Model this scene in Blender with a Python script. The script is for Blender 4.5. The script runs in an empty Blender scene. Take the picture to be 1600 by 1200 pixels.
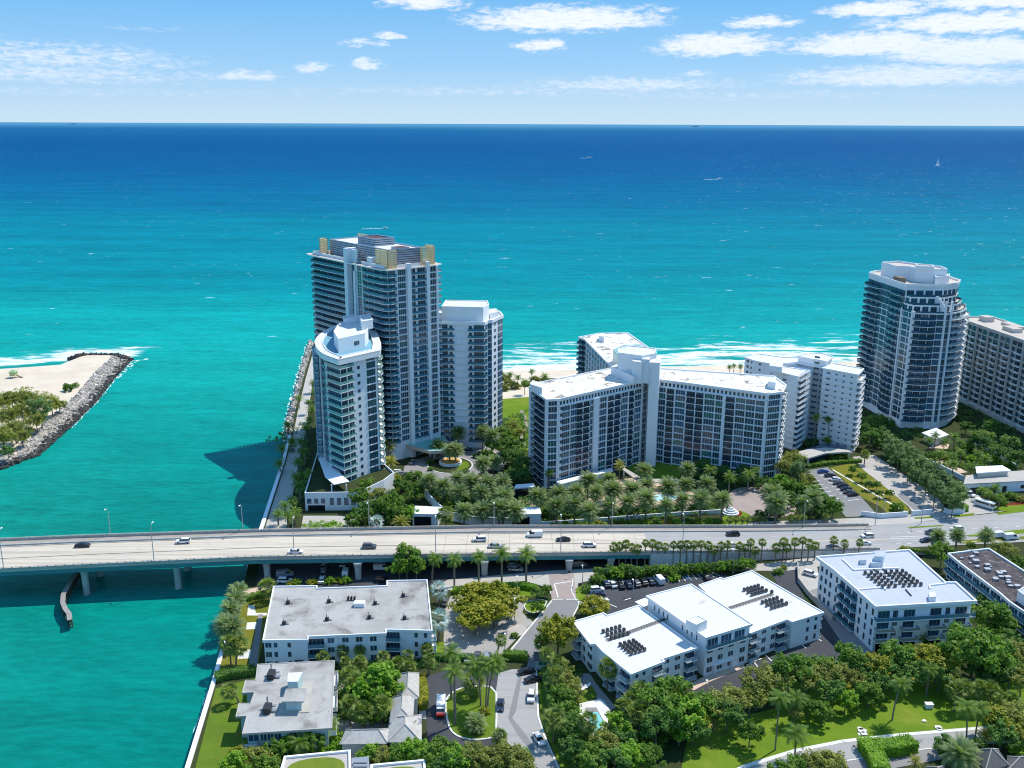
import bpy, math, random
from mathutils import Vector, Matrix
rnd = random.Random(7)
SC = bpy.context.scene
COL = SC.collection
# ------------------------------------------------------------------ camera
CAM_H, FPX = 145.0, 1500.0
PITCH, ROLL = math.atan2(407, FPX), math.atan(6 / 1600)
_R0 = Vector((1, 0, 0)); _U0 = Vector((0, math.sin(PITCH), math.cos(PITCH)))
FWD = Vector((0, math.cos(PITCH), -math.sin(PITCH)))
RGT = _R0 * math.cos(ROLL) + _U0 * math.sin(ROLL)
UPV = -_R0 * math.sin(ROLL) + _U0 * math.cos(ROLL)
cd = bpy.data.cameras.new("camera"); cam = bpy.data.objects.new("camera", cd); COL.objects.link(cam)
cd.sensor_width = 36.0; cd.lens = 36.0 * FPX / 1600.0; cd.clip_start = 1.0; cd.clip_end = 400000.0
m = Matrix.Identity(4)
for i, v in enumerate((RGT, UPV, -FWD)):
    m[0][i], m[1][i], m[2][i] = v
m[2][3] = CAM_H
cam.matrix_world = m
SC.camera = cam
# ------------------------------------------------------------------ sky, sun, exposure
SUN_EL, SUN_AZ = math.radians(57), math.radians(51.5)      # azimuth from +Y (east) towards +X (south)
W = bpy.data.worlds.new("World"); SC.world = W; W.use_nodes = True
nt = W.node_tree; nt.nodes.clear()
def N(t, typ, **k):
    n = t.nodes.new(typ)
    for a, b in k.items(): setattr(n, a, b)
    return n
def MATH(t, op, a, b=None, c=None, clamp=False):
    n = N(t, 'ShaderNodeMath', operation=op); n.use_clamp = clamp
    for i, v in enumerate((a, b, c)):
        if v is None: continue
        if isinstance(v, (int, float)): n.inputs[i].default_value = v
        else: t.links.new(v, n.inputs[i])
    return n.outputs[0]
def MIX(t, f, a, b, blend='MIX'):
    n = N(t, 'ShaderNodeMix', data_type='RGBA', blend_type=blend)
    for i, v in ((0, f), (6, a), (7, b)):
        if isinstance(v, (int, float)): n.inputs[i].default_value = v
        elif isinstance(v, tuple): n.inputs[i].default_value = v if len(v) == 4 else v + (1,)
        else: t.links.new(v, n.inputs[i])
    return n.outputs[2]
def SMOOTH(t, v, lo, hi):
    n = N(t, 'ShaderNodeMapRange', interpolation_type='SMOOTHSTEP')
    t.links.new(v, n.inputs[0]); n.inputs[1].default_value = lo; n.inputs[2].default_value = hi
    return n.outputs[0]
def NOISE(t, vec, scale, detail=4, rough=0.55, dist=0.0):
    n = N(t, 'ShaderNodeTexNoise'); n.inputs['Scale'].default_value = scale; n.inputs['Detail'].default_value = detail
    n.inputs['Roughness'].default_value = rough; n.inputs['Distortion'].default_value = dist
    if vec is not None: t.links.new(vec, n.inputs['Vector'])
    return n.outputs['Fac']
def MAPV(t, vec, scale=(1, 1, 1), loc=(0, 0, 0), rot=(0, 0, 0)):
    n = N(t, 'ShaderNodeMapping'); n.inputs['Scale'].default_value = scale; n.inputs['Location'].default_value = loc
    n.inputs['Rotation'].default_value = rot
    t.links.new(vec, n.inputs['Vector']); return n.outputs[0]
sky = N(nt, 'ShaderNodeTexSky', sky_type='NISHITA')
sky.sun_disc = False; sky.sun_elevation = SUN_EL; sky.sun_rotation = SUN_AZ
sky.altitude = 50; sky.air_density = 1.0; sky.dust_density = 0.0; sky.ozone_density = 3.0
tc = N(nt, 'ShaderNodeTexCoord'); sep = N(nt, 'ShaderNodeSeparateXYZ'); nt.links.new(tc.outputs['Generated'], sep.inputs[0])
dx, dy, dz = sep.outputs
azim = MATH(nt, 'MULTIPLY', MATH(nt, 'ARCTAN2', dx, dy), 57.2958)
elev = MATH(nt, 'MULTIPLY', MATH(nt, 'ARCSINE', dz), 57.2958)
cmb = N(nt, 'ShaderNodeCombineXYZ'); nt.links.new(azim, cmb.inputs[0]); nt.links.new(elev, cmb.inputs[1])
ae = cmb.outputs[0]                                             # sky coordinates in degrees
# cloud banks: (azimuth, elevation, half width, half height, density)
CLOUDS = [(-14.3, 7.7, 3.2, .55, 1), (-5.0, 7.3, 3.1, .7, 1), (2.8, 6.2, 6.6, .95, 1.15), (1.5, 4.75, 1.6, .45, 1), (-11.0, 3.25, 1.1, .42, .8), (-8.2, 3.55, 1.0, .4, .9),
          (-8.0, 4.8, 1.6, .3, .7), (-6.9, 5.3, 1.3, .32, .8), (-15.0, 2.75, 2.3, .38, .85), (11.4, 4.65, 4.2, .85, 1.15), (13.7, 6.0, 2.4, .45, .9), (19.5, 6.55, 3.2, .6, 1.1),
          (26.0, 6.9, 5.5, .95, 1.2), (19.5, 4.5, 5.4, .9, 1.2), (24.5, 5.6, 6.5, .7, 1.15), (25.0, 4.0, 6.0, .95, 1.2), (21.5, 2.7, 8.0, .85, .95), (6.5, 2.35, 7.5, .55, .75),
          (-25.0, 3.5, 9, 1.0, .62), (-25.0, 2.6, 10.5, .75, .62), (-29.0, 4.7, 3.0, .4, .7), (-1.5, 1.95, 14, .4, .45), (14, 1.7, 14, .35, .4), (-21, 1.7, 12, .35, .35), (8.1, 6.9, 1.0, .3, .5), (10.2, 3.1, 1.3, .3, .6),
          (4.5, 7.6, .9, .25, .4), (-20, 5.4, 2.5, .22, .25)]
warp = MATH(nt, 'SUBTRACT', NOISE(nt, MAPV(nt, ae, (.55, 1.5, 1)), 1.0, 6, .6), .5)
warp2 = MATH(nt, 'SUBTRACT', NOISE(nt, MAPV(nt, ae, (.55, 1.5, 1), (31, 7, 0)), 1.0, 6, .62), .5)
azw = MATH(nt, 'MULTIPLY_ADD', warp, 3.2, azim); elw = MATH(nt, 'MULTIPLY_ADD', warp2, .9, elev)
dens = None; lowm = None
for (ca, ce, hw, hh, dn) in CLOUDS:
    ce *= .885; hw *= 1.06; hh *= 1.12
    a = MATH(nt, 'DIVIDE', MATH(nt, 'SUBTRACT', azw, ca), hw)
    b = MATH(nt, 'DIVIDE', MATH(nt, 'SUBTRACT', elw, ce), hh)
    # flat bottoms: the lower half falls off twice as fast
    b = MATH(nt, 'MAXIMUM', b, MATH(nt, 'MULTIPLY', b, -1.7))
    r2 = MATH(nt, 'ADD', MATH(nt, 'MULTIPLY', a, a), MATH(nt, 'MULTIPLY', b, b))
    d = MATH(nt, 'MULTIPLY', MATH(nt, 'SUBTRACT', 1.0, r2), dn, clamp=True)
    dens = d if dens is None else MATH(nt, 'MAXIMUM', dens, d)
fine = NOISE(nt, MAPV(nt, ae, (.9, 3.0, 1)), 1.6, 7, .62, .6)
fine2 = NOISE(nt, MAPV(nt, ae, (.5, 2.2, 1), (9, 3, 0)), 4.0, 6, .65)
shape = MATH(nt, 'ADD', MATH(nt, 'MULTIPLY', dens, .85), MATH(nt, 'MULTIPLY', MATH(nt, 'SUBTRACT', fine, .5), 2.1))
cl = SMOOTH(nt, shape, .0, .78)
cl = MATH(nt, 'MULTIPLY', cl, SMOOTH(nt, dens, 0.0, .22))
body = MIX(nt, SMOOTH(nt, MATH(nt, 'ADD', MATH(nt, 'MULTIPLY', fine2, .8), MATH(nt, 'MULTIPLY', dens, .4)), .4, .85), (.56, .72, .93, 1), (.96, .98, 1.0, 1))
skyc = N(nt, 'ShaderNodeHueSaturation'); skyc.inputs['Saturation'].default_value = 1.0; skyc.inputs['Value'].default_value = 1.0
nt.links.new(sky.outputs[0], skyc.inputs['Color'])
bg = N(nt, 'ShaderNodeBackground'); bg.inputs['Strength'].default_value = 0.115
CLOUD_GAIN = 7.4
bodyg = MIX(nt, 1.0, body, (CLOUD_GAIN,) * 3 + (1,), 'MULTIPLY')
ramp = N(nt, 'ShaderNodeValToRGB'); nt.links.new(MATH(nt, 'DIVIDE', elev, 90.0, clamp=True), ramp.inputs[0]); re_ = ramp.color_ramp.elements
SKYC = [(0.0, (.50, .68, .83)), (.012, (.44, .64, .84)), (.035, (.29, .56, .86)), (.075, (.15, .45, .83)), (.3, (.18, .43, .84)), (1.0, (.16, .38, .78))]
while len(re_) < len(SKYC): re_.new(.5)
for el_, (p_, c_) in zip(re_, SKYC): el_.position = p_; el_.color = tuple(7.6 * k_ for k_ in c_) + (1,)
skt = MIX(nt, .94, skyc.outputs[0], ramp.outputs[0])
full = MIX(nt, MATH(nt, 'MULTIPLY', cl, MATH(nt, 'MULTIPLY_ADD', SMOOTH(nt, elev, .8, 5.2), .40, .46)), skt, bodyg)
nt.links.new(full, bg.inputs['Color'])
out = N(nt, 'ShaderNodeOutputWorld'); nt.links.new(bg.outputs[0], out.inputs[0])
sl = bpy.data.lights.new("sun", 'SUN'); sl.energy = 4.1; sl.angle = math.radians(.5); sl.color = (1, .955, .88)
so = bpy.data.objects.new("sun", sl); COL.objects.link(so)
sd = Vector((math.sin(SUN_AZ) * math.cos(SUN_EL), math.cos(SUN_AZ) * math.cos(SUN_EL), math.sin(SUN_EL)))
so.rotation_euler = sd.to_track_quat('Z', 'Y').to_euler(); so.location = sd * 600
SC.view_settings.view_transform = 'Standard'; SC.view_settings.look = 'None'
SC.view_settings.exposure = 0.35; SC.view_settings.gamma = 1.0; SC.view_settings.use_curve_mapping = False
SC.cycles.filter_width = 1.1; SC.cycles.max_bounces = 6; SC.cycles.transparent_max_bounces = 12
# ------------------------------------------------------------------ helpers
GZ = 2.5                                                        # level of the land above the water
def P(px, py, z=GZ):                                            # point at height z seen at a spot of the 1600 x 1200 photograph
    d = FWD + RGT * ((px - 800) / FPX) - UPV * ((py - 600) / FPX)
    return Vector((0, 0, CAM_H)) + d * ((z - CAM_H) / d.z)
def XY(px, py, z=GZ):
    q = P(px, py, z); return (q.x, q.y)
def PL(pts, z=GZ): return [XY(a, b, z) for a, b in pts]
def area2(p): return sum(p[i][0] * p[(i + 1) % len(p)][1] - p[(i + 1) % len(p)][0] * p[i][1] for i in range(len(p)))
def ccw(p): return p if area2(p) > 0 else p[::-1]
def offset(p, d):                                               # inward for d > 0 on a CCW polygon
    n = len(p); res = []
    for i in range(n):
        a, b, c = Vector(p[i - 1]), Vector(p[i]), Vector(p[(i + 1) % n])
        e1 = (b - a).normalized(); e2 = (c - b).normalized()
        n1 = Vector((-e1.y, e1.x)); n2 = Vector((-e2.y, e2.x))
        k = n1 + n2
        den = max(.35, 1 + n1.dot(n2))
        q = b + k * (d / den); res.append((q.x, q.y))
    return res
class MB:
    def __init__(s): s.v = []; s.f = []; s.m = []; s.sm = False
    def quad(s, a, b, c, d, mi=0):
        k = len(s.v); s.v += [tuple(a), tuple(b), tuple(c), tuple(d)]; s.f.append((k, k + 1, k + 2, k + 3)); s.m.append(mi)
    def poly(s, pts, mi=0):
        k = len(s.v); s.v += [tuple(p) for p in pts]; s.f.append(tuple(range(k, k + len(pts)))); s.m.append(mi)
    def hexa(s, p, mi=0, top=None):                             # p: 4 bottom CCW + 4 top
        k = len(s.v); s.v += [tuple(q) for q in p]
        for j, f in enumerate(((3, 2, 1, 0), (4, 5, 6, 7), (0, 1, 5, 4), (1, 2, 6, 5), (2, 3, 7, 6), (3, 0, 4, 7))):
            s.f.append(tuple(k + i for i in f)); s.m.append(top if (top is not None and j == 1) else mi)
    def box(s, x0, x1, y0, y1, z0, z1, mi=0, top=None):
        s.hexa([(x0, y0, z0), (x1, y0, z0), (x1, y1, z0), (x0, y1, z0), (x0, y0, z1), (x1, y0, z1), (x1, y1, z1), (x0, y1, z1)], mi, top)
    def fbox(s, F, u0, u1, z0, z1, d0, d1, mi=0, top=None):     # on a facade: along, up, outwards
        a, e, n, _ = F
        def q(u, d, z): return (a[0] + e[0] * u + n[0] * d, a[1] + e[1] * u + n[1] * d, z)
        s.hexa([q(u0, d1, z0), q(u1, d1, z0), q(u1, d0, z0), q(u0, d0, z0), q(u0, d1, z1), q(u1, d1, z1), q(u1, d0, z1), q(u0, d0, z1)], mi, top)
    def prism(s, p, z0, z1, mi=0, top=None, bottom=True):
        p = ccw(p); n = len(p); k = len(s.v)
        s.v += [(x, y, z0) for x, y in p] + [(x, y, z1) for x, y in p]
        for i in range(n):
            j = (i + 1) % n; s.f.append((k + i, k + j, k + n + j, k + n + i)); s.m.append(mi)
        s.f.append(tuple(k + n + i for i in range(n))); s.m.append(mi if top is None else top)
        if bottom: s.f.append(tuple(k + i for i in range(n - 1, -1, -1))); s.m.append(mi)
    def ring(s, p, w, z0, z1, mi=0):                            # parapet of width w inside the polygon
        p = ccw(p); q = offset(p, w); n = len(p)
        for i in range(n):
            j = (i + 1) % n
            s.hexa([p[i] + (z0,), p[j] + (z0,), q[j] + (z0,), q[i] + (z0,), p[i] + (z1,), p[j] + (z1,), q[j] + (z1,), q[i] + (z1,)], mi)
    def tube(s, pts, rad, n=8, mi=0, cap=True):
        k0 = len(s.v); pts = [Vector(p) for p in pts]
        for i, p in enumerate(pts):
            t = (pts[min(i + 1, len(pts) - 1)] - pts[max(i - 1, 0)]).normalized()
            a = t.orthogonal().normalized(); b = t.cross(a)
            r = rad[i] if isinstance(rad, (list, tuple)) else rad
            for j in range(n):
                w = 2 * math.pi * j / n; q = p + a * (r * math.cos(w)) + b * (r * math.sin(w)); s.v.append(tuple(q))
        for i in range(len(pts) - 1):
            for j in range(n):
                a0 = k0 + i * n + j; a1 = k0 + i * n + (j + 1) % n
                s.f.append((a0, a1, a1 + n, a0 + n)); s.m.append(mi)
        if cap:
            s.f.append(tuple(k0 + (len(pts) - 1) * n + j for j in range(n))); s.m.append(mi)
            s.f.append(tuple(k0 + j for j in range(n - 1, -1, -1))); s.m.append(mi)
    def cyl(s, x, y, z0, z1, r, n=12, mi=0, top=None, r1=None):
        r1 = r if r1 is None else r1; k = len(s.v)
        for z, rr in ((z0, r), (z1, r1)):
            for j in range(n): s.v.append((x + rr * math.cos(2 * math.pi * j / n), y + rr * math.sin(2 * math.pi * j / n), z))
        for j in range(n): s.f.append((k + j, k + (j + 1) % n, k + n + (j + 1) % n, k + n + j)); s.m.append(mi)
        s.f.append(tuple(k + n + j for j in range(n))); s.m.append(mi if top is None else top)
        s.f.append(tuple(k + j for j in range(n - 1, -1, -1))); s.m.append(mi)
    def add(s, o):
        k = len(s.v); s.v += o.v; s.f += [tuple(i + k for i in f) for f in o.f]; s.m += o.m
    def mesh(s, name, mats):
        me = bpy.data.meshes.new(name); me.from_pydata(s.v, [], s.f)
        for mt in (mats if isinstance(mats, (list, tuple)) else [mats]): me.materials.append(mt)
        if any(s.m): me.polygons.foreach_set('material_index', s.m)
        if s.sm: me.polygons.foreach_set('use_smooth', [True] * len(s.f))
        me.update(); return me
    def build(s, name, mats, parent=None, loc=None):
        o = bpy.data.objects.new(name, s.mesh(name, mats)); COL.objects.link(o)
        if parent is not None: o.parent = parent
        if loc is not None: o.location = loc
        return o
def FC(a, b):                                                   # facade from a to b (left to right seen from outside)
    L = math.hypot(b[0] - a[0], b[1] - a[1]); e = ((b[0] - a[0]) / L, (b[1] - a[1]) / L)
    return (a, e, (e[1], -e[0]), L)
def thing(name, label, cat, loc=(0, 0, 0), rz=0, group=None):
    o = bpy.data.objects.new(name, None); COL.objects.link(o); o.location = loc; o.rotation_euler = (0, 0, rz)
    o.empty_display_size = .5
    o['label'] = label; o['category'] = cat
    if group: o['group'] = group
    return o
def tag(o, label, cat, group=None):
    o['label'] = label; o['category'] = cat
    if group: o['group'] = group
    return o
def struct(name, mb, mat, kind='structure'):
    o = mb.build(name, mat); o['kind'] = kind; return o
ORD = "first second third fourth fifth sixth seventh eighth ninth tenth eleventh twelfth thirteenth fourteenth fifteenth sixteenth seventeenth eighteenth nineteenth twentieth".split()
def nth(i, n):
    if n == 1: return "the only one"
    if i == 0: return "leftmost one"
    if i == n - 1: return "rightmost one"
    if n == 3: return "middle one"
    return (ORD[i] + " from the left") if i < (n + 1) // 2 else (ORD[n - 1 - i] + " from the right")
# ------------------------------------------------------------------ materials
def mat(name, col, rough=.7, spec=.3, metal=0.0, var=0.0, vscale=.2, vcol=None, bump=0.0, bscale=2.0, stain=None, grain=0.0, streak=0.0, seam=None):
    M = bpy.data.materials.new(name); M.use_nodes = True; t = M.node_tree; b = t.nodes['Principled BSDF']
    b.inputs['Roughness'].default_value = rough; b.inputs['Specular IOR Level'].default_value = spec; b.inputs['Metallic'].default_value = metal
    c4 = tuple(col) + (1,)
    b.inputs['Base Color'].default_value = c4
    if var or stain or bump or grain or streak or seam:
        g = N(t, 'ShaderNodeNewGeometry').outputs['Position']; c = c4
        if var:
            v2 = vcol + (1,) if vcol else tuple(x * .55 for x in col) + (1,)
            c = MIX(t, MATH(t, 'MULTIPLY', SMOOTH(t, NOISE(t, g, vscale, 6, .62), .38, .66), var), c, v2)
        if grain:
            c = MIX(t, MATH(t, 'MULTIPLY', NOISE(t, g, 3.0, 3, .7), grain), c, tuple(x * .5 for x in col) + (1,))
        if streak:
            c = MIX(t, MATH(t, 'MULTIPLY', SMOOTH(t, NOISE(t, MAPV(t, g, (.012, .75, 1), (5, 2, 0), (0, 0, -.085)), 1.0, 5, .6), .42, .7), streak), c, tuple(x * .62 for x in col) + (1,))
        if seam:
            sx = N(t, 'ShaderNodeSeparateXYZ'); t.links.new(MAPV(t, g, (1, 1, 1), (0, 0, 0), (0, 0, math.radians(seam[0]))), sx.inputs[0])
            fx = MATH(t, 'LESS_THAN', MATH(t, 'FRACT', MATH(t, 'DIVIDE', sx.outputs[0], seam[1])), .07); fy = MATH(t, 'LESS_THAN', MATH(t, 'FRACT', MATH(t, 'DIVIDE', sx.outputs[1], seam[1] * 5)), .012)
            c = MIX(t, MATH(t, 'MULTIPLY', MATH(t, 'MAXIMUM', fx, fy), seam[2]), c, tuple(x * .6 for x in col) + (1,))
        if stain:
            scol, sc, lo, hi, amt = stain
            c = MIX(t, MATH(t, 'MULTIPLY', SMOOTH(t, NOISE(t, MAPV(t, g, (1, 1, 1), (13, 5, 0)), sc, 7, .65, .5), lo, hi), amt), c, scol + (1,))
        if not isinstance(c, tuple): t.links.new(c, b.inputs['Base Color'])
        if bump:
            bn = N(t, 'ShaderNodeBump'); bn.inputs['Strength'].default_value = bump; bn.inputs['Distance'].default_value = .3
            t.links.new(NOISE(t, g, bscale, 4), bn.inputs['Height']); t.links.new(bn.outputs[0], b.inputs['Normal'])
    return M
WHITE = mat('white_stucco', (.80, .81, .81), .75, .25, var=.18, vscale=.25, vcol=(.62, .63, .62), stain=((.5, .5, .47), .9, .6, .85, .25))
WHITE2 = mat('cool_white_stucco', (.72, .75, .77), .75, .25, var=.22, vscale=.18, vcol=(.56, .6, .62))
CREAM = mat('beige_concrete', (.60, .57, .52), .8, .2, var=.3, vscale=.2)
TAUPE = mat('taupe_concrete', (.40, .37, .34), .8, .2, var=.3, vscale=.2)
ROOFW = mat('white_roof_membrane', (.62, .62, .605), .8, .2, var=.3, vscale=.16, vcol=(.56, .555, .53), stain=((.36, .31, .24), .2, .59, .72, .55), grain=.12, seam=(-28, 3.2, .3))
ROOFH = mat('worn_white_roof', (.66, .65, .61), .8, .2, var=.3, vscale=.3, vcol=(.46, .42, .35), stain=((.17, .13, .09), .20, .555, .61, .8))
ROOFG = mat('weathered_grey_roof', (.43, .42, .395), .9, .15, var=.7, vscale=.13, vcol=(.31, .295, .27), seam=(-5, 2.6, .25), stain=((.10, .085, .07), .10, .49, .68, .62), grain=.4)
ROOFC = mat('cool_grey_roof', (.44, .47, .505), .85, .2, var=.25, vscale=.08, vcol=(.36, .39, .43), stain=((.28, .28, .28), .2, .58, .76, .5), seam=(-2, 3.0, .25), grain=.1)
ROOFD = mat('dark_patchy_roof', (.10, .085, .085), .9, .15, var=.8, vscale=.35, vcol=(.045, .04, .045), stain=((.5, .5, .5), .45, .58, .68, .7))
ROOFT = mat('tan_gravel_roof', (.50, .44, .38), .9, .15, var=.4, vscale=.12, vcol=(.42, .36, .31), stain=((.2, .17, .15), .2, .62, .75, .4))
SEDUM = mat('sedum_roof', (.16, .21, .025), .95, .1, var=.5, vscale=.35, vcol=(.10, .15, .02), grain=.4)
DARKM = mat('dark_metal', (.025, .027, .03), .5, .4)
STEEL = mat('grey_metal', (.35, .37, .39), .45, .5, metal=.6)
DARKV = mat('opening_shade', (.012, .014, .016), .9, .1)  # near-black colour stands in for the shade inside openings
CONC = mat('pier_concrete', (.42, .43, .41), .85, .2, var=.35, vscale=.3)
TEALG = mat('teal_painted_girder', (.05, .21, .22), .6, .3, var=.3, vscale=.3)
LOUVER = mat('slate_louver', (.32, .38, .45), .55, .4)
GOLD = mat('gold_screen', (.86, .62, .32), .5, .4, metal=.1)
REDR = mat('red_brown_roof', (.10, .06, .06), .8, .2)
TILE = mat('grey_tile_roof', (.50, .475, .435), .85, .2, var=.4, vscale=.8, grain=.4)
SLATE = mat('dark_slate_tiles', (.12, .115, .115), .8, .3, var=.3, vscale=.6, grain=.3)
WOOD = mat('weathered_timber', (.13, .10, .075), .9, .1, var=.5, vscale=.6)
AQUA = mat('aqua_canopy_roof', (.20, .50, .46), .5, .4, var=.2, vscale=.4)
MINT = mat('pale_mint_stucco', (.45, .58, .57), .75, .25, var=.2, vscale=.3)
TERR_SHADE = mat('blue_terrace_shade', (.16, .33, .42), .8, .2, var=.3)  # the blue is shade put into the terrace colour
def glassmat(name, col, rough=.12, spec=.6):
    M = mat(name, col, rough, spec); return M
GLASS = [glassmat('dark_window', (.022, .05, .072)), glassmat('navy_window', (.03, .075, .125)), glassmat('teal_window', (.022, .085, .105)),
         glassmat('blinds_window', (.10, .13, .15), .3, .5), glassmat('green_window', (.03, .14, .12)), glassmat('blue_window', (.03, .10, .17))]
FRAME = mat('window_frame', (.62, .66, .68), .6, .3)
DFRAME = mat('dark_window_frame', (.20, .24, .27), .6, .3)
def railmat(name, col, alpha):
    M = mat(name, col, .12, .6); b = M.node_tree.nodes['Principled BSDF']; b.inputs['Alpha'].default_value = alpha; return M
RAILB = railmat('blue_rail_glass', (.07, .22, .29), .75)
RAILG = railmat('green_rail_glass', (.25, .50, .46), .6)
RAILD = railmat('dark_rail', (.035, .05, .07), .92)
RAILN = railmat('navy_rail_glass', (.03, .09, .14), .85)
RAILW = railmat('pale_rail_glass', (.35, .45, .48), .55)
ASPH = mat('dark_asphalt', (.055, .058, .066), .9, .2, var=.45, vscale=.1, vcol=(.085, .087, .092), stain=((.03, .03, .032), .35, .62, .75, .6), grain=.2)
ASPHL = mat('worn_asphalt', (.21, .21, .205), .9, .2, var=.4, vscale=.1, vcol=(.28, .275, .265), grain=.25)
ASPHM = mat('street_asphalt', (.36, .35, .335), .9, .2, var=.35, vscale=.1, vcol=(.285, .28, .27), grain=.2, stain=((.15, .145, .14), .3, .64, .74, .5), streak=.4)
DECK = mat('bridge_concrete', (.60, .525, .42), .9, .2, var=.5, vscale=.05, vcol=(.47, .42, .355), grain=.25, stain=((.33, .29, .24), .4, .58, .75, .5), streak=.85)
PAVER = mat('rose_pavers', (.36, .29, .26), .9, .2, var=.45, vscale=.25, vcol=(.27, .22, .2), grain=.25)
PAVEG = mat('grey_pavers', (.27, .255, .25), .9, .2, var=.4, vscale=.2, vcol=(.21, .2, .2), grain=.25)
PALE = mat('pale_concrete', (.45, .42, .375), .9, .2, var=.45, vscale=.15, vcol=(.36, .335, .30), streak=.2, grain=.2)
WALK = mat('white_concrete', (.66, .64, .59), .9, .2, var=.25, vscale=.3)
PLAZA = mat('plaza_concrete', (.37, .345, .31), .9, .2, var=.55, vscale=.12, vcol=(.28, .265, .245), grain=.25, stain=((.16, .15, .14), .3, .6, .74, .5))
PEACH = mat('peach_deck', (.58, .43, .32), .9, .2, var=.3, vscale=.3)
LINE = mat('road_paint', (.72, .71, .68), .8, .2)
YLINE = mat('yellow_paint', (.55, .36, .05), .8, .2)
BLUEP = mat('blue_paint', (.06, .17, .33), .8, .2)
JOINT = mat('dark_joint', (.15, .115, .085), .9, .1)
SAND = mat('beach_sand', (.62, .535, .42), .95, .1, var=.5, vscale=.06, vcol=(.50, .41, .30), stain=((.34, .27, .19), .12, .6, .75, .5), bump=.3, bscale=.6)
GRAVELY = mat('sandy_gravel', (.44, .40, .36), .95, .1, var=.6, vscale=.12, vcol=(.33, .31, .29), stain=((.55, .45, .32), .1, .6, .7, .7))
def grassmat(name, a, b, c):
    return mat(name, a, .95, .05, var=.8, vscale=.16, vcol=b, stain=(c, .09, .5, .7, .8), bump=.5, bscale=3.0, grain=.4, streak=.25)
GRASS = grassmat('green_lawn', (.13, .20, .022), (.095, .16, .018), (.17, .16, .035))
GRASSB = grassmat('bright_lawn', (.15, .235, .02), (.11, .19, .018), (.20, .23, .035))
GRASSY = grassmat('dry_lawn', (.18, .18, .025), (.12, .16, .02), (.26, .2, .07))
SOIL = mat('planted_ground', (.045, .065, .022), .95, .05, var=.8, vscale=.2, vcol=(.055, .05, .028), grain=.4)
MULCH = mat('red_mulch', (.17, .035, .02), .95, .05, var=.4, vscale=.8)
POOLW = mat('pool_water', (.20, .55, .56), .08, .6)
POOLB = mat('bright_pool_water', (.42, .70, .80), .08, .6)
TILEO = mat('orange_planter_gravel', (.62, .38, .13), .9, .1, var=.4, vscale=.8)
HEDGEM = None
TRUNK = mat('grey_bark', (.17, .15, .125), .9, .1, var=.5, vscale=1.5)
PTRUNK = mat('palm_trunk', (.23, .19, .15), .9, .1, var=.5, vscale=2.0)
def leafmat(name, a, b, trans=.38, c=None):
    M = bpy.data.materials.new(name); M.use_nodes = True; t = M.node_tree; p = t.nodes['Principled BSDF']
    p.inputs['Roughness'].default_value = .55; p.inputs['Specular IOR Level'].default_value = .25
    oi = N(t, 'ShaderNodeObjectInfo'); tcx = N(t, 'ShaderNodeTexCoord')
    v = N(t, 'ShaderNodeVectorMath', operation='MULTIPLY_ADD')
    t.links.new(tcx.outputs['Object'], v.inputs[0]); v.inputs[1].default_value = (1, 1, 1)
    k = MATH(t, 'MULTIPLY', oi.outputs['Random'], 91.0); cx = N(t, 'ShaderNodeCombineXYZ')
    for i in range(3): t.links.new(k, cx.inputs[i])
    t.links.new(cx.outputs[0], v.inputs[2])
    n1 = NOISE(t, v.outputs[0], .55, 5, .7)
    f = MATH(t, 'ADD', SMOOTH(t, n1, .34, .68), MATH(t, 'MULTIPLY', MATH(t, 'SUBTRACT', oi.outputs['Random'], .5), .5), clamp=True)
    col = MIX(t, f, a + (1,), b + (1,))
    if c: col = MIX(t, MATH(t, 'MULTIPLY', SMOOTH(t, NOISE(t, v.outputs[0], 1.1, 3, .6), .58, .7), .7), col, c + (1,))
    t.links.new(col, p.inputs['Base Color'])
    tr = N(t, 'ShaderNodeBsdfTranslucent'); t.links.new(MIX(t, 1.0, col, (1.3, 1.5, .7, 1), 'MULTIPLY'), tr.inputs[0])
    mx = N(t, 'ShaderNodeMixShader'); mx.inputs[0].default_value = trans
    o = t.nodes['Material Output']
    t.links.new(p.outputs[0], mx.inputs[1]); t.links.new(tr.outputs[0], mx.inputs[2]); t.links.new(mx.outputs[0], o.inputs[0])
    return M
LF_G = leafmat('leaf_green', (0.082, 0.171, 0.020), (0.204, 0.325, 0.041))
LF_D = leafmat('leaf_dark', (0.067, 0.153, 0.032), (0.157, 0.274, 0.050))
LF_Y = leafmat('leaf_yellow_green', (0.185, 0.218, 0.018), (0.356, 0.330, 0.024), .3, (.34, .25, .018))
LF_O = leafmat('leaf_olive', (0.172, 0.203, 0.041), (0.341, 0.349, 0.077))
LF_B = leafmat('leaf_bright', (0.123, 0.262, 0.018), (0.262, 0.420, 0.033))
LF_P = leafmat('leaf_pine', (0.109, 0.176, 0.068), (0.255, 0.342, 0.124))
PF_DATE = leafmat('frond_date', (0.148, 0.208, 0.073), (0.268, 0.335, 0.128), .3, (.30, .26, .09))
PF_ROY = leafmat('frond_royal', (0.094, 0.181, 0.027), (0.215, 0.302, 0.049), .35)
PF_SAB = leafmat('frond_sabal', (0.134, 0.201, 0.037), (0.268, 0.315, 0.073), .3)
PF_SIL = leafmat('frond_silver', (0.366, 0.464, 0.439), (0.561, 0.659, 0.634), .2)
PF_YEL = leafmat('frond_yellow', (0.244, 0.268, 0.037), (0.415, 0.366, 0.073), .3)
DEADF = mat('dry_frond', (.22, .15, .07), .9, .1)
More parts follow.
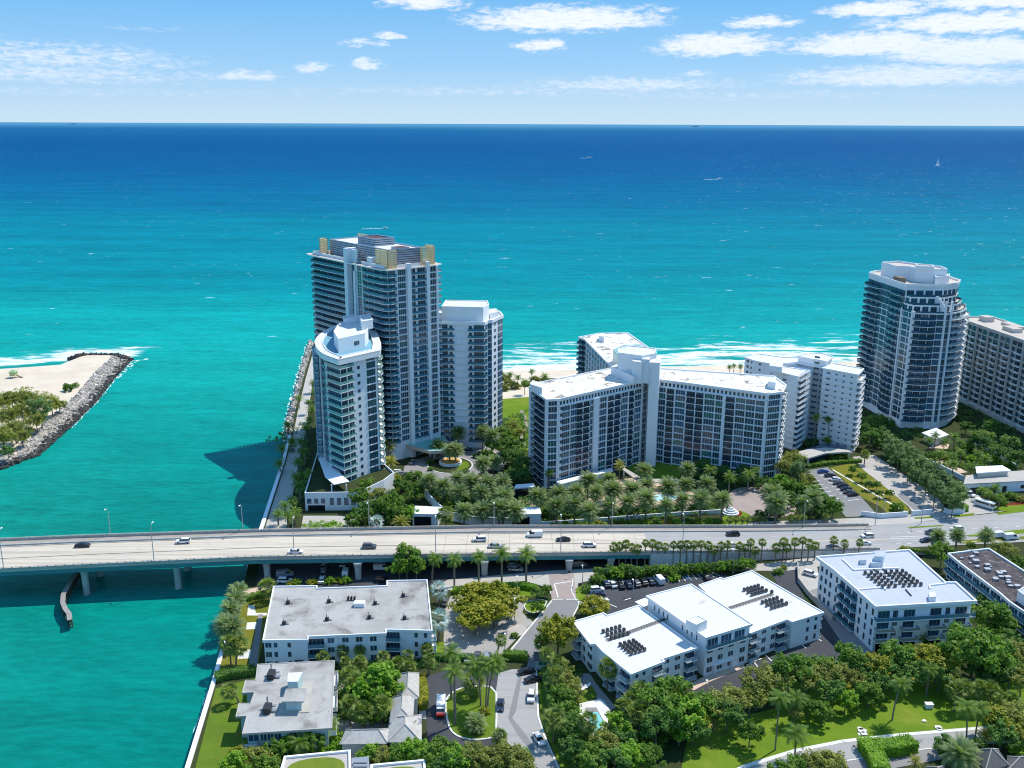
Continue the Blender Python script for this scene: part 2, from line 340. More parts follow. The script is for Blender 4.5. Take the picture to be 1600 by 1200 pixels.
# ------------------------------------------------------------------ water
def water_material():
    M = bpy.data.materials.new('sea_water'); M.use_nodes = True; t = M.node_tree; t.nodes.clear()
    g = N(t, 'ShaderNodeNewGeometry').outputs['Position']; s = N(t, 'ShaderNodeSeparateXYZ'); t.links.new(g, s.inputs[0])
    X, Y = s.outputs[0], s.outputs[1]
    # the sea floor drops away from the shore: colour by depth, far end paled with painted haze
    wob = NOISE(t, MAPV(t, g, (.0012, .004, 1)), 1.0, 5, .6)
    lg = MATH(t, 'ADD', MATH(t, 'LOGARITHM', MATH(t, 'MAXIMUM', Y, 60.0), 10.0), MATH(t, 'MULTIPLY', MATH(t, 'SUBTRACT', wob, .5), .16))
    lg = MATH(t, 'ADD', lg, MATH(t, 'MULTIPLY', MATH(t, 'MINIMUM', MATH(t, 'ABSOLUTE', X), 2500.0), -.00002))
    f = MATH(t, 'DIVIDE', MATH(t, 'SUBTRACT', lg, 2.2), 2.7)
    r = N(t, 'ShaderNodeValToRGB'); t.links.new(f, r.inputs[0]); e = r.color_ramp.elements
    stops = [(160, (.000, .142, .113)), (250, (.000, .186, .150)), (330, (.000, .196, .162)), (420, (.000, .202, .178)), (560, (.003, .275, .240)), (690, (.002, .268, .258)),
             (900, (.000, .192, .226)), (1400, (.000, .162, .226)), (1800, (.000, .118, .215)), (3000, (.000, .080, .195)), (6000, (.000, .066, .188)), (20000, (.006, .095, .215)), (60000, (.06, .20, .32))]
    while len(e) < len(stops): e.new(.5)
    for el, (yy, c) in zip(e, stops):
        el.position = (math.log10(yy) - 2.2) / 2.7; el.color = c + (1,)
    left = MATH(t, 'MULTIPLY', MATH(t, 'SUBTRACT', 1.0, SMOOTH(t, MATH(t, 'ADD', X, MATH(t, 'MULTIPLY', wob, 120.0)), -180, -30)), MATH(t, 'SUBTRACT', 1.0, SMOOTH(t, Y, 300, 560)))
    # streaks and drifting patches of lighter and darker water
    st = NOISE(t, MAPV(t, g, (.004, .02, 1), (3, 1, 0), (0, 0, .12)), 1.0, 6, .62)
    st2 = NOISE(t, MAPV(t, g, (.03, .11, 1), (8, 1, 0), (0, 0, -.1)), 1.0, 5, .65)
    st3 = NOISE(t, MAPV(t, g, (.16, .5, 1), (2, 9, 0), (0, 0, .25)), 1.0, 4, .6)
    v = MATH(t, 'ADD', MATH(t, 'MULTIPLY', MATH(t, 'SUBTRACT', st, .5), .75), MATH(t, 'MULTIPLY', MATH(t, 'SUBTRACT', st2, .5), .8))
    v = MATH(t, 'ADD', MATH(t, 'ADD', v, MATH(t, 'MULTIPLY', MATH(t, 'SUBTRACT', st3, .5), .9)), 1.0)
    col = MIX(t, MATH(t, 'MULTIPLY', left, .7), r.outputs[0], (.006, .235, .178, 1))
    vm = N(t, 'ShaderNodeVectorMath', operation='SCALE'); t.links.new(col, vm.inputs[0]); t.links.new(v, vm.inputs['Scale']); col = vm.outputs[0]
    # breaking surf along the open beach, whitecaps offshore
    shore = MATH(t, 'MULTIPLY_ADD', X, .13, 562.0)
    off = MATH(t, 'SUBTRACT', Y, shore)
    n1 = NOISE(t, MAPV(t, g, (.018, .075, 1)), 1.0, 6, .68, .8); n2 = NOISE(t, MAPV(t, g, (.06, .2, 1), (4, 4, 0)), 1.0, 5, .65)
    nn = MATH(t, 'ADD', MATH(t, 'MULTIPLY', n1, .65), MATH(t, 'MULTIPLY', n2, .35))
    band = MATH(t, 'MULTIPLY', SMOOTH(t, off, -6, 3), MATH(t, 'SUBTRACT', 1.0, SMOOTH(t, off, 6, 110)))
    band = MATH(t, 'MULTIPLY', band, SMOOTH(t, X, -60, 0))
    foam = SMOOTH(t, MATH(t, 'ADD', nn, MATH(t, 'MULTIPLY', band, .155)), .585, .69)
    foam = MATH(t, 'MULTIPLY', foam, SMOOTH(t, band, 0, .25))
    edge = MATH(t, 'MULTIPLY', MATH(t, 'SUBTRACT', 1.0, SMOOTH(t, MATH(t, 'ABSOLUTE', MATH(t, 'ADD', off, MATH(t, 'MULTIPLY', MATH(t, 'SUBTRACT', n2, .5), 14.0))), 1.0, 4.5)), SMOOTH(t, X, -60, -20))
    foam = MATH(t, 'MAXIMUM', foam, edge)
    # surf on the far beach of the spit
    shl = MATH(t, 'MULTIPLY_ADD', MATH(t, 'ADD', X, 312.0), .37, 575.0)
    offl = MATH(t, 'SUBTRACT', Y, shl)
    bl = MATH(t, 'MULTIPLY', MATH(t, 'MULTIPLY', SMOOTH(t, offl, -8, 2), MATH(t, 'SUBTRACT', 1.0, SMOOTH(t, offl, 3, 50))), MATH(t, 'SUBTRACT', 1.0, SMOOTH(t, X, -262, -225)))
    fl = MATH(t, 'MULTIPLY', SMOOTH(t, MATH(t, 'ADD', nn, MATH(t, 'MULTIPLY', bl, .26)), .60, .74), SMOOTH(t, bl, 0, .3))
    foam = MATH(t, 'MAXIMUM', foam, fl)
    wc = NOISE(t, MAPV(t, g, (.045, .12, 1), (1, 2, 0)), 1.0, 3, .7); wc2 = NOISE(t, MAPV(t, g, (.004, .006, 1)), 1.0, 3, .6)
    thr = MATH(t, 'MULTIPLY_ADD', wc2, -.22, .797)
    thr = MATH(t, 'SUBTRACT', thr, MATH(t, 'MULTIPLY', SMOOTH(t, X, 0, 900), .03))
    cap = MATH(t, 'MULTIPLY', SMOOTH(t, MATH(t, 'SUBTRACT', wc, thr), 0, .05), SMOOTH(t, Y, 560, 700))
    foam = MATH(t, 'MAXIMUM', foam, MATH(t, 'MULTIPLY', cap, .75))
    col = MIX(t, MATH(t, 'MULTIPLY', foam, .9), col, (.72, .78, .78, 1))
    df = N(t, 'ShaderNodeBsdfDiffuse'); t.links.new(col, df.inputs[0])
    gl = N(t, 'ShaderNodeBsdfGlossy'); gl.inputs['Roughness'].default_value = .28
    bn = N(t, 'ShaderNodeBump'); bn.inputs['Strength'].default_value = .55; bn.inputs['Distance'].default_value = 1.0
    h = MATH(t, 'ADD', NOISE(t, MAPV(t, g, (.10, .28, 1), (0, 0, 0), (0, 0, .3)), 1.0, 5, .6), MATH(t, 'MULTIPLY', NOISE(t, MAPV(t, g, (.5, 1.1, 1)), 1.0, 3, .6), .35))
    t.links.new(h, bn.inputs['Height']); t.links.new(bn.outputs[0], gl.inputs['Normal']); t.links.new(bn.outputs[0], df.inputs['Normal'])
    fr = N(t, 'ShaderNodeFresnel'); fr.inputs[0].default_value = 1.33; t.links.new(bn.outputs[0], fr.inputs['Normal'])
    fac = MATH(t, 'MINIMUM', MATH(t, 'MULTIPLY', fr.outputs[0], .4), .035)
    fac = MATH(t, 'MULTIPLY', fac, MATH(t, 'SUBTRACT', 1.0, foam))
    mx = N(t, 'ShaderNodeMixShader'); t.links.new(fac, mx.inputs[0]); t.links.new(df.outputs[0], mx.inputs[1]); t.links.new(gl.outputs[0], mx.inputs[2])
    o = N(t, 'ShaderNodeOutputMaterial'); t.links.new(mx.outputs[0], o.inputs[0]); return M
WATER = water_material()
b = MB(); b.poly([(-260000, -400, 0), (260000, -400, 0), (260000, 260000, 0), (-260000, 260000, 0)])
struct('water', b, WATER)
# ------------------------------------------------------------------ land
INLET = PL([(284, 1230), (333, 1070), (352, 1000), (380, 922), (388, 880), (407, 832), (443, 722), (455, 678), (462, 640), (474, 590), (488, 545)])
LANDE = lambda x: 536 + .10 * x                                  # inner edge of the beach
land = INLET + [(-128, 640), (-112, 640), (-70, LANDE(-70)), (0, LANDE(0)), (300, LANDE(300)), (700, LANDE(700)), (700, 120), (-70, 120)]
b = MB(); b.prism(land, -1.5, GZ); struct('ground', b, SOIL)
b = MB()
xs = [-100, -60, -30, 0, 30, 60, 90, 120, 150, 180, 210, 240, 300, 400, 700]
for x0, x1 in zip(xs, xs[1:]):
    b.quad((x0, LANDE(x0), GZ + .02), (x1, LANDE(x1), GZ + .02), (x1, 564 + .13 * x1, .0), (x0, 564 + .13 * x0, .0))
    b.quad((x0, 564 + .13 * x0, .0), (x1, 564 + .13 * x1, .0), (x1, 604 + .13 * x1, -2.), (x0, 604 + .13 * x0, -2.))
struct('beach', b, SAND)
SHN = [0]
def sheet(name, pts, mt, lvl=1, world=False):
    b = MB(); q = ccw(pts if world else PL(pts)); SHN[0] += 1; b.poly([(x, y, GZ + .035 * lvl + .0002 * SHN[0]) for x, y in q]); return struct(name, b, mt)
def smooth_poly(pts, it=2):
    for _ in range(it):
        q = []
        for i in range(len(pts)):
            a, c = pts[i], pts[(i + 1) % len(pts)]
            q += [(a[0] * .75 + c[0] * .25, a[1] * .75 + c[1] * .25), (a[0] * .25 + c[0] * .75, a[1] * .25 + c[1] * .75)]
        pts = q
    return pts
def kerb(pts, w=.3, h=.14, closed=False, lvl=1, m=WALK, name='kerb'):
    q = PL(pts); b = MB(); n = len(q)
    for i in range(n if closed else n - 1):
        a, c = Vector(q[i]), Vector(q[(i + 1) % n]); e = (c - a)
        if e.length < .01: continue
        e.normalize(); o = Vector((-e.y, e.x)) * w / 2; a2 = a - e * .05; c2 = c + e * .05; z0, z1 = GZ, GZ + .035 * lvl + h
        b.hexa([(*(a2 - o), z0), (*(c2 - o), z0), (*(c2 + o), z0), (*(a2 + o), z0), (*(a2 - o), z1), (*(c2 - o), z1), (*(c2 + o), z1), (*(a2 + o), z1)])
    return struct(name, b, m)
def lines(name, segs, w, mt, lvl, z=None):
    b = MB()
    for (p, q) in segs:
        a, c = Vector(p), Vector(q); e = (c - a).normalized(); o = Vector((-e.y, e.x)) * w / 2; zz = (GZ + .035 * lvl) if z is None else z
        b.quad((*(a - o), zz), (*(c - o), zz), (*(c + o), zz), (*(a + o), zz))
    return struct(name, b, mt)
# foreground on the inlet side
sheet('lawn', [(299, 1225), (337, 1076), (372, 1066), (404, 1060), (395, 1225)], GRASS)
sheet('lawn', [(340, 1052), (356, 1000), (384, 932), (424, 934), (412, 1000), (400, 1050)], GRASSY)
for q in ([(388, 946), (397, 946), (400, 958), (417, 958), (416, 962), (386, 962)], [(386, 973), (403, 972), (401, 983), (384, 984)], [(375, 1016), (393, 1015), (390, 1029), (371, 1030)]):
    sheet('paved_pad', q, WALK, 2)
sheet('path', [(404, 960), (411, 960), (402, 1040), (388, 1042)], PAVEG, 2)
sheet('path', [(380, 922), (412, 916), (420, 922), (384, 932)], PEACH, 1)
sheet('parking_lot', [(410, 842), (1010, 842), (1010, 880), (800, 905), (676, 918), (660, 912), (430, 922), (400, 918)], ASPH, 1)
# street that runs beside the bridge and turns towards the foreground
sheet('road', [(676, 920), (700, 906), (860, 892), (1020, 884), (1140, 884), (1200, 880), (1300, 866), (1420, 858), (1440, 866), (1290, 884), (1230, 892), (1120, 892), (1000, 894), (930, 905), (903, 912), (902, 930), (862, 930), (848, 916), (820, 908), (760, 914), (704, 922)], PALE, 2)
sheet('crossing', [(858, 898), (896, 894), (901, 937), (862, 937)], PAVER, 3)
lines('road_marking', [(XY(866, 913), XY(872, 934)), (XY(866, 913), XY(892, 909)), (XY(862, 937), XY(880, 937)), (XY(884, 937), XY(901, 937))], .35, LINE, 4)
sheet('road', [(862, 937), (902, 937), (905, 945), (893, 968), (872, 995), (846, 1018), (828, 1022), (795, 1022), (828, 980)], ASPHL, 2)
sheet('road', [(828, 1019), (846, 1016), (850, 1047), (822, 1050)], ASPHL, 3)
LROAD = [(800, 1046), (836, 1046), (839, 1056), (839, 1078), (841, 1120), (849, 1146), (860, 1172), (884, 1225), (858, 1225), (824, 1185), (794, 1162), (778, 1140), (775, 1112), (775, 1079), (779, 1052)]
sheet('road', LROAD, ASPHM, 2)
sheet('road_patch', [(812, 1049), (817, 1049), (806, 1112), (800, 1122), (823, 1150), (838, 1172), (828, 1172), (808, 1147), (794, 1122)], ASPHL, 3)
kerb([(836, 1046), (839, 1056), (839, 1078), (841, 1120), (849, 1146), (860, 1172), (884, 1225)], .5)
kerb([(862, 939), (845, 960), (828, 980), (810, 1002), (792, 1023)], .5)
kerb([(902, 937), (905, 945), (893, 968), (872, 995)], .4)
sheet('lawn', [(841, 1050), (850, 1050), (852, 1090), (860, 1130), (880, 1175), (905, 1225), (889, 1225), (864, 1172), (853, 1144), (845, 1118), (842, 1078)], GRASS, 1)
# car park of the grey roofed block
sheet('parking_lot', [(696, 948), (704, 932), (740, 928), (815, 928), (823, 938), (816, 957), (833, 972), (808, 997), (784, 1022), (697, 1028), (693, 1000)], PLAZA, 1)
sheet('lawn', smooth_poly([(702, 918), (740, 914), (818, 909), (846, 917), (840, 933), (800, 930), (760, 926), (704, 930)], 1), GRASSB, 1)
sheet('lawn', smooth_poly([(822, 939), (856, 937), (850, 950), (834, 960), (818, 952)], 1), GRASSB, 2)
sheet('lawn', [(680, 1004), (694, 1003), (694, 1026), (681, 1027)], GRASSB, 2)
sheet('planting_bed', smooth_poly([(790, 978), (815, 975), (826, 984), (812, 996), (796, 990)], 1), GRAVELY, 2)
kerb(smooth_poly([(822, 939), (856, 937), (850, 950), (834, 960), (818, 952)], 1), .3, closed=True, lvl=2)
# dark drive round the palm island
sheet('driveway', [(664, 1057), (700, 1047), (734, 1047), (778, 1050), (775, 1079), (775, 1112), (778, 1140), (785, 1160), (740, 1170), (700, 1170), (668, 1155), (664, 1110)], ASPH, 1)
ISL = smooth_poly([(695, 1098), (702, 1086), (716, 1077), (740, 1072), (775, 1074), (776, 1112), (775, 1151), (757, 1156), (729, 1156), (709, 1148), (700, 1133)], 1)
sheet('lawn', ISL, GRASS, 2); kerb(ISL, .45, closed=True, lvl=2)
sheet('lawn', [(656, 1056), (667, 1056), (668, 1090), (664, 1112), (655, 1112)], GRASSY, 2)
sheet('path', [(655, 1112), (665, 1110), (666, 1124), (656, 1124)], PALE, 2)
sheet('path', [(524, 1055), (548, 1052), (544, 1075), (535, 1082), (523, 1084)], PALE, 1)
sheet('path', [(512, 1128), (560, 1122), (620, 1134), (600, 1150), (515, 1156)], PALE, 1)
# white apartment block: car park, drives, pool terrace
CPK = [(912, 927), (930, 915), (946, 903), (1030, 899), (1126, 895), (1150, 905), (1100, 930), (1000, 960), (940, 975), (946, 955), (930, 944)]
sheet('parking_lot', CPK, ASPH, 1)
sheet('lawn', smooth_poly([(897, 922), (908, 915), (920, 912), (914, 936), (902, 940)], 1), GRASSB, 2)
kerb([(895, 905), (893, 925), (900, 938), (918, 946), (938, 950)], .35)
b = []
for i in range(10):
    x = 941 + i * 11.6; b.append((XY(x, 918.5 - i * .9), XY(x - 5, 904 - i * .4)))
lines('road_marking', b, .22, LINE, 2)
b = []
for i in range(8): b.append((XY(1062 + i * 9, 909 - i * 1.2), XY(1057 + i * 8.2, 900 - i * .7)))
lines('road_marking', b, .25, LINE, 2)
lines('road_marking', [(XY(1079, 906), XY(1073, 899)), (XY(1075, 906), XY(1069, 899)), (XY(1100, 904), XY(1093, 897.5))], .4, BLUEP, 3)
lines('road_marking', [(XY(952, 944), XY(964, 949)), (XY(975, 938), XY(986, 935))], .3, LINE, 2)
sheet('driveway', [(1082, 1074), (1170, 1040), (1216, 1021), (1240, 1012), (1284, 987), (1270, 960), (1290, 955), (1316, 1000), (1311, 1034), (1230, 1070), (1180, 1092), (1090, 1092)], ASPH, 1)
sheet('path', [(1070, 1072), (1110, 1053), (1140, 1042), (1146, 1030), (1158, 1028), (1164, 1043), (1110, 1065), (1084, 1079)], PEACH, 2)
lines('road_marking', [(XY(1176, 1032), XY(1184, 1042)), (XY(1196, 1024), XY(1206, 1033)), (XY(1249, 1004), XY(1259, 1013)), (XY(1271, 994), XY(1284, 1002)), (XY(1166, 1040), XY(1190, 1029))], .3, LINE, 2)
sheet('driveway', [(1205, 893), (1246, 888), (1252, 925), (1270, 960), (1300, 985), (1262, 975), (1230, 945)], ASPH, 1)
sheet('driveway', [(1249, 890), (1276, 883), (1281, 905), (1279, 922), (1260, 924), (1248, 906)], PALE, 2)
sheet('driveway', [(1261, 924), (1281, 918), (1340, 985), (1368, 1014), (1345, 1030), (1312, 1000)], PAVEG, 2)
sheet('pool_terrace', smooth_poly([(893, 1105), (910, 1098), (926, 1095), (940, 1090), (955, 1112), (950, 1130), (935, 1150), (912, 1150), (903, 1130)], 1), WALK, 2)
sheet('path', [(893, 1050), (922, 1053), (930, 1066), (962, 1105), (952, 1112), (934, 1092), (905, 1072)], PAVEG, 1)
sheet('lawn', [(900, 1080), (925, 1072), (933, 1085), (928, 1093), (905, 1098), (894, 1102)], GRASS, 1)
sheet('pool_coping', [(914, 1106), (932, 1106), (945, 1130), (938, 1144), (925, 1146)], PAVEG, 3)
sheet('pool_water', [(918, 1114), (934, 1113), (943, 1130), (937, 1141), (927, 1142)], POOLW, 4)
# park and its road
sheet('lawn', [(1060, 1225), (1075, 1150), (1150, 1105), (1250, 1075), (1350, 1062), (1420, 1045), (1500, 1050), (1625, 1050), (1850, 1060), (1850, 1120), (1625, 1150), (1540, 1138), (1407, 1149), (1317, 1159), (1242, 1174), (1140, 1225)], GRASSB, 1)
for q, mt in (([(1120, 1090), (1200, 1068), (1260, 1080), (1210, 1110), (1140, 1120)], SOIL), ([(1260, 1070), (1420, 1040), (1440, 1062), (1380, 1082), (1300, 1092)], GRASSY), ([(1480, 1035), (1600, 1030), (1600, 1062), (1520, 1075)], SOIL), ([(1070, 1120), (1130, 1100), (1130, 1130), (1080, 1150)], GRASSY)):
    sheet('planting_bed', smooth_poly(q, 2), mt, 2)
sheet('road', [(1110, 1225), (1160, 1200), (1242, 1174), (1317, 1159), (1407, 1149), (1540, 1138), (1625, 1130), (1850, 1108), (1850, 1136), (1625, 1158), (1490, 1166), (1429, 1172), (1322, 1189), (1250, 1225)], ASPHM, 2)
kerb([(1120, 1222), (1160, 1199), (1242, 1173.5), (1317, 1158.5), (1407, 1148.5), (1540, 1137.5), (1625, 1130)], 1.1, .06, lvl=2)
sheet('road_patch', [(1330, 1166), (1440, 1156), (1442, 1160), (1330, 1172)], ASPHL, 3)
sheet('driveway', [(1322, 1189), (1429, 1173), (1470, 1170), (1475, 1186), (1400, 1200), (1350, 1225), (1250, 1225)], PAVEG, 2)
kerb([(1250, 1225), (1322, 1189), (1429, 1172.5), (1490, 1166)], .35, .05, lvl=2)
# avenue that leaves the bridge
AV0 = [(1250, 868), (1380, 862), (1412, 856), (1625, 846), (1900, 833), (1900, 766), (1625, 795), (1500, 808), (1420, 818), (1250, 826)]
sheet('road', AV0, ASPHM, 3)
sheet('pavement', [(1380, 830), (1405, 820), (1500, 807), (1625, 793), (1900, 764), (1900, 751), (1625, 780), (1500, 797), (1380, 808), (1200, 815), (1130, 818), (1130, 826), (1250, 824)], PALE, 2)
sheet('lawn', [(1509, 837), (1545, 833), (1625, 825), (1625, 832), (1560, 837), (1515, 839)], GRASSB, 4)
sheet('lawn', [(1419, 824), (1475, 820.5), (1472, 822.5), (1421, 826)], GRASSB, 4)
sheet('lawn', [(1500, 845), (1560, 841), (1625, 837), (1625, 841), (1560, 846), (1504, 850)], GRASSY, 4)
for q in ([(1428, 809), (1458, 807), (1455, 810), (1430, 811)], [(1488, 806), (1523, 802), (1520, 806), (1492, 809)], [(1556, 802), (1625, 794), (1625, 797), (1560, 805)]): sheet('lawn', q, GRASSB, 4)
sheet('lawn', smooth_poly([(1548, 798), (1560, 790), (1590, 787), (1625, 785), (1625, 797), (1580, 800)], 1), GRASSB, 3)
sheet('planting_bed', smooth_poly([(1548, 792), (1570, 788), (1600, 783), (1625, 782), (1625, 787), (1580, 790)], 1), MULCH, 4)
sheet('driveway', [(1492, 800), (1507, 775), (1522, 768), (1545, 790), (1552, 800)], PALE, 3)
# hotel forecourts
sheet('driveway', smooth_poly([(626, 732), (650, 718), (690, 706), (722, 699), (765, 698), (790, 710), (792, 726), (770, 745), (735, 755), (690, 756), (645, 748)], 1), PAVEG, 1)
def ell(cx, cy, rx, ry, n=28): return [(cx + rx * math.cos(2 * math.pi * i / n), cy + ry * math.sin(2 * math.pi * i / n)) for i in range(n)]
kerb(ell(703, 727, 35, 13), .5, closed=True); sheet('planting_bed', ell(703, 727, 34, 12.5), SOIL, 2)
sheet('lawn', smooth_poly([(722, 720), (732, 722), (734, 730), (720, 736), (712, 737)], 1), GRASS, 3)
kerb(smooth_poly([(742, 706), (765, 702), (780, 712), (778, 722), (765, 724), (750, 716)], 1), .4, closed=True); sheet('planting_bed', smooth_poly([(742, 706), (765, 702), (780, 712), (778, 722), (765, 724), (750, 716)], 1), SOIL, 2)
sheet('pool_terrace', smooth_poly([(885, 776), (905, 762), (960, 750), (1000, 746), (1080, 766), (1096, 782), (1060, 806), (980, 806), (900, 795)], 1), PEACH, 1)
sheet('pool_terrace', smooth_poly([(806, 776), (830, 782), (845, 795), (830, 806), (810, 800)], 1), PEACH, 1)
sheet('pool_water', smooth_poly([(1018, 776), (1034, 771), (1054, 774), (1062, 779), (1040, 783), (1022, 783)], 1), POOLB, 2)
sheet('lawn', [(962, 735), (985, 716), (1020, 716), (1062, 722), (1062, 746), (1030, 752), (1006, 745), (985, 738)], GRASSB, 1)
sheet('driveway', smooth_poly([(1125, 795), (1140, 768), (1160, 760), (1200, 762), (1236, 775), (1246, 796), (1238, 806), (1190, 810), (1150, 806)], 1), PAVER, 1)
sheet('lawn', smooth_poly([(1125, 815), (1140, 795), (1165, 800), (1178, 810), (1172, 820), (1130, 821)], 1), GRASSB, 2)
sheet('planting_bed', smooth_poly([(1144, 802), (1156, 798), (1161, 803), (1152, 810), (1143, 808)], 1), MULCH, 3)
# hotel car park, grass strip and sandy lot
sheet('parking_lot', [(1262, 735), (1293, 730), (1318, 752), (1345, 776), (1372, 806), (1322, 808), (1290, 770), (1276, 750)], ASPHL, 1)
b = []
for i in range(9):
    f = i / 9; x, y = 1292 + f * 56, 736 + f * 50; b.append((XY(x, y), XY(x - 17, y + 2)))
    b.append((XY(x - 24, y + 4), XY(x - 40, y + 6)))
lines('road_marking', b, .3, LINE, 2)
sheet('lawn', [(1296, 731), (1330, 724), (1346, 727), (1362, 745), (1404, 773), (1422, 798), (1392, 807), (1376, 792), (1348, 778), (1320, 752)], GRASSY, 1)
lines('path', [(XY(1301, 734), XY(1414, 800))], .8, WALK, 2)
sheet('car_park', [(1332, 714), (1366, 711), (1400, 733), (1466, 778), (1482, 804), (1430, 808), (1420, 792), (1376, 755), (1350, 735)], GRAVELY, 1)
sheet('road_patch', [(1403, 775), (1414, 773), (1446, 795), (1432, 800)], ASPHL, 2)
# green strip and paths towards the beach
sheet('lawn', [(782, 622), (830, 618), (830, 702), (812, 706), (800, 690), (790, 660), (782, 648)], GRASSB, 1)
sheet('path', [(780, 617), (832, 614), (832, 620), (780, 624)], SAND, 2)
sheet('path', [(812, 642), (818, 652), (820, 668), (812, 682), (820, 700), (824, 699), (816, 682), (825, 668), (822, 650), (816, 641)], PAVER, 2)
sheet('sand', [(780, 594), (832, 592), (832, 616), (780, 618)], SAND, 1)
sheet('driveway', [(474, 806), (562, 806), (560, 822), (520, 828), (470, 828)], PALE, 1)
# promenade along the inlet
sheet('path', [(412, 832), (446, 724), (458, 680), (466, 640), (478, 590), (490, 548), (497, 548), (490, 590), (482, 640), (476, 680), (466, 730), (446, 832)], PALE, 1)
sheet('garden', [(1345, 680), (1600, 640), (1600, 780), (1500, 745), (1440, 720)], SOIL, 1)
# ------------------------------------------------------------------ the spit on the far side of the inlet
SP = [(-30, 745), (0, 735), (60, 712), (110, 668), (150, 628), (180, 590), (206, 562), (190, 556), (130, 556), (110, 562), (85, 572), (0, 578), (-30, 580)]
sp = [XY(a, c, 0) for a, c in SP]; sp += [(-520, 480), (-520, 330)]
q = ccw(sp); qi = offset(q, 7.0)
b = MB(); n = len(q)
for i in range(n):
    j = (i + 1) % n; b.quad(q[i] + (-.6,), q[j] + (-.6,), qi[j] + (2.2,), qi[i] + (2.2,))
b.poly([p + (2.2,) for p in qi]); struct('beach', b, SAND)
def rocks(name, path, w0, w1, n, z0, z1, smin, smax, seed, mats, tone=None):
    r = random.Random(seed); b = MB(); segs = list(zip(path, path[1:])); Ls = [(Vector(c) - Vector(a)).length for a, c in segs]; T = sum(Ls)
    for _ in range(n):
        d = r.random() * T; k = 0
        while k < len(Ls) - 1 and d > Ls[k]: d -= Ls[k]; k += 1
        a, c = Vector(segs[k][0]), Vector(segs[k][1]); e = (c - a).normalized(); o = Vector((-e.y, e.x))
        f = r.random(); p = a + e * d + o * (w0 + (w1 - w0) * f); z = z0 + (z1 - z0) * f + r.uniform(-.3, .3); s = r.uniform(smin, smax)
        vs = []
        ax = Matrix.Rotation(r.random() * 6.28, 3, Vector((r.gauss(0, 1), r.gauss(0, 1), r.gauss(0, 1))).normalized())
        for ix in (-1, 1):
            for iy in (-1, 1):
                for iz in (-1, 1): vs.append(ax @ Vector((ix * s * r.uniform(.6, 1), iy * s * r.uniform(.5, .9), iz * s * r.uniform(.4, .7))) + Vector((p.x, p.y, z)))
        kk = len(b.v); b.v += [tuple(v) for v in vs]; mi = 0 if (f > .3 + r.uniform(-.2, .2)) else 1
        for fc in ((0, 1, 3, 2), (4, 6, 7, 5), (0, 4, 5, 1), (2, 3, 7, 6), (0, 2, 6, 4), (1, 5, 7, 3)): b.f.append(tuple(kk + i for i in fc)); b.m.append(mi)
    o = b.build(name, mats); o['kind'] = 'stuff'; return o
ROCKL = mat('pale_boulder', (.52, .475, .42), .95, .1, var=.85, vscale=.5, vcol=(.22, .19, .165))
ROCKD = mat('wet_boulder', (.07, .065, .06), .8, .2, var=.5, vscale=.8)
ROCKP = [XY(a, c, 0) for a, c in [(-30, 745), (0, 735), (60, 712), (110, 668), (150, 628), (180, 590), (206, 563)]]
rocks('riprap_rubble', ROCKP, 0, 11, 4600, .1, 2.5, .4, 1.15, 3, [ROCKL, ROCKD])
rocks('riprap_rubble', [XY(a, c, 0) for a, c in [(206, 563), (190, 557), (150, 556), (120, 558), (106, 563)]], -.5, 6, 500, .2, 2.2, .6, 1.5, 4, [ROCKD, ROCKD])
rocks('riprap_rubble', [XY(a, c, 0) for a, c in [(447, 690), (450, 660), (458, 630), (470, 585), (484, 538)]], -6, 0, 900, 0, 2.4, .5, 1.3, 5, [ROCKL, ROCKD])
sheet_foam = MB()
FOAM = mat('sea_foam', (.72, .78, .78), .9, .1)
def foamline(path, off, wmax, seed):
    r = random.Random(seed)
    for a, c in zip(path, path[1:]):
        a, c = Vector(a), Vector(c); L = (c - a).length; e = (c - a) / L; o = Vector((-e.y, e.x)); d = 0
        while d < L:
            l = r.uniform(.6, 3.2); w = r.uniform(.1, wmax * .7); p = a + e * d + o * (off - r.random() * wmax * .8)
            pts = [(p + e * (l / 2 * math.cos(t)) + o * (w / 2 * math.sin(t)) * r.uniform(.5, 1.2)) for t in [i * math.pi / 4 for i in range(8)]]
            sheet_foam.poly([(q.x, q.y, .03 + r.random() * .02) for q in pts]); d += l * r.uniform(.35, 1.6)
foamline(ROCKP[3:], -.2, 1.3, 1); foamline(ROCKP[5:], -1.4, 3.0, 2); foamline([XY(206, 563, 0), XY(228, 560, 0)], 0, 5, 3)
foamline([XY(a, c, 0) for a, c in [(206, 558), (150, 553), (110, 556)]], 3, 4, 5)
foamline([XY(a, c, 0) for a, c in [(445, 690), (448, 660), (456, 630), (468, 585), (482, 538)]][::-1], -.1, 2.2, 4)
foamline([XY(306, 1140, 0), XY(333, 1062, 0)], .6, .5, 6)
o = sheet_foam.build('foam', FOAM); o['kind'] = 'stuff'
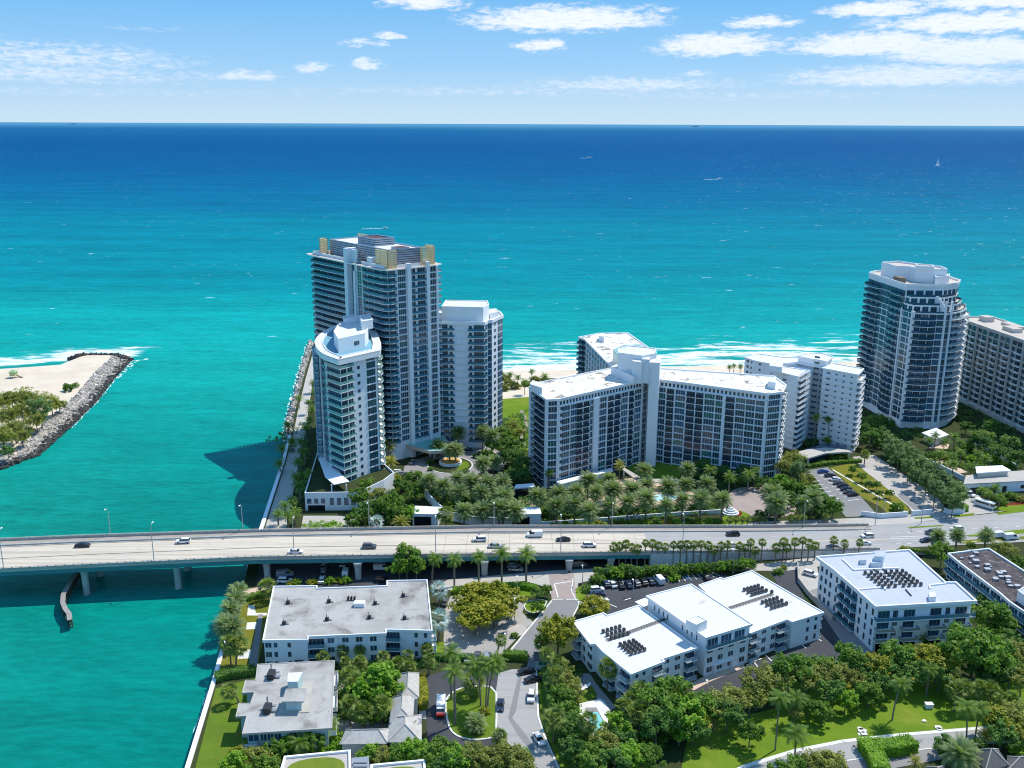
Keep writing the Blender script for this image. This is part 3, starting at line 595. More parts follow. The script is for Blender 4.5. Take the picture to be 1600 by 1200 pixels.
# ------------------------------------------------------------------ sea walls
def wall_along(name, pts, w, z0, z1, mt, label, cat='wall', world=False, cap=None):
    q = pts if world else PL(pts); b = MB()
    for a, c in zip(q, q[1:]):
        a, c = Vector(a), Vector(c); e = (c - a).normalized(); o = Vector((-e.y, e.x)) * w / 2; c = c + e * .02
        b.hexa([(*(a - o), z0), (*(c - o), z0), (*(c + o), z0), (*(a + o), z0), (*(a - o), z1), (*(c - o), z1), (*(c + o), z1), (*(a + o), z1)])
        if cap:
            o2 = o * (1 + cap); b.hexa([(*(a - o2), z1), (*(c - o2), z1), (*(c + o2), z1), (*(a + o2), z1), (*(a - o2), z1 + .15), (*(c - o2), z1 + .15), (*(c + o2), z1 + .15), (*(a + o2), z1 + .15)])
    return tag(b.build(name, mt), label, cat)
wall_along('seawall', INLET[:4], 1.1, -1.4, GZ + .4, WHITE, 'long white seawall edging the grass beside the inlet in the foreground', world=True)
wall_along('seawall', [XY(388, 880), XY(407, 832), XY(443, 722), XY(453, 682)], 1.3, -1.4, GZ + .9, WHITE2, 'pale shaded seawall between the inlet and the palm promenade by the curved tower', world=True)
# ------------------------------------------------------------------ bridge
NEAR = [P(*q) for q in [(-80, 896, 10.5), (140, 885, 10.6), (400, 873, 10.6), (760, 868, 9.2), (1017, 865, 7.2), (1200, 862, 5.4), (1300, 860.5, 4.3), (1400, 859, 2.75)]]
FAR = [P(*q) for q in [(-80, 849, 10.5), (140, 840, 10.6), (400, 831.5, 10.6), (760, 825, 9.2), (1017, 825, 7.2), (1200, 824.5, 5.4), (1300, 823, 4.3), (1400, 821, 2.75)]]
def along(line, x):                                             # the point of an edge line at world x
    for a, c in zip(line, line[1:]):
        if x <= c.x or c is line[-1]: return a + (c - a) * ((x - a.x) / (c.x - a.x))
def deckpt(x, f, dz=0.0):
    a, c = along(NEAR, x), along(FAR, x); q = a + (c - a) * f; return Vector((q.x, q.y, q.z + dz))
XS0, XS1 = NEAR[0].x, NEAR[4].x
XEND = NEAR[-1].x
def strip(b, x0, x1, f0, f1, dz, mi=0, step=6.0):
    n = max(1, int((x1 - x0) / step))
    for i in range(n):
        xa, xb = x0 + (x1 - x0) * i / n, x0 + (x1 - x0) * (i + 1) / n
        b.quad(deckpt(xa, f0, dz), deckpt(xb, f0, dz), deckpt(xb, f1, dz), deckpt(xa, f1, dz), mi)
def beam(b, x0, x1, f0, f1, zb, zt, mi=0, step=6.0):
    n = max(1, int((x1 - x0) / step))
    for i in range(n):
        xa, xb = x0 + (x1 - x0) * i / n, x0 + (x1 - x0) * (i + 1) / n + .01
        b.hexa([deckpt(xa, f0, zb), deckpt(xb, f0, zb), deckpt(xb, f1, zb), deckpt(xa, f1, zb), deckpt(xa, f0, zt), deckpt(xb, f0, zt), deckpt(xb, f1, zt), deckpt(xa, f1, zt)], mi)
br = thing('road_bridge', 'long concrete road bridge with teal side girders crossing the inlet', 'bridge')
b = MB(); beam(b, XS0, XS1, 0.0, 1.0, -.45, 0); b.build('deck', DECK, br)
for f in (.015, .34, .64, .965): b = MB(); beam(b, XS0, XS1, f - .015, f + .015, -1.8, -.44); b.build('girder', TEALG, br)
b = MB(); beam(b, XS0, XEND - 6, 0.0, .018, 0.0, .75); beam(b, XS0, XEND - 6, .0, .012, 1.05, 1.13)
x = XS0
while x < XEND - 7:
    beam(b, x, x + .25, .001, .011, .75, 1.05, step=1); x += 2.6
b.build('parapet', PALE, br)
b = MB(); beam(b, XS0, XEND - 3, .982, 1.0, 0.0, .95); beam(b, XS0, XEND - 3, .985, .997, 1.2, 1.28)
x = XS0
while x < XEND - 4:
    beam(b, x, x + .25, .986, .996, .95, 1.2, step=1); x += 2.6
b.build('parapet', PALE, br)
b = MB(); beam(b, XS0, XEND - 3, .845, .98, 0.0, .22); b.build('footway', mat('footway_concrete', (.33, .29, .25), .9, .2, var=.3), br)
b = MB(); beam(b, XS0, XEND - 8, .825, .842, 0.0, .5); b.build('traffic_barrier', CONC, br)
def column(px, py, zb, top, r=1.05):
    q = P(px, py, zb); b = MB(); ztop = deckpt(q.x, .2, -1.75).z
    b.tube([(q.x, q.y, -1.5 if zb == 0 else GZ - .2), (q.x, q.y, ztop - 3.0)], r, 14); b.tube([(q.x, q.y, ztop - 3.0), (q.x, q.y, ztop - 1.2), (q.x, q.y, ztop)], [r, r * 1.15, r * 1.5], 14)
    b.build('pier', CONC, br)
for px, py, zb in [(136, 928, 0), (279, 919, 0), (418, 903, GZ), (560, 904, GZ), (757, 898, GZ), (889, 891, GZ), (954, 886, GZ)]:
    column(px, py, zb, 0)
    q = P(px, py, zb); q2 = Vector((q.x - 1.2, q.y + 13, zb)); b = MB(); ztop = deckpt(q2.x, .7, -1.75).z
    b.tube([(q2.x, q2.y, -1.5 if zb == 0 else GZ - .2), (q2.x, q2.y, ztop - 2.5)], 1.25, 14); b.tube([(q2.x, q2.y, ztop - 2.5), (q2.x, q2.y, ztop)], [1.3, 2.1], 14); b.build('pier', CONC, br)
    b = MB(); cz = ztop; b.hexa([(q.x - 1.1, q.y - 1.4, cz - .7), (q.x + 1.1, q.y - 1.4, cz - .7), (q2.x + 1.1, q2.y + 2, cz - .7), (q2.x - 1.1, q2.y + 2, cz - .7), (q.x - 1.1, q.y - 1.4, cz + .1), (q.x + 1.1, q.y - 1.4, cz + .1), (q2.x + 1.1, q2.y + 2, cz + .1), (q2.x - 1.1, q2.y + 2, cz + .1)]); b.build('pier_cap', CONC, br)
# ramp on land: solid fill between two retaining walls
b = MB(); xs_ = [XS1 + (XEND - XS1) * i / 24 for i in range(25)]
for xa, xb in zip(xs_, xs_[1:]):
    b.quad(deckpt(xa, 0), deckpt(xb, 0), deckpt(xb, 1), deckpt(xa, 1))
struct('road', b, ASPHM)
for f0, f1, lab in ((-.02, .0, 'long pale retaining wall of the bridge ramp behind the row of fan palms'), (1.0, 1.02, 'retaining wall on the hotel side of the bridge ramp')):
    b = MB()
    for xa, xb in zip(xs_, xs_[1:]):
        za, zb_ = deckpt(xa, 0).z, deckpt(xb, 0).z; g0 = GZ - .3
        A, Bq, Cq, D = deckpt(xa, f0), deckpt(xb, f0), deckpt(xb, f1), deckpt(xa, f1)
        b.hexa([(A.x, A.y, g0), (Bq.x, Bq.y, g0), (Cq.x, Cq.y, g0), (D.x, D.y, g0), (A.x, A.y, za + .02), (Bq.x, Bq.y, zb_ + .02), (Cq.x, Cq.y, zb_ + .02), (D.x, D.y, za + .02)])
    x = XS1 + 1
    while x < XEND - 12:                                         # panel ribs
        a = deckpt(x, f0 if f0 < 0 else f1); s = -.06 if f0 < 0 else .06
        b.box(x, x + .22, min(a.y, a.y + s), max(a.y, a.y + s), GZ, a.z - .1); x += 3.0
    tag(b.build('retaining_wall', mat('wall_panel_concrete', (.60, .58, .56), .9, .2, var=.35, vscale=.3), None), lab, 'wall')
b = MB(); a0, a1 = deckpt(XS1 - .3, 0), deckpt(XS1 - .3, 1)
b.hexa([(a0.x, a0.y, GZ), (a0.x + .6, a0.y, GZ), (a1.x + .6, a1.y, GZ), (a1.x, a1.y, GZ), (a0.x, a0.y, a0.z - .46), (a0.x + .6, a0.y, a0.z - .46), (a1.x + .6, a1.y, a1.z - .46), (a1.x, a1.y, a1.z - .46)]); b.build('abutment', CONC, br)
# painted lines and joints on the deck
b = MB()
strip(b, XS0, XS1, .390, .408, .03); strip(b, XS0, XS1, .785, .802, .03)
x = XS0
while x < XS1:
    (strip(b, x, x + .06, .03, .82, .03, step=1) if x > -25 else None); x += 7.2
b.build('expansion_joint', JOINT, br)
b = MB(); strip(b, XS0, XEND - 5, .375, .382, .035); strip(b, XS0, XEND - 5, .805, .812, .035); strip(b, XS0, XEND - 5, .035, .043, .035)
x = XS0
while x < XEND - 5:
    strip(b, x, x + 3, .205, .212, .035, step=1); strip(b, x, x + 3, .595, .602, .035, step=1); x += 12
struct('road_marking', b, LINE)
b = MB(); strip(b, XS1, XEND, .395, .425, .035); struct('median_strip', b, mat('median_concrete', (.50, .42, .30), .9, .2, var=.4, vscale=.3))
# markings where the avenue continues at ground level
b = []
for i in range(14):
    x0, x1 = 1400 + i * 17, 1407 + i * 17; b.append((XY(x0, 833.5 - i * .9), XY(x1, 833.2 - i * .9)))
    b.append((XY(x0, 850.5 - i * .5), XY(x1, 850.3 - i * .5)))
b.append((XY(1390, 840), XY(1500, 836.5))); b.append((XY(1390, 842.5), XY(1502, 840)))
lines('road_marking', b, .3, LINE, 5)
# timber fender that curves away from the second pier
path = [Vector(XY(a, c, 0)) for a, c in [(133, 893), (127, 903), (116, 917), (107, 933), (101, 944), (100, 957), (104, 967), (110, 975), (111, 985)]]
fd = thing('pier_fender', 'curved weathered timber fender in the water under the bridge', 'fender')
b = MB(); b2 = MB()
for a, c in zip(path, path[1:]):
    e = (c - a).normalized(); o = Vector((-e.y, e.x)); L = (c - a).length
    for k in range(3):
        zz = .7 + k * .95
        b.hexa([(*(a - o * .18), zz), (*(c - o * .18), zz), (*(c + o * .18), zz), (*(a + o * .18), zz), (*(a - o * .18), zz + .6), (*(c - o * .18), zz + .6), (*(c + o * .18), zz + .6), (*(a + o * .18), zz + .6)])
    b.hexa([(*(a - o * .7), 3.3), (*(c - o * .7), 3.3), (*(c + o * .7), 3.3), (*(a + o * .7), 3.3), (*(a - o * .7), 3.5), (*(c - o * .7), 3.5), (*(c + o * .7), 3.5), (*(a + o * .7), 3.5)], 1)
    d = 0
    while d < L:
        p = a + e * d; b2.tube([(p.x + o.x * .5, p.y + o.y * .5, -1.5), (p.x + o.x * .5, p.y + o.y * .5, 3.4)], .2, 6); b2.tube([(p.x - o.x * .5, p.y - o.y * .5, -1.5), (p.x - o.x * .5, p.y - o.y * .5, 3.4)], .2, 6); d += 2.4
b.build('plank_wall', [WOOD, mat('grey_boardwalk', (.30, .28, .26), .9, .1, var=.5, vscale=.8)], fd); b2.build('piling', WOOD, fd)
# ------------------------------------------------------------------ buildings
CAMV = Vector((0, 0, CAM_H))
class Bld:
    def __init__(s, name, label, cat, origin):
        s.root = thing(name, label, cat, (origin[0], origin[1], GZ)); s.o = Vector((origin[0], origin[1], GZ))
        s.wall = MB(); s.win = []; s.bal = []; s.r = random.Random(hash(label) % 1000 if False else sum(map(ord, label)))
    def shift(s, mb):
        mb.v = [(x - s.o.x, y - s.o.y, z - s.o.z) for x, y, z in mb.v]; return mb
    def part(s, name, mb, mats, parent=None):
        return s.shift(mb).build(name, mats, parent or s.root)
    def score(s, F, u, z, w, h):
        a, e, n, L = F; p = Vector((a[0] + e[0] * u, a[1] + e[1] * u, z)); d = CAMV - p
        return w * h * max(0.0, (d.x * n[0] + d.y * n[1]) / d.length) / d.length_squared * 1e4 * (1 + .012 * z)
    def window(s, F, u0, u1, z0, z1, mull=0, tones=(6, 3, 3, 2, 1, 1), frame=FRAME, rails=0, d=.05):
        b = MB(); b.fbox(F, u0, u1, z0, z1, -.1, d)
        w = .09; n = mull
        for k in range(1, n + 1):
            u = u0 + (u1 - u0) * k / (n + 1); b.fbox(F, u - w / 2, u + w / 2, z0, z1, d, d + .07, 1)
        for k in range(1, rails + 1):
            z = z0 + (z1 - z0) * k / (rails + 1); b.fbox(F, u0, u1, z - w / 2, z + w / 2, d, d + .06, 1)
        g = s.r.choices(GLASS, tones)[0]
        s.win.append((s.score(F, (u0 + u1) / 2, z0, u1 - u0, z1 - z0), b, [g, frame]))
    def balcony(s, F, u0, u1, z, dep, rail=RAILB, thick=.22, edge=WHITE2, h=1.05, poly=None, sides=True):
        b = MB(); r = MB()
        if poly is None:
            b.fbox(F, u0, u1, z - thick, z, -.05, dep)
            r.fbox(F, u0 + .05, u1 - .05, z + .06, z + h, dep - .12, dep - .06)
            if sides:
                r.fbox(F, u0 + .05, u0 + .11, z + .06, z + h, .05, dep - .12); r.fbox(F, u1 - .11, u1 - .05, z + .06, z + h, .05, dep - .12)
        else:
            b.prism(poly, z - thick, z)
            q = ccw(poly)
            inner = offset(q, .12); inner2 = offset(q, .06); n = len(q)
            for i in range(n):
                j = (i + 1) % n
                r.hexa([inner2[i] + (z + .06,), inner2[j] + (z + .06,), inner[j] + (z + .06,), inner[i] + (z + .06,), inner2[i] + (z + h,), inner2[j] + (z + h,), inner[j] + (z + h,), inner[i] + (z + h,)])
        s.bal.append((s.score(F, (u0 + u1) / 2, z, u1 - u0, 1.2), b, edge, r, rail))
    def finish(s, wallmat, cap=100):
        s.part('wall', s.wall, wallmat)
        for nm, L in (('window', s.win),):
            L.sort(key=lambda t: -t[0])
            for sc_, b, mats in L[:cap]: s.part(nm, b, mats)
            rest = L[cap:]
            if rest:
                allm = GLASS + [FRAME, DFRAME]; B = MB()
                for _, b, mats in rest:
                    b.m = [allm.index(mats[i]) for i in b.m]; B.add(b)
                o = s.part('window', B, allm); o['kind'] = 'stuff'
        s.bal.sort(key=lambda t: -t[0])
        for sc_, b, e, r, rm in s.bal[:cap]:
            o = s.part('balcony', b, e); s.part('railing', r, rm, o)
        rest = s.bal[cap:]
        if rest:
            ms = []; B = MB()
            for _, b, e, r, rm in rest:
                for q, mm in ((b, e), (r, rm)):
                    if mm not in ms: ms.append(mm)
                    q.m = [ms.index(mm)] * len(q.m); B.add(q)
            o = s.part('balcony', B, ms); o['kind'] = 'stuff'
def pt(F, u, d=0.0): return (F[0][0] + F[1][0] * u + F[2][0] * d, F[0][1] + F[1][1] * u + F[2][1] * d)
def grid(B, F, z0, fh, nf, bays, dep=1.3, rail=RAILB, band=.24, bandh=.30, pier=.42, edge=WHITE2, tones=(6, 3, 3, 2, 1, 1), frame=FRAME, skip=(), rails=0, mullw=1.25, proud=None):
    tot = sum(w for _, w in bays); k = F[3] / tot; u = 0.0; zt = z0 + fh * nf
    for kind, w in bays:
        u0, u1 = u, u + w * k; u = u1
        if kind == 'p': B.wall.fbox(F, u0, u1, z0 - 1, zt + .02, -.2, pier); continue
        if kind == 'P': B.wall.fbox(F, u0, u1, z0 - 1, zt + .02, -.2, pier * 2.2); continue
        if kind == 'x': continue
        for f in range(nf):
            if f in skip: continue
            z = z0 + f * fh
            if kind == 'w':
                B.window(F, u0 + .06, u1 - .06, z + .32, z + fh - .2, max(0, int((u1 - u0) / mullw) - 0), tones, frame, rails)
            elif kind == 'g':
                B.window(F, u0, u1, z + .12, z + fh - .1, max(1, int((u1 - u0) / 1.0)), tones, frame, rails)
            elif kind == 's':
                c = (u0 + u1) / 2; B.window(F, c - .65, c + .65, z + 1.0, z + 2.3, 0, (6, 4, 0, 0, 0, 0), frame)
            elif kind == 't':
                c = (u0 + u1) / 2; hw = (u1 - u0) * .36; B.window(F, c - hw, c + hw, z + .9, z + 2.35, 2, (6, 3, 1, 1, 0, 0), frame)
            elif kind == 'b':
                B.window(F, u0 + .05, u1 - .05, z + .1, z + fh - .35, max(1, int((u1 - u0) / 1.6)), (7, 4, 1, 0, 0, 0), DFRAME)
                B.balcony(F, u0, u1, z + .05, dep, rail, edge=edge)
            elif kind == 'd':
                B.window(F, u0, u1, z + .1, z + fh, 0, (1, 1, 0, 0, 0, 0), DFRAME)
    for f in range(nf + 1):
        z = z0 + f * fh
        if band: B.wall.fbox(F, 0, F[3], z - bandh / 2, z + bandh / 2, -.1, band)
def flatroof(B, poly, z, over=.3, mt=ROOFW, edge=WHITE, ph=.45, pw=.4, thick=.5):
    q = offset(ccw(poly), -over); b = MB(); b.prism(q, z - thick, z, 1, 0); b.ring(q, pw, z, z + ph, 1); return B.part('roof', b, [mt, edge])
def boxpart(B, name, poly, z0, z1, mats, top=None, ring=0):
    b = MB(); b.prism(poly, z0, z1, 0, None if top is None else top)
    if ring: b.ring(poly, .35, z1, z1 + ring, 0)
    return B.part(name, b, mats)
def louvbox(B, poly, z0, z1, m1, m2, topm, n=6, name='penthouse'):
    b = MB(); h = (z1 - z0) / n; q = ccw(poly)
    b.prism(offset(q, .12), z0, z1, 1, 2)
    for i in range(n): b.prism(q, z0 + i * h, z0 + i * h + h * .72, 0)
    b.ring(q, .4, z1 - .02, z1 + .5, 0); return B.part(name, b, [m1, m2, topm])
# ---- tall tower beside the inlet
ZT = 86.0; TS = .9077                                            # TS: metres per unit along its facades
L0, K0 = Vector((-92.6, 444.8)), Vector((-51.74, 395.8))
e = (K0 - L0).normalized() * TS; v = Vector((-e.y, e.x)); LW = (K0 - L0).length / TS; WD = 28.0
R0_ = K0 + v * WD; B0 = L0 + v * WD
T0 = Bld('apartment_tower', 'tallest glass and white apartment tower with gold roof screens beside the inlet', 'tower', ((L0 + R0_) / 2))
def FCS(a, c): F = FC(tuple(a), tuple(c)); return (F[0], (F[1][0] * TS, F[1][1] * TS), (F[2][0] * TS, F[2][1] * TS), F[3] / TS)
FL, FR, FB, FT = FCS(L0, K0), FCS(K0, R0_), FCS(R0_, B0), FCS(B0, L0)
def loc(u, w): q = L0 + e * u + v * w; return (q.x, q.y)
T0.wall.prism([tuple(L0), tuple(K0), tuple(R0_), tuple(B0)], GZ - .2, ZT - .05)
NF0, FH0, Z00 = 27, 2.8, 10.4
for f in range(NF0):
    z = Z00 + f * FH0
    # long side towards the inlet: continuous balconies with a pointed far end
    for k in range(5):
        T0.window(FL, .5 + k * 7.0, 7.2 + k * 7.0, z + .1, z + FH0 - .3, 4, (7, 4, 3, 0, 0, 1), DFRAME)
    T0.balcony(FL, 0, 35.5, z, 2.2, RAILB, poly=[pt(FL, -3.5, -2), pt(FL, 2, 2.6), pt(FL, 18, 2.6), pt(FL, 35.6, 1.5), pt(FL, 35.6, -.1), pt(FL, 0, -.1)])
    if f % 2 == 0:
        T0.window(FL, 43.6, 47.2, z + .1, z + 2 * FH0 - .2, 1, (0, 0, 0, 3, 1, 0), FRAME, 3)
    T0.window(FL, 38.6, 41.0, z + .05, z + FH0 - .05, 1, (2, 3, 3, 0, 0, 4), DFRAME)
    for a, c in ((48.0, 52.5), (53, 58), (58.5, 64), (64.3, LW - .1)): T0.window(FL, a, c, z + .15, z + FH0 - .3, 2, (6, 4, 2, 1, 0, 1), DFRAME)
    cp = [pt(FL, 50, -.1), pt(FL, 50, 1.0), pt(FL, 54, 1.9), pt(FL, LW - 3, 2.3), pt(FL, LW - .6, 2.1), pt(FR, 1.0, 1.7), pt(FR, 4.6, .7), pt(FR, 4.6, -.1), (K0.x, K0.y)]
    T0.balcony(FL, 55, LW, z, 2.2, RAILB, poly=cp)
    T0.window(FR, .2, 3.9, z + .15, z + FH0 - .3, 2, (6, 4, 2, 1, 0, 1), DFRAME)
    T0.window(FR, 5.2, 9.6, z + .35, z + FH0 - .25, 3, (4, 3, 5, 1, 1, 1), FRAME)
    T0.window(FR, 12.3, 15.0, z + .15, z + FH0 - .3, 1, (6, 4, 2, 1, 0, 1), FRAME)
    T0.window(FR, 16.4, 20.6, z + .15, z + FH0 - .3, 2, (6, 4, 2, 1, 0, 1), FRAME)
    T0.balcony(FR, 12.0, 20.9, z, .9, RAILB, sides=False)
    T0.window(FR, 22.9, 26.8, z + .35, z + FH0 - .25, 3, (5, 3, 5, 1, 1, 1), FRAME)
    for k in range(7): T0.window(FB, .6 + k * 9, 8.6 + k * 9, z + .2, z + FH0 - .3, 5, (4, 3, 5, 1, 1, 1), DFRAME)
    T0.balcony(FB, 0, 12, z, 2.6, RAILW, poly=[pt(FB, 1.0, -.1), pt(FB, .2, 2.4), pt(FB, 9, 3.0), pt(FB, 14, 2.0), pt(FB, 14, -.1)])
    T0.balcony(FB, 18, 60, z, 2.2, RAILW)
    T0.wall.fbox(FR, 4.6, 27.6, z - .18, z + .18, -.1, .25)
T0.wall.fbox(FL, 35.6, 38.4, GZ, ZT + 6.5, -3, 2.6)
T0.wall.fbox(FL, 35.6, 43.2, ZT, ZT + 6.0, -.8, -.2)
T0.wall.fbox(FL, 41.2, 42.9, GZ, ZT - 3.0, -.2, 1.1)
for a, c, d in ((4.5, 5.15, .55), (9.8, 12.0, 1.6), (21.0, 22.7, 1.2), (27.0, 27.9, .5)): T0.wall.fbox(FR, a, c, GZ, ZT + (2.2 if d > 1 else 0), -.2, d)
b = MB(); rp = [loc(-4, -1.5), loc(2, -3.0), loc(LW - 3, -2.4), loc(LW + 1.4, 0), loc(LW + 1.2, WD - 2), loc(LW - 1, WD + 3), loc(6, WD + 2)]
b.prism(rp, ZT, ZT + .45, 1, 0); b.ring(offset(ccw(rp), 2.6), .3, ZT + .45, ZT + 1.7, 1); T0.part('roof', b, [ROOFT, WHITE])
bb = [loc(9, 5), loc(LW - 7, 5), loc(LW - 5, WD - 5), loc(8, WD - 5)]
louvbox(T0, bb, ZT + .45, ZT + 7.2, LOUVER, DARKM, ROOFW, 7)
louvbox(T0, [loc(30, 9), loc(46, 9), loc(46, WD - 8), loc(30, WD - 8)], ZT + 7.2, ZT + 10, LOUVER, DARKM, REDR, 3, 'plant_room')
boxpart(T0, 'plant_room', [loc(LW - 12, 10), loc(LW - 5.5, 10), loc(LW - 5.5, 16), loc(LW - 12, 16)], ZT + 7.2, ZT + 8.2, [LOUVER, REDR], 1)
boxpart(T0, 'plant_room', [loc(51, 1), loc(55, 1), loc(55, 5), loc(51, 5)], ZT + .45, ZT + 3.8, [WHITE])
for uu, ww, ul, wl, hh in ((2.0, 3, 8.5, .5, 7.4), (2.0, 3, .5, 4.0, 7.4), (3.0, WD - 3, 11, .5, 8.4), (LW - 11, .6, 10.4, .5, 7.8), (LW - 1.1, .6, .5, 5.0, 7.8), (LW - 1.1, WD - 9, .5, 8, 8.2), (LW - 8, WD - 1.4, 7, .5, 8.2)):
    n = 9; h = hh / n; b = MB(); z0 = ZT + .46
    for i in range(n):
        b.prism([loc(uu, ww), loc(uu + ul, ww), loc(uu + ul, ww + wl), loc(uu, ww + wl)], z0 + i * h, z0 + i * h + h * .62)
    for a_, c_ in ((0, 0), (ul - .5, 0), (0, wl - .5), (ul - .5, wl - .5), (ul / 2 - .2, wl / 2 - .2)): b.prism([loc(uu + a_ + .05, ww + c_ + .05), loc(uu + a_ + .4, ww + c_ + .05), loc(uu + a_ + .4, ww + c_ + .4), loc(uu + a_ + .05, ww + c_ + .4)], z0, z0 + hh - .02)
    T0.part('gold_screen', b, GOLD)
rr = random.Random(4); TFM = mat('terrace_brown', (.12, .08, .05), .9, .1, var=.7, vscale=1.2, vcol=(.05, .07, .02))
for i in range(30):
    u = rr.choice([rr.uniform(6, 33), rr.uniform(44, 50)]); q = loc(u, rr.uniform(1.5, 3.6)); s = rr.uniform(.25, .6); b = MB(); b.box(q[0] - s, q[0] + s, q[1] - s, q[1] + s, ZT + .45, ZT + .45 + s * 2); T0.part('terrace_planter', b, TFM)
T0.finish(WHITE2)
# ---- small curved tower in front of it
ZS = 58.5
c1 = [(-65.4, 353.5), (-53.3, 367.3), (-54.5, 379), (-60, 405), (-66, 418), (-72.5, 421), (-77.5, 413), (-80.0, 398), (-79.6, 384), (-76.2, 371), (-71.8, 361)]
T1 = Bld('curved_tower', 'slender white tower with curved roof terrace, in front of the tallest tower', 'tower', (-67, 385))
T1.wall.prism(c1, GZ, ZS - .1)
FW_ = FC(c1[0], c1[1]); FE = FC(c1[1], c1[2]); FE2 = FC(c1[2], c1[3])
NF1, FH1, Z01 = 16, 3.12, 8.3
for f in range(NF1):
    z = Z01 + f * FH1
    T1.window(FW_, .3, 3.0, z + .15, z + FH1 - .35, 1, (7, 4, 1, 0, 0, 0), DFRAME); T1.window(FW_, 3.6, 5.9, z + .3, z + FH1 - .4, 1, (2, 2, 5, 1, 2, 0), FRAME)
    T1.window(FW_, 8.3, 9.6, z + 1.0, z + 2.3, 0, (7, 4, 0, 0, 0, 0), DFRAME)
    T1.window(FW_, 13.0, 17.4, z + .35, z + FH1 - .25, 3, (3, 2, 6, 1, 2, 0), DFRAME)
    T1.wall.fbox(FW_, 12.9, 17.5, z - .1, z + .22, -.1, .3)
    T1.balcony(FW_, 0, 6, z, 1.5, RAILG, edge=WHITE, poly=[pt(FW_, 6.2, -.1), pt(FW_, 6.2, 1.0), pt(FW_, 2, 1.5), pt(FW_, -1.4, 1.6), (-72.6, 359.6), (-70.6, 362.0)])
    T1.balcony(FE, 0, 6, z, 2.0, RAILG, edge=WHITE, poly=[pt(FE, .1, -.1), pt(FE, -.5, 1.6), pt(FE, 3, 2.3), pt(FE, 7, 1.4), pt(FE, 7, -.1)])
    T1.window(FE, .4, 7, z + .2, z + FH1 - .3, 3, (6, 3, 3, 0, 0, 0), DFRAME)
    for (a, c, nm) in ((c1[9], c1[10], 4), (c1[8], c1[9], 6), (c1[7], c1[8], 6), (c1[6], c1[7], 6), (c1[10], c1[0], 4), (c1[2], c1[3], 10)):
        Fq = FC(a, c); T1.window(Fq, .1, Fq[3] - .1, z + .12, z + FH1 - .12, nm, (2, 3, 4, 0, 0, 6), DFRAME)
    pl = [(-77.2, 371), (-79.0, 370.8), (-82.2, 384), (-82.6, 398), (-81, 408), (-79.2, 408), (-80.2, 398), (-79.8, 384)]
    T1.balcony(FC(c1[9], c1[8]), 0, 12, z, 1.6, RAILB, edge=WHITE2, poly=pl)
for i in (8, 9, 10): Fq = FC(c1[i], c1[(i + 1) % 11]); T1.wall.fbox(Fq, -.3, .5, GZ, ZS, -.3, .5)
cv = c1[3:] + [c1[0]]
for _ in range(2):
    cv = [cv[0]] + [(a[0] * (1 - f) + c[0] * f, a[1] * (1 - f) + c[1] * f) for a, c in zip(cv, cv[1:]) for f in (.25, .75)] + [cv[-1]]
c1r = c1[:3] + cv[:-1]
b = MB(); ro = offset(c1r, -1.5)
b.prism(offset(c1r, -.5), ZS - .6, ZS, 1, 2); q = ccw(ro); b.ring(q, 3.0, ZS, ZS + .5, 0); b.ring(q, .5, ZS - 1.8, ZS - .02, 1); b.ring(offset(q, 2.95), .25, ZS, ZS + .9, 1)
T1.part('roof', b, [ROOFW, WHITE, TERR_SHADE])
pf = [(-67.5, 364), (-58.8, 374.5), (-58.8, 384), (-63, 400), (-69, 404), (-72.5, 392), (-71.8, 378)]
boxpart(T1, 'penthouse', pf, ZS, ZS + 5.2, [WHITE, ROOFW], 1, .5)
boxpart(T1, 'penthouse', [(-61, 382), (-57.0, 386), (-60, 398), (-64, 395)], ZS + 5.2, ZS + 8.6, [WHITE, ROOFW], 1, .3)
boxpart(T1, 'plant_room', [(-71, 396), (-65, 399), (-67, 405), (-72, 402)], ZS + 5.2, ZS + 7.0, [WHITE, ROOFW], 1, .3)
Fp = FC(pf[0], pf[1]); T1.window(Fp, 8.0, 10.6, ZS + 1.6, ZS + 3.2, 2, (5, 1, 0, 0, 0, 0), FRAME)
T1.finish(WHITE)
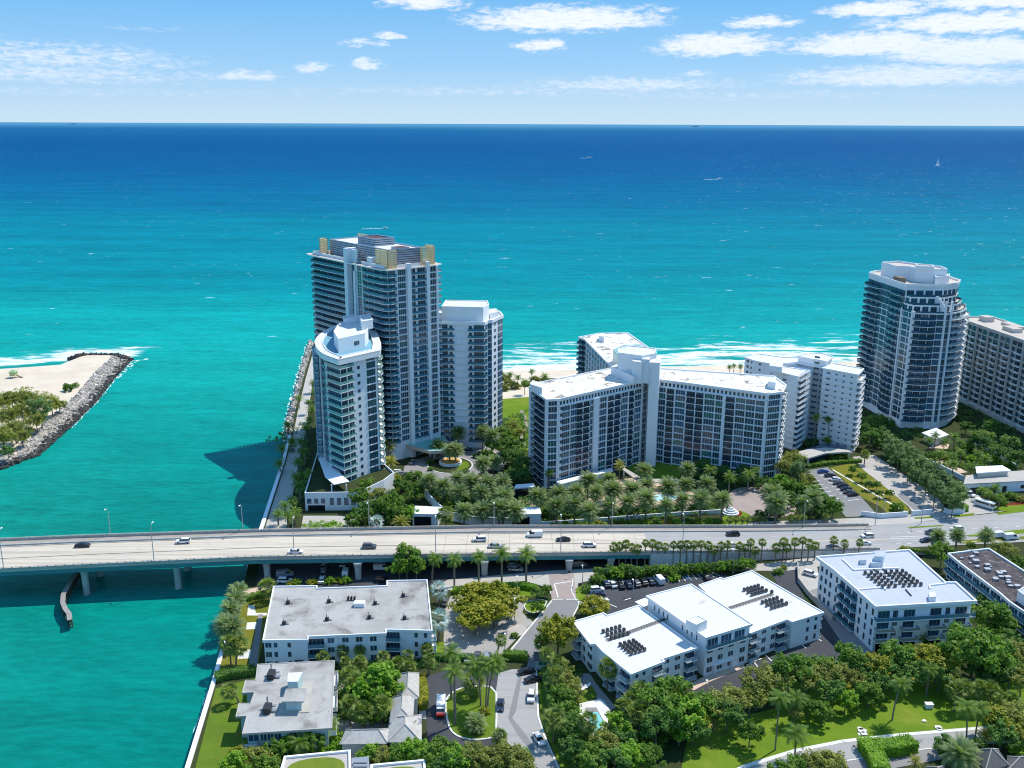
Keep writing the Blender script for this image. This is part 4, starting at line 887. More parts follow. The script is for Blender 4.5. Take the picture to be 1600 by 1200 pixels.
# ---- second small tower on the far side
ZS2 = 60.0
c2 = [(x_ * .95, y_ * .95) for x_, y_ in [(-41, 458), (-35.6, 436.5), (-30, 437.6), (-24, 437.2), (-17.9, 436.0), (-12.9, 435.6), (-11.6, 439.5), (-9.5, 441.2), (-7.0, 447.5), (-4.6, 452.5), (-6.5, 463), (-38, 468)]]
T2 = Bld('banded_tower', 'white tower with banded facade right behind the round driveway', 'tower', (-23, 450))
T2.wall.prism(c2, GZ, ZS2 - .1)
NF2, FH2, Z02 = 18, 3.02, 5.4
def FF(i): return FC(c2[i], c2[i + 1])
for f in range(NF2):
    z = Z02 + f * FH2; F1, F2, F3, F4 = FF(1), FF(2), FF(3), FF(4)
    T2.window(F1, .2, 2.5, z + .2, z + FH2 - .35, 1, (6, 4, 2, 1, 0, 1), DFRAME); T2.window(F1, 2.8, F1[3] - .1, z + .2, z + FH2 - .35, 2, (6, 4, 2, 1, 0, 1), DFRAME)
    T2.window(F2, .8, 2.1, z + .9, z + 2.2, 0, (6, 4, 0, 0, 0, 0), DFRAME)
    T2.window(F3, 3.9, 5.1, z + .9, z + 2.2, 0, (6, 4, 0, 0, 0, 0), DFRAME)
    T2.window(F4, .2, F4[3] - .2, z + .2, z + FH2 - .35, 3, (3, 3, 5, 1, 0, 1), DFRAME)
    T2.balcony(F1, 0, 7, z, .9, RAILB, poly=[pt(F1, .1, -.1), pt(F1, .1, .9), pt(F2, 0, 1.0), pt(F2, 2.9, .8), pt(F2, 2.9, -.1), pt(F2, 0, -.1)])
    T2.balcony(F4, 0, 5, z, .9, RAILB, poly=[pt(F3, 3.4, -.1), pt(F3, 3.4, .8), pt(F4, 0, 1.0), pt(F4, F4[3] + .6, 1.3), pt(FF(5), 1.5, .9), pt(FF(5), 1.5, -.1), (c2[5][0], c2[5][1]), pt(F4, 0, -.1)], edge=WHITE2)
    T2.wall.fbox(F2, 2.9, F2[3], z - .1, z + .1, -.1, .45); T2.wall.fbox(F3, 0, 3.4, z - .1, z + .1, -.1, .45)
    T2.window(FF(5), .8, 3.6, z + .3, z + FH2 - .3, 1, (5, 4, 3, 0, 0, 3), DFRAME)
    T2.window(FF(6), .3, 2.4, z + .2, z + FH2 - .2, 1, (2, 5, 2, 0, 0, 5), DFRAME)
    T2.window(FF(7), 2.3, 3.3, z + .9, z + 2.3, 0, (6, 1, 0, 0, 0, 0), DFRAME); T2.window(FF(7), 3.6, 4.5, z + .9, z + 2.3, 0, (6, 1, 0, 0, 0, 0), DFRAME)
    T2.window(FF(8), .2, 5.2, z + .25, z + FH2 - .3, 3, (3, 4, 5, 1, 0, 2), FRAME)
    T2.window(FF(9), .2, 9, z + .25, z + FH2 - .3, 5, (3, 4, 5, 1, 0, 2), FRAME)
b = MB(); b.prism(offset(c2, -.4), ZS2 - .5, ZS2, 1, 0); b.ring(offset(c2, -.4), .4, ZS2, ZS2 + .9, 1); T2.part('roof', b, [ROOFW, WHITE])
boxpart(T2, 'penthouse', [(-31.3, 418.5), (-12.8, 416.5), (-10.4, 423.7), (-11.4, 433), (-30.4, 434)], ZS2, ZS2 + 6.6, [WHITE, ROOFW], 1, .4)
boxpart(T2, 'plant_room', [(-10.1, 424), (-6.2, 429.4), (-7.6, 437), (-10.5, 435)], ZS2, ZS2 + 2.4, [WHITE, ROOFW], 1, .3)
T2.finish(WHITE2)
# ---- low podium and entrance of the towers
PD = Bld('tower_podium', 'white parking podium with square openings at the foot of the curved tower', 'podium', (-70, 345))
pd = PL([(476, 772), (561, 771), (600, 752), (616, 740), (560, 690), (520, 650), (508, 660), (494, 715)], 9.3)
PD.wall.prism(pd, GZ, 9.0)
PD.wall.ring(pd, .35, 9.0, 9.9)
F = FC(ccw(pd)[0], ccw(pd)[1]); FP_ = F
zt = 9.0
for i in range(3): PD.window(F, .8 + i * 2.6, 2.4 + i * 2.6, 5.4, 7.4, 0, (0, 0, 0, 1, 0, 2), FRAME)
for i in range(4): PD.window(F, 9.3 + i * 2.7, 10.9 + i * 2.7, 4.7, 7.6, 0, (0, 0, 0, 1, 0, 2), FRAME)
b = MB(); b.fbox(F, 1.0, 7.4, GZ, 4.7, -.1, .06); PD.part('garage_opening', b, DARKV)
b = MB(); b.prism(offset(ccw(pd), .36), 9.0, 9.06); PD.part('terrace', b, SOIL)  # dark ground colour stands in for the tower's shade
boxpart(PD, 'terrace_canopy', PL([(498, 716), (514, 700), (520, 720), (534, 742), (546, 752), (522, 757), (508, 745)], 12.5), 12.2, 12.5, [WHITE2])
b = MB()
for q in ((518, 757), (541, 757)):
    x, y = XY(*q, 12.2); b.cyl(x, y, 9.0, 12.2, .25)
PD.part('canopy_column', b, WHITE2)
PD.finish(WHITE2)
PC = Bld('entrance_canopy', 'aqua roofed entrance canopy beside the round driveway with palms', 'canopy', XY(660, 705))
cp = PL([(622, 690), (636, 686), (660, 682), (690, 681), (697, 684), (701, 704), (672, 706), (632, 695)], 8.5)
b = MB(); b.prism(cp, 7.4, 8.4, 1, 0); b.ring(ccw(cp), .4, 8.4, 8.8, 1); PC.part('canopy_roof', b, [AQUA, PALE])
for q in ((619, 708, 2.2, 4), (672, 714, .5, .5), (679, 715, .5, .5), (640, 700, .6, .6), (698, 704, .6, .6)):
    x, y = XY(q[0], q[1]); boxpart(PC, 'column', [(x - q[2], y - q[3] / 2), (x + q[2], y - q[3] / 2), (x + q[2], y + q[3] / 2), (x - q[2], y + q[3] / 2)], GZ, 7.5, [CREAM])
lob = PL([(600, 684), (618, 690), (640, 680), (668, 676), (690, 674), (690, 664), (640, 664), (604, 670)], 9.5)
b = MB()
b.prism(offset(ccw(lob), .3), GZ, 11.0, 1)
for i in range(5): b.prism(ccw(lob), 7.6 + i * .8, 8.1 + i * .8, 0)
PC.part('entrance_hall', b, [CREAM, GLASS[1]])
# ---- cross-shaped hotel slab block
ZH = 39.5
H = Bld('slab_block', 'wide white apartment block of three wings with gridded blue glass facades', 'apartment block', XY(1000, 720))
hl = PL([(828, 606), (855, 625.5), (873, 624.5), (1004, 595), (996, 586), (958, 576), (838, 600)], ZH)
hr = PL([(1025, 593), (1200, 616), (1222, 613.5), (1227, 603), (1208, 589), (1033, 577)], ZH)
hb = PL([(905, 528), (914, 531), (957, 575), (1000, 572), (1018, 548), (980, 521), (935, 522)], ZH)
hc = PL([(958, 576), (996, 586), (1004, 595), (1012, 592), (1025, 593), (1033, 577), (1018, 556), (985, 560)], ZH)
for p_ in (hl, hr, hb, hc): H.wall.prism(ccw(p_), GZ - .1, ZH - (.1 if p_ is not hc else .13))
NFH, FHH, Z0H = 12, 2.83, 2.9
def att(F, lo=.5):                                               # attic row of small openings under the roof edge
    n = int((F[3] - 2 * lo) / 1.7)
    for i in range(n):
        u = lo + (F[3] - 2 * lo) * i / n; H.window(F, u + .2, u + 1.15, ZH - 2.3, ZH - .9, 0, (5, 5, 1, 0, 0, 0), DFRAME)
    H.wall.fbox(F, 0, F[3], ZH - 3.1, ZH - 2.6, -.1, .5)
F0, F1, F2 = FC(hl[0], hl[1]), FC(hl[1], hl[2]), FC(hl[2], hl[3])
grid(H, F0, Z0H, FHH, NFH + 1, [('p', .9), ('w', 2.6), ('b', 2.6), ('b', 2.4), ('p', .7)], dep=1.2, rail=RAILD)
grid(H, F1, Z0H, FHH, NFH + 1, [('p', .5), ('w', 4), ('p', .8)])
grid(H, F2, Z0H, FHH, NFH, [('p', .5), ('s', 1.2), ('w', 3.5), ('p', .3), ('w', 3.2), ('b', 2.6), ('p', .3), ('b', 3.0), ('p', .3), ('w', 1.6), ('P', 2.6), ('w', 4.2), ('p', .5), ('b', 3.0), ('p', .4), ('b', 3.0), ('p', .4), ('w', 3.6), ('p', .5), ('b', 2.6), ('p', .4), ('w', 3.6), ('p', .6)], dep=.7, rail=RAILD)
att(F2)
G0, G1, G2 = FC(hr[0], hr[1]), FC(hr[1], hr[2]), FC(hr[2], hr[3])
grid(H, G0, Z0H, FHH, NFH, [('p', .3), ('w', 4), ('p', .5), ('b', 3), ('p', .5), ('w', 4), ('p', .5), ('b', 3.4), ('p', .4), ('b', 3), ('p', .4), ('w', 4), ('p', .4), ('w', 2.8), ('P', 1.2), ('b', 3.4), ('p', .4), ('w', 3.6), ('p', .3), ('w', 3.4), ('p', .3), ('w', 3.4), ('P', .8)], dep=.7, rail=RAILD)
att(G0)
grid(H, G1, Z0H, FHH, NFH + 1, [('p', .2), ('w', 4.4), ('p', .7)])
grid(H, G2, Z0H, FHH, NFH + 1, [('b', 4), ('b', 4)], dep=1.3, rail=RAILW, edge=WHITE)
F3 = FC(hb[0], hb[1]); F4 = FC(hb[1], hb[2])
grid(H, F3, Z0H, FHH, NFH + 1, [('b', 3)], dep=1.6, rail=RAILB); grid(H, F4, Z0H, FHH, NFH + 1, [('w', 4), ('p', 1)] * 9 + [('w', 4)], rail=RAILB)
Fc = FC(hc[2], hc[3]); grid(H, Fc, Z0H, FHH, NFH + 1, [('p', .2), ('w', 1.8), ('p', .2)], band=.1)
for a, c in ((hb[-1], hb[0]), (hr[3], hr[4]), (hr[4], hr[5])):
    Fq = FC(a, c); grid(H, Fq, Z0H, FHH, NFH + 1, [('w', 4), ('p', .8)] * max(1, int(Fq[3] / 5)))
b = MB()
for p_, ov in ((hl, -.5), (hr, -.5), (hb, -.4)):
    q = offset(ccw(p_), ov); b.prism(q, ZH - .4, ZH + .02 * (1 if p_ is hl else 2), 1, 0); b.ring(q, .4, ZH, ZH + .55, 1)
b.prism(offset(ccw(hc), .5), ZH - .2, ZH + .01, 1, 0)
H.part('roof', b, [ROOFH, WHITE])
boxpart(H, 'stair_head', PL([(828, 600), (847, 606), (848, 598), (832, 594)], ZH + 3), ZH, ZH + 3, [WHITE, ROOFW], 1)
boxpart(H, 'stair_head', PL([(1200, 596), (1212, 598), (1213, 590), (1202, 588)], ZH + 3), ZH, ZH + 3, [WHITE, ROOFW], 1)
boxpart(H, 'lift_tower', PL([(1015, 566), (1031, 567), (1033, 560), (1018, 558)], ZH + 9), GZ, ZH + 9, [WHITE, ROOFW], 1)
boxpart(H, 'lift_tower', PL([(988, 564), (1003, 566), (1006, 560), (991, 557)], ZH + 9.4), ZH, ZH + 9.4, [WHITE, ROOFW], 1)
boxpart(H, 'lift_tower', PL([(1003, 561), (1015, 562), (1016, 556), (1004, 555)], ZH + 10.4), ZH, ZH + 10.4, [WHITE2, ROOFW], 1)
boxpart(H, 'penthouse', PL([(966, 552), (1004, 557), (1026, 553), (1024, 545), (985, 541), (966, 546)], ZH + 11), ZH, ZH + 11, [WHITE, ROOFW], 1, .4)
boxpart(H, 'roof_screen', PL([(958, 546), (966, 555), (1015, 545), (1000, 538), (975, 539)], ZH + 6), ZH, ZH + 6, [RAILG])
boxpart(H, 'penthouse', PL([(955, 574), (990, 590), (1000, 585), (984, 575), (964, 570)], ZH + 3.2), ZH, ZH + 3.2, [WHITE, ROOFH], 1, .4)
boxpart(H, 'roof_hut', PL([(936, 525), (944, 526), (945, 521), (937, 520)], ZH + 3), ZH, ZH + 3, [WHITE, ROOFW], 1)
b = MB()
lw = PL([(870, 752), (955, 731), (958, 735), (874, 757)], 6.0)
b.prism(ccw(lw), 5.4, 6.0); b.prism(offset(ccw(lw), .5), GZ, 5.4)
H.part('garden_terrace', b, WHITE2)
H.finish(WHITE2)
# covered walkways and forecourt canopy of the slab block
PV = Bld('forecourt_canopy', 'flat white canopy at the foot of the wide slab block beside the lawn', 'canopy', XY(1030, 752))
wk = PL([(972, 733), (976, 731), (1006, 748), (1060, 748), (1062, 753), (1000, 754)], 6.2)
b = MB(); b.prism(ccw(wk), 5.8, 6.2); PV.part('canopy_roof', b, PALE)
for q in ((975, 732), (990, 742), (1008, 751), (1040, 751), (1060, 751)):
    x, y = XY(q[0], q[1], 6.0); boxpart(PV, 'column', [(x - .3, y - .3), (x + .3, y - .3), (x + .3, y + .3), (x - .3, y + .3)], GZ, 5.8, [WHITE2])
PV2 = Bld('garage_portal', 'white concrete garage portal beside the far side of the bridge, left of the date palms', 'portal', XY(660, 815))
def portal(B, p, z1, op0, op1):
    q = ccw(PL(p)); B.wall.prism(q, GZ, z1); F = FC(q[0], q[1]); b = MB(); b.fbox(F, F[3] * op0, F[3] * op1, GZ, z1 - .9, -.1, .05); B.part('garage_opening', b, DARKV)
    b = MB(); b.prism(offset(q, -.2), z1, z1 + .3); B.part('roof', b, WHITE2)
portal(PV2, [(645, 822), (684, 823), (690, 812), (650, 810)], 7.2, .06, .74); PV2.finish(WHITE2)
PV3 = Bld('garage_portal', 'pale concrete garage portal behind the bridge, between clumps of date palms', 'portal', XY(820, 818))
portal(PV3, [(806, 824), (845, 823), (842, 812), (810, 813)], 7.4, .02, .55); PV3.finish(WHITE2)
PV4 = Bld('garden_pavilion', 'dark open pavilion with flat white roof behind the date palms', 'pavilion', XY(815, 780))
b = MB(); b.prism(ccw(PL([(803, 763), (836, 760), (834, 755), (806, 757)], 6.5)), 6.0, 6.5); PV4.part('roof', b, WHITE2)
b = MB(); b.prism(ccw(PL([(803, 780), (836, 778), (833, 768), (806, 770)])), GZ, 5.9); PV4.part('wall', b, DARKV)  # solid block, its black stands in for the shaded open inside
wall_along('ramp_wall', [XY(664, 777), XY(682, 797), XY(700, 812), XY(740, 820), XY(800, 823)], .5, GZ, GZ + 3.4, WHITE2, 'curved pale ramp wall among the palms behind the bridge', world=True)
wall_along('garden_wall', [XY(840, 822), XY(900, 818), XY(980, 812), XY(1060, 806), XY(1130, 802)], .4, GZ, GZ + 1.6, WHITE2, 'low white garden wall in front of the date palm grove', world=True)
fn = thing('cascade_fountain', 'white stepped cascade fountain beside the rose paved forecourt', 'fountain', (*XY(1141, 802), GZ))
for i, r_ in enumerate((3.2, 2.4, 1.6)):
    b = MB(); b.cyl(0, 0, i * .6, i * .6 + .6, r_, 24); b.build('basin', WHITE, fn)
    b = MB(); b.cyl(0, 0, i * .6 + .6, i * .6 + .64, r_ - .5, 24); b.build('fountain_water', mat('grey_fountain_water', (.22, .30, .32), .1, .6), fn)  # muted grey water colour
fn = thing('round_fountain', 'round white fountain with orange gravel in the driveway circle', 'fountain', (*XY(704, 724), GZ))
b = MB(); b.cyl(0, 0, 0, 1.2, 5.0, 28); b.build('basin', WHITE2, fn)
b = MB(); b.cyl(0, 0, 1.2, 1.26, 4.3, 28); b.build('planter_gravel', TILEO, fn)
# ---- white balconied block
ZF = 38.0
Fb = Bld('balcony_block', 'white stepped apartment block with long solid balconies and tiny windows', 'apartment block', XY(1280, 700))
f_l = PL([(1209, 580.5), (1247, 590), (1263, 581), (1224, 575)], ZF - 1.5)
f_c = PL([(1247, 558), (1272, 563), (1291, 566), (1300, 559.5), (1283, 554), (1262, 555)], ZF + 2.4)
f_r = PL([(1286, 577), (1340, 587), (1348, 578), (1302, 570)], ZF)
f_b = PL([(1164, 558), (1179, 563), (1204, 568), (1262, 580), (1296, 578), (1306, 566), (1262, 560), (1222, 558), (1185, 553)], ZF)
f_b = [f_b[0], f_b[1], f_b[2], f_c[0], f_c[1], f_c[2], f_b[5], f_b[6], f_b[7], f_b[8]]
for p_, z in ((f_l, ZF - 1.5), (f_c, ZF + 2.4), (f_r, ZF), (f_b, ZF - .6)): Fb.wall.prism(ccw(p_), GZ - .1, z - .1)
# joins between the slabs and the core
Fb.wall.prism([f_l[3], f_l[2], f_c[1], f_c[0]], GZ, ZF - 1.9); Fb.wall.prism([f_c[2], f_r[0], f_r[3], f_c[3]], GZ, ZF - .9)
NFF, FHF, Z0F = 13, 2.66, 3.2
X0, X1 = FC(f_l[0], f_l[1]), FC(f_l[1], f_l[2])
Y0, Y1 = FC(f_r[0], f_r[1]), FC(f_r[1], f_r[2])
C0, C1 = FC(f_c[0], f_c[1]), FC(f_c[1], f_c[2])
for f in range(NFF):
    z = Z0F + f * FHF
    Fb.window(X0, 5.2, 7.2, z + 1.0, z + 2.0, 2, (5, 3, 2, 1, 0, 0), DFRAME)
    Fb.wall.fbox(X0, 4.2, X0[3], z - .12, z + .12, -.1, .3)
    Fb.balcony(X1, -.3, X1[3] - 1, z, 1.6, WHITE, edge=WHITE, h=.95)
    Fb.window(X1, 1, X1[3] - 2, z + .1, z + 2.2, 4, (6, 4, 0, 0, 0, 0), DFRAME)
    for u in (.12, .38, .6, .82): Fb.window(Y0, Y0[3] * u, Y0[3] * u + (1.7 if u < .2 else .9), z + 1.35, z + 1.95, 0, (4, 3, 0, 2, 0, 0), DFRAME)
    Fb.balcony(Y0, 0, Y0[3], z, .35, WHITE, edge=WHITE, h=1.1, sides=False)
    Fb.balcony(Y1, -.3, Y1[3], z, 1.7, WHITE, edge=WHITE, h=.95)
    Fb.window(Y1, .8, Y1[3] - .4, z + .1, z + 2.2, 5, (6, 4, 0, 0, 0, 0), DFRAME)
    Fb.window(C1, .2, 2.6, z + 1.2, z + 2.1, 3, (6, 4, 0, 0, 0, 0), DFRAME); Fb.window(C1, 3.6, 4.8, z + 1.2, z + 2.0, 0, (3, 3, 0, 1, 0, 0), DFRAME)
for f in range(3):
    z = Z0F + (NFF + f) * FHF
    if f < 2: Fb.window(C1, .2, 2.6, z + 1.2, z + 2.1, 3, (6, 4, 0, 0, 0, 0), DFRAME)
B1, B2 = FC(f_b[0], f_b[1]), FC(f_b[1], f_b[2])
for f in range(NFF):
    z = Z0F + f * FHF
    Fb.window(B1, 1.5, 3.2, z + .9, z + 2.1, 1, (6, 2, 2, 0, 0, 0), DFRAME); Fb.window(B1, 4.6, 5.6, z + 1.0, z + 2.0, 0, (6, 2, 2, 0, 0, 0), DFRAME); Fb.window(B2, 2.5, 3.6, z + 1.0, z + 2.0, 0, (6, 2, 2, 0, 0, 0), DFRAME)
    Fq = FC(f_b[-1], f_b[0]); Fb.window(Fq, 1, Fq[3] - .3, z + .4, z + 2.2, 6, (6, 2, 2, 0, 0, 0), FRAME)
b = MB()
for p_, z in ((f_l, ZF - 1.5), (f_c, ZF + 2.4), (f_r, ZF), (f_b, ZF - .6)):
    q = offset(ccw(p_), -.5); b.prism(q, z, z + .4, 1, 0); b.ring(q, .35, z + .4, z + .75, 1)
Fb.part('roof', b, [ROOFW, WHITE])
boxpart(Fb, 'stair_head', PL([(1202, 571), (1222, 574), (1224, 566), (1205, 564)], ZF + 2.4), ZF - .2, ZF + 2.4, [WHITE, ROOFW], 1)
Fb.finish(WHITE)
CE = Bld('entrance_canopy', 'curved white entrance canopy in front of the white balcony block', 'canopy', XY(1285, 708))
ce = PL([(1240, 707), (1262, 716), (1290, 708), (1320, 706), (1333, 707), (1325, 703), (1290, 699), (1262, 702)], 7)
b = MB(); b.prism(ccw(ce), 6.4, 7.0); CE.part('canopy_roof', b, PALE)
for q in ((1250, 711), (1263, 714), (1300, 706), (1326, 705)):
    x, y = XY(q[0], q[1], 6.4); boxpart(CE, 'column', [(x - .35, y - .35), (x + .35, y - .35), (x + .35, y + .35), (x - .35, y + .35)], GZ, 6.4, [WHITE])
b = MB(); b.prism(ccw(PL([(1262, 722), (1318, 714), (1322, 706), (1290, 703), (1256, 712)])), GZ, 5.6); CE.part('lobby_wall', b, GLASS[1])
# ---- tower on the right with rounded balconies
R = Bld('balcony_tower', 'tall white tower with rounded blue balconies and stepped terraces, right of the white block', 'tower', (203, 468))
rf = [(183.6, 492), (186.0, 470), (188.0, 455), (189.6, 446.4), (196.5, 445.4), (203.6, 444.4), (206.4, 445.2), (213.5, 450.5), (219.5, 458), (222.5, 466), (222, 486), (208, 500), (190, 499)]
ZR1, ZR2, ZR3 = 59.2, 70.9, 73.0
FHR, Z0R = 3.14, 6.0
R.wall.prism(rf, GZ - .1, ZR1 - .1)
up = [(183.9, 492), (186.3, 470), (188.3, 455.2), (197, 454.4), (206, 454.6), (214.5, 460), (219.5, 468), (219, 484), (206, 498), (190, 498.5)]
R.wall.prism(up, ZR1 - .2, ZR2 - .1)
nf = 17
for f in range(nf + 3):
    z = Z0R + f * FHR
    topf = f >= nf
    for i, bays in ((0, [('w', 5.2), ('w', 5.2), ('w', 5.2), ('w', 4.8)]), (1, [('w', 3.4), ('w', 3.4), ('w', 3.4), ('w', 3.4)]), (2, [('w', 3.8), ('w', 3.4)])):
        if topf and i == 2: continue
        F = FC(rf[i], rf[i + 1]); k = F[3] / sum(w for _, w in bays); u = 0
        for _, w in bays:
            R.window(F, u + .25, u + w * k - .25, z + .25, z + FHR - .3, 1 + int(w / 2.2), (4, 6, 2, 1, 0, 2), DFRAME); u += w * k
    F = FC(rf[0], rf[1]); R.balcony(F, 0, 14, z, 1.8, RAILN, edge=WHITE2, poly=[pt(F, -3, -1.5), pt(F, -1.8, 1.2), pt(F, 1, 2.1), pt(F, 10, 2.1), pt(F, 13.5, 1.0), pt(F, 13.8, -.1), pt(F, 0, -.1)])
    F = FC(rf[1], rf[2]); R.balcony(F, 4, 13, z, 1.4, RAILN, edge=WHITE2, poly=[pt(F, 3, -.1), pt(F, 3.6, 1.3), pt(F, 11, 1.6), pt(F, 13.5, .8), pt(F, 13.5, -.1)])
    if topf: continue
    for i in (3, 4):
        F = FC(rf[i], rf[i + 1]); R.window(F, .2, F[3] / 2 - .1, z + .25, z + FHR - .3, 2, (4, 6, 2, 1, 0, 2), DFRAME); R.window(F, F[3] / 2 + .1, F[3] - .2, z + .25, z + FHR - .3, 2, (4, 6, 2, 1, 0, 2), DFRAME)
    Fa, Fb_ = FC(rf[3], rf[4]), FC(rf[4], rf[5])
    R.balcony(Fa, 0, 7, z, 1.4, RAILN, edge=WHITE2, poly=[pt(Fa, 0, -.1), pt(Fa, -.4, .9), pt(Fa, 3, 1.9), pt(Fa, 6.5, 1.9), pt(Fb_, 2.2, 1.5), pt(Fb_, 3.2, .5), pt(Fb_, 3.2, -.1), (rf[4][0], rf[4][1])])
    F = FC(rf[5], rf[6]); R.window(F, .3, F[3] - .3, z + .15, z + FHR - .15, 1, (2, 5, 2, 2, 0, 4), DFRAME)
    for i in (6, 7, 8):
        F = FC(rf[i], rf[i + 1]); R.window(F, .3, F[3] / 2, z + .25, z + FHR - .3, 1, (4, 6, 2, 0, 0, 2), DFRAME); R.window(F, F[3] / 2 + .3, F[3] - .3, z + .25, z + FHR - .3, 1, (4, 6, 2, 0, 0, 2), DFRAME)
    Fa, Fb_, Fc_ = FC(rf[6], rf[7]), FC(rf[7], rf[8]), FC(rf[8], rf[9])
    R.balcony(Fa, 4, 12, z, 1.8, RAILW, edge=WHITE, poly=[pt(Fa, 1.0, -.1), pt(Fa, 1.6, 1.2), pt(Fa, 6, 2.0), pt(Fb_, 4, 2.3), pt(Fc_, 2, 2.3), pt(Fc_, 7.5, 1.5), pt(Fc_, 8, -.1), (rf[8][0], rf[8][1]), (rf[7][0], rf[7][1])])
    for i in (9, 10, 11):
        F = FC(rf[i], rf[i + 1]); R.window(F, .4, F[3] - .4, z + .3, z + FHR - .3, 4, (4, 6, 2, 0, 0, 2), DFRAME)
for i, (u0, u1, d) in ((1, (13.6, 14.6, .5)), (2, (7.4, 8.3, .5)), (3, (-.3, .5, .5)), (5, (-.5, .2, .7)), (5, (2.6, 3.4, .7)), (9, (-.4, .4, .6))):
    F = FC(rf[i], rf[i + 1]); R.wall.fbox(F, u0, u1, GZ, ZR1 + (1.0 if i != 5 else 6), -.3, d)
for f in range(nf + 1):
    z = Z0R + f * FHR
    for i in (3, 4, 5, 6, 7, 8): F = FC(rf[i], rf[i + 1]); R.wall.fbox(F, 0, F[3], z - .08, z + .08, -.1, .22)
# terraces on the stepped front: each floor set back behind a dark rail
b = MB(); b.prism(offset(rf, -.3), ZR1 - .3, ZR1, 1, 0)
tiers = [[(188.0, 456), (190.2, 449.4), (205.2, 447.6), (213, 453.4), (219.5, 463), (219, 476), (196, 476)], [(188.2, 457), (189.6, 452.4), (205.4, 451.0), (213.6, 457.2), (219, 467), (218.6, 477), (196, 477)], up]
for k, tp_ in enumerate(tiers):
    z0, z1 = ZR1 + 3.4 * k, ZR1 + 3.4 * (k + 1); tp_ = ccw(tp_)
    if k < 2: b.prism(tp_, z0 - .02 * k, z1, 1, 0)
    rg = rf if k == 0 else ccw(tiers[k - 1]); r_ = MB(); r_.ring(offset(rg, .2), .08, z0, z0 + 1.0); R.part('terrace_railing', r_, RAILN)
    n0 = 0 if k < 2 else 2
    for i in range(n0, 4 if k < 2 else 6):
        F = FC(tp_[i], tp_[(i + 1) % len(tp_)]); n = max(1, int(F[3] / 3.2))
        for j in range(n): R.window(F, F[3] * j / n + .5, F[3] * (j + 1) / n - .5, z0 + .4, z1 - .7, 1, (5, 6, 2, 0, 0, 1), DFRAME)
b.prism(offset(up, -.4), ZR2 - .3, ZR2, 1, 0); b.ring(offset(up, -.4), .35, ZR2, ZR2 + 1.0, 1)
R.part('roof', b, [ROOFT, WHITE])
boxpart(R, 'penthouse', [(188, 488), (190, 474), (196, 472), (197, 467), (204, 463), (211, 464), (212, 474), (203, 484), (198, 492)], ZR2, ZR2 + 6.0, [WHITE, ROOFT], 1, .9)
boxpart(R, 'penthouse', [(203, 458), (211, 461), (214, 468), (206, 466)], ZR2, ZR2 + 3.6, [WHITE, ROOFW], 1, .4)
boxpart(R, 'plant_room', [(197, 466), (204, 463), (206, 470), (199, 474)], ZR2 + 6, ZR2 + 7.6, [WHITE, ROOFT], 1, .5)
boxpart(R, 'terrace_shelter', [(187.5, 470), (191, 470), (191, 463), (188.3, 463)], ZR2, ZR2 + 2.4, [mat('shelter_brown', (.2, .16, .12), .9, .1)])
b = MB(); q = []
for k in range(9): q.append((k / 8.0))
F = FC(rf[5], rf[6]); 
for k in range(8):
    b.fbox(F, -.3, .3, ZR1 + .9 * k, ZR1 + .9 * (k + 1) + .001 * k, -8.5, .5 - 7.5 * (k / 8.0) ** 2)
R.part('roof_fin', b, WHITE)
R.finish(WHITE2)
RC = Bld('porch_roof', 'white hipped porch roof at the foot of the rounded balcony tower', 'porch', XY(1462, 680))
b = MB(); pr = PL([(1440, 676), (1462, 686), (1483, 679), (1463, 671)], 6.5); c0 = P(1463, 667, 9.0)
q = ccw(pr); b.prism(q, 6.1, 6.5)
for i in range(4): b.poly([q[i] + (6.5,), q[(i + 1) % 4] + (6.5,), (c0.x, c0.y, 8.6)])
RC.part('porch_roof', b, WHITE)
b = MB(); b.prism(offset(q, 1.0), GZ, 6.1); RC.part('wall', b, CREAM)
# ---- long beige slab on the far right
ZS_ = 45.0
s0, s1 = Vector(XY(1497, 497, ZS_)), Vector(XY(1600, 533, ZS_)); se = (s1 - s0).normalized(); sn = Vector((-se.y, se.x))
s1 = s1 + se * 30
S = Bld('beige_slab', 'long beige apartment slab with dark balconies cut off by the right edge', 'apartment block', ((s0 + s1) / 2))
sp_ = [tuple(s0), tuple(s1), tuple(s1 + sn * 19), tuple(s0 + sn * 19)]
S.wall.prism(sp_, GZ - .1, ZS_ - .1)
F = FC(sp_[0], sp_[1]); ns = 13; FHS = 3.05
nb = 9; bw = F[3] / nb
for f in range(ns):
    z = 4.6 + f * FHS
    for k in range(nb):
        u = k * bw
        S.window(F, u + .5, u + bw * .40, z + .45, z + 2.5, 1, (6, 3, 1, 1, 0, 0), DFRAME)
        S.window(F, u + bw * .46, u + bw * .93, z + .05, z + FHS - .4, 3, (8, 1, 0, 0, 0, 0), DFRAME)
        if f < ns - 1: S.balcony(F, u + bw * .44, u + bw * .95, z, 1.6, WHITE2, edge=WHITE2, h=.75)
for k in range(nb + 1):
    S.wall.fbox(F, max(0, k * bw - .35), k * bw + .35, GZ, ZS_ - .3, -.1, .9)
for k in range(nb): S.wall.fbox(F, k * bw + bw * .41, k * bw + bw * .45, GZ, ZS_ - 3, -.1, .6)
for f in range(ns + 1): S.wall.fbox(F, 0, F[3], 4.6 + f * FHS - .25, 4.6 + f * FHS + .2, -.1, .3)
S.wall.fbox(F, 0, F[3], GZ, 4.2, -.1, 2.0)
Fe = FC(sp_[3], sp_[0])
for f in range(ns):
    for k in range(3): S.window(Fe, 2 + k * 6, 5.5 + k * 6, 4.6 + f * FHS + .5, 4.6 + f * FHS + 2.5, 2, (6, 3, 1, 1, 0, 0), DFRAME)
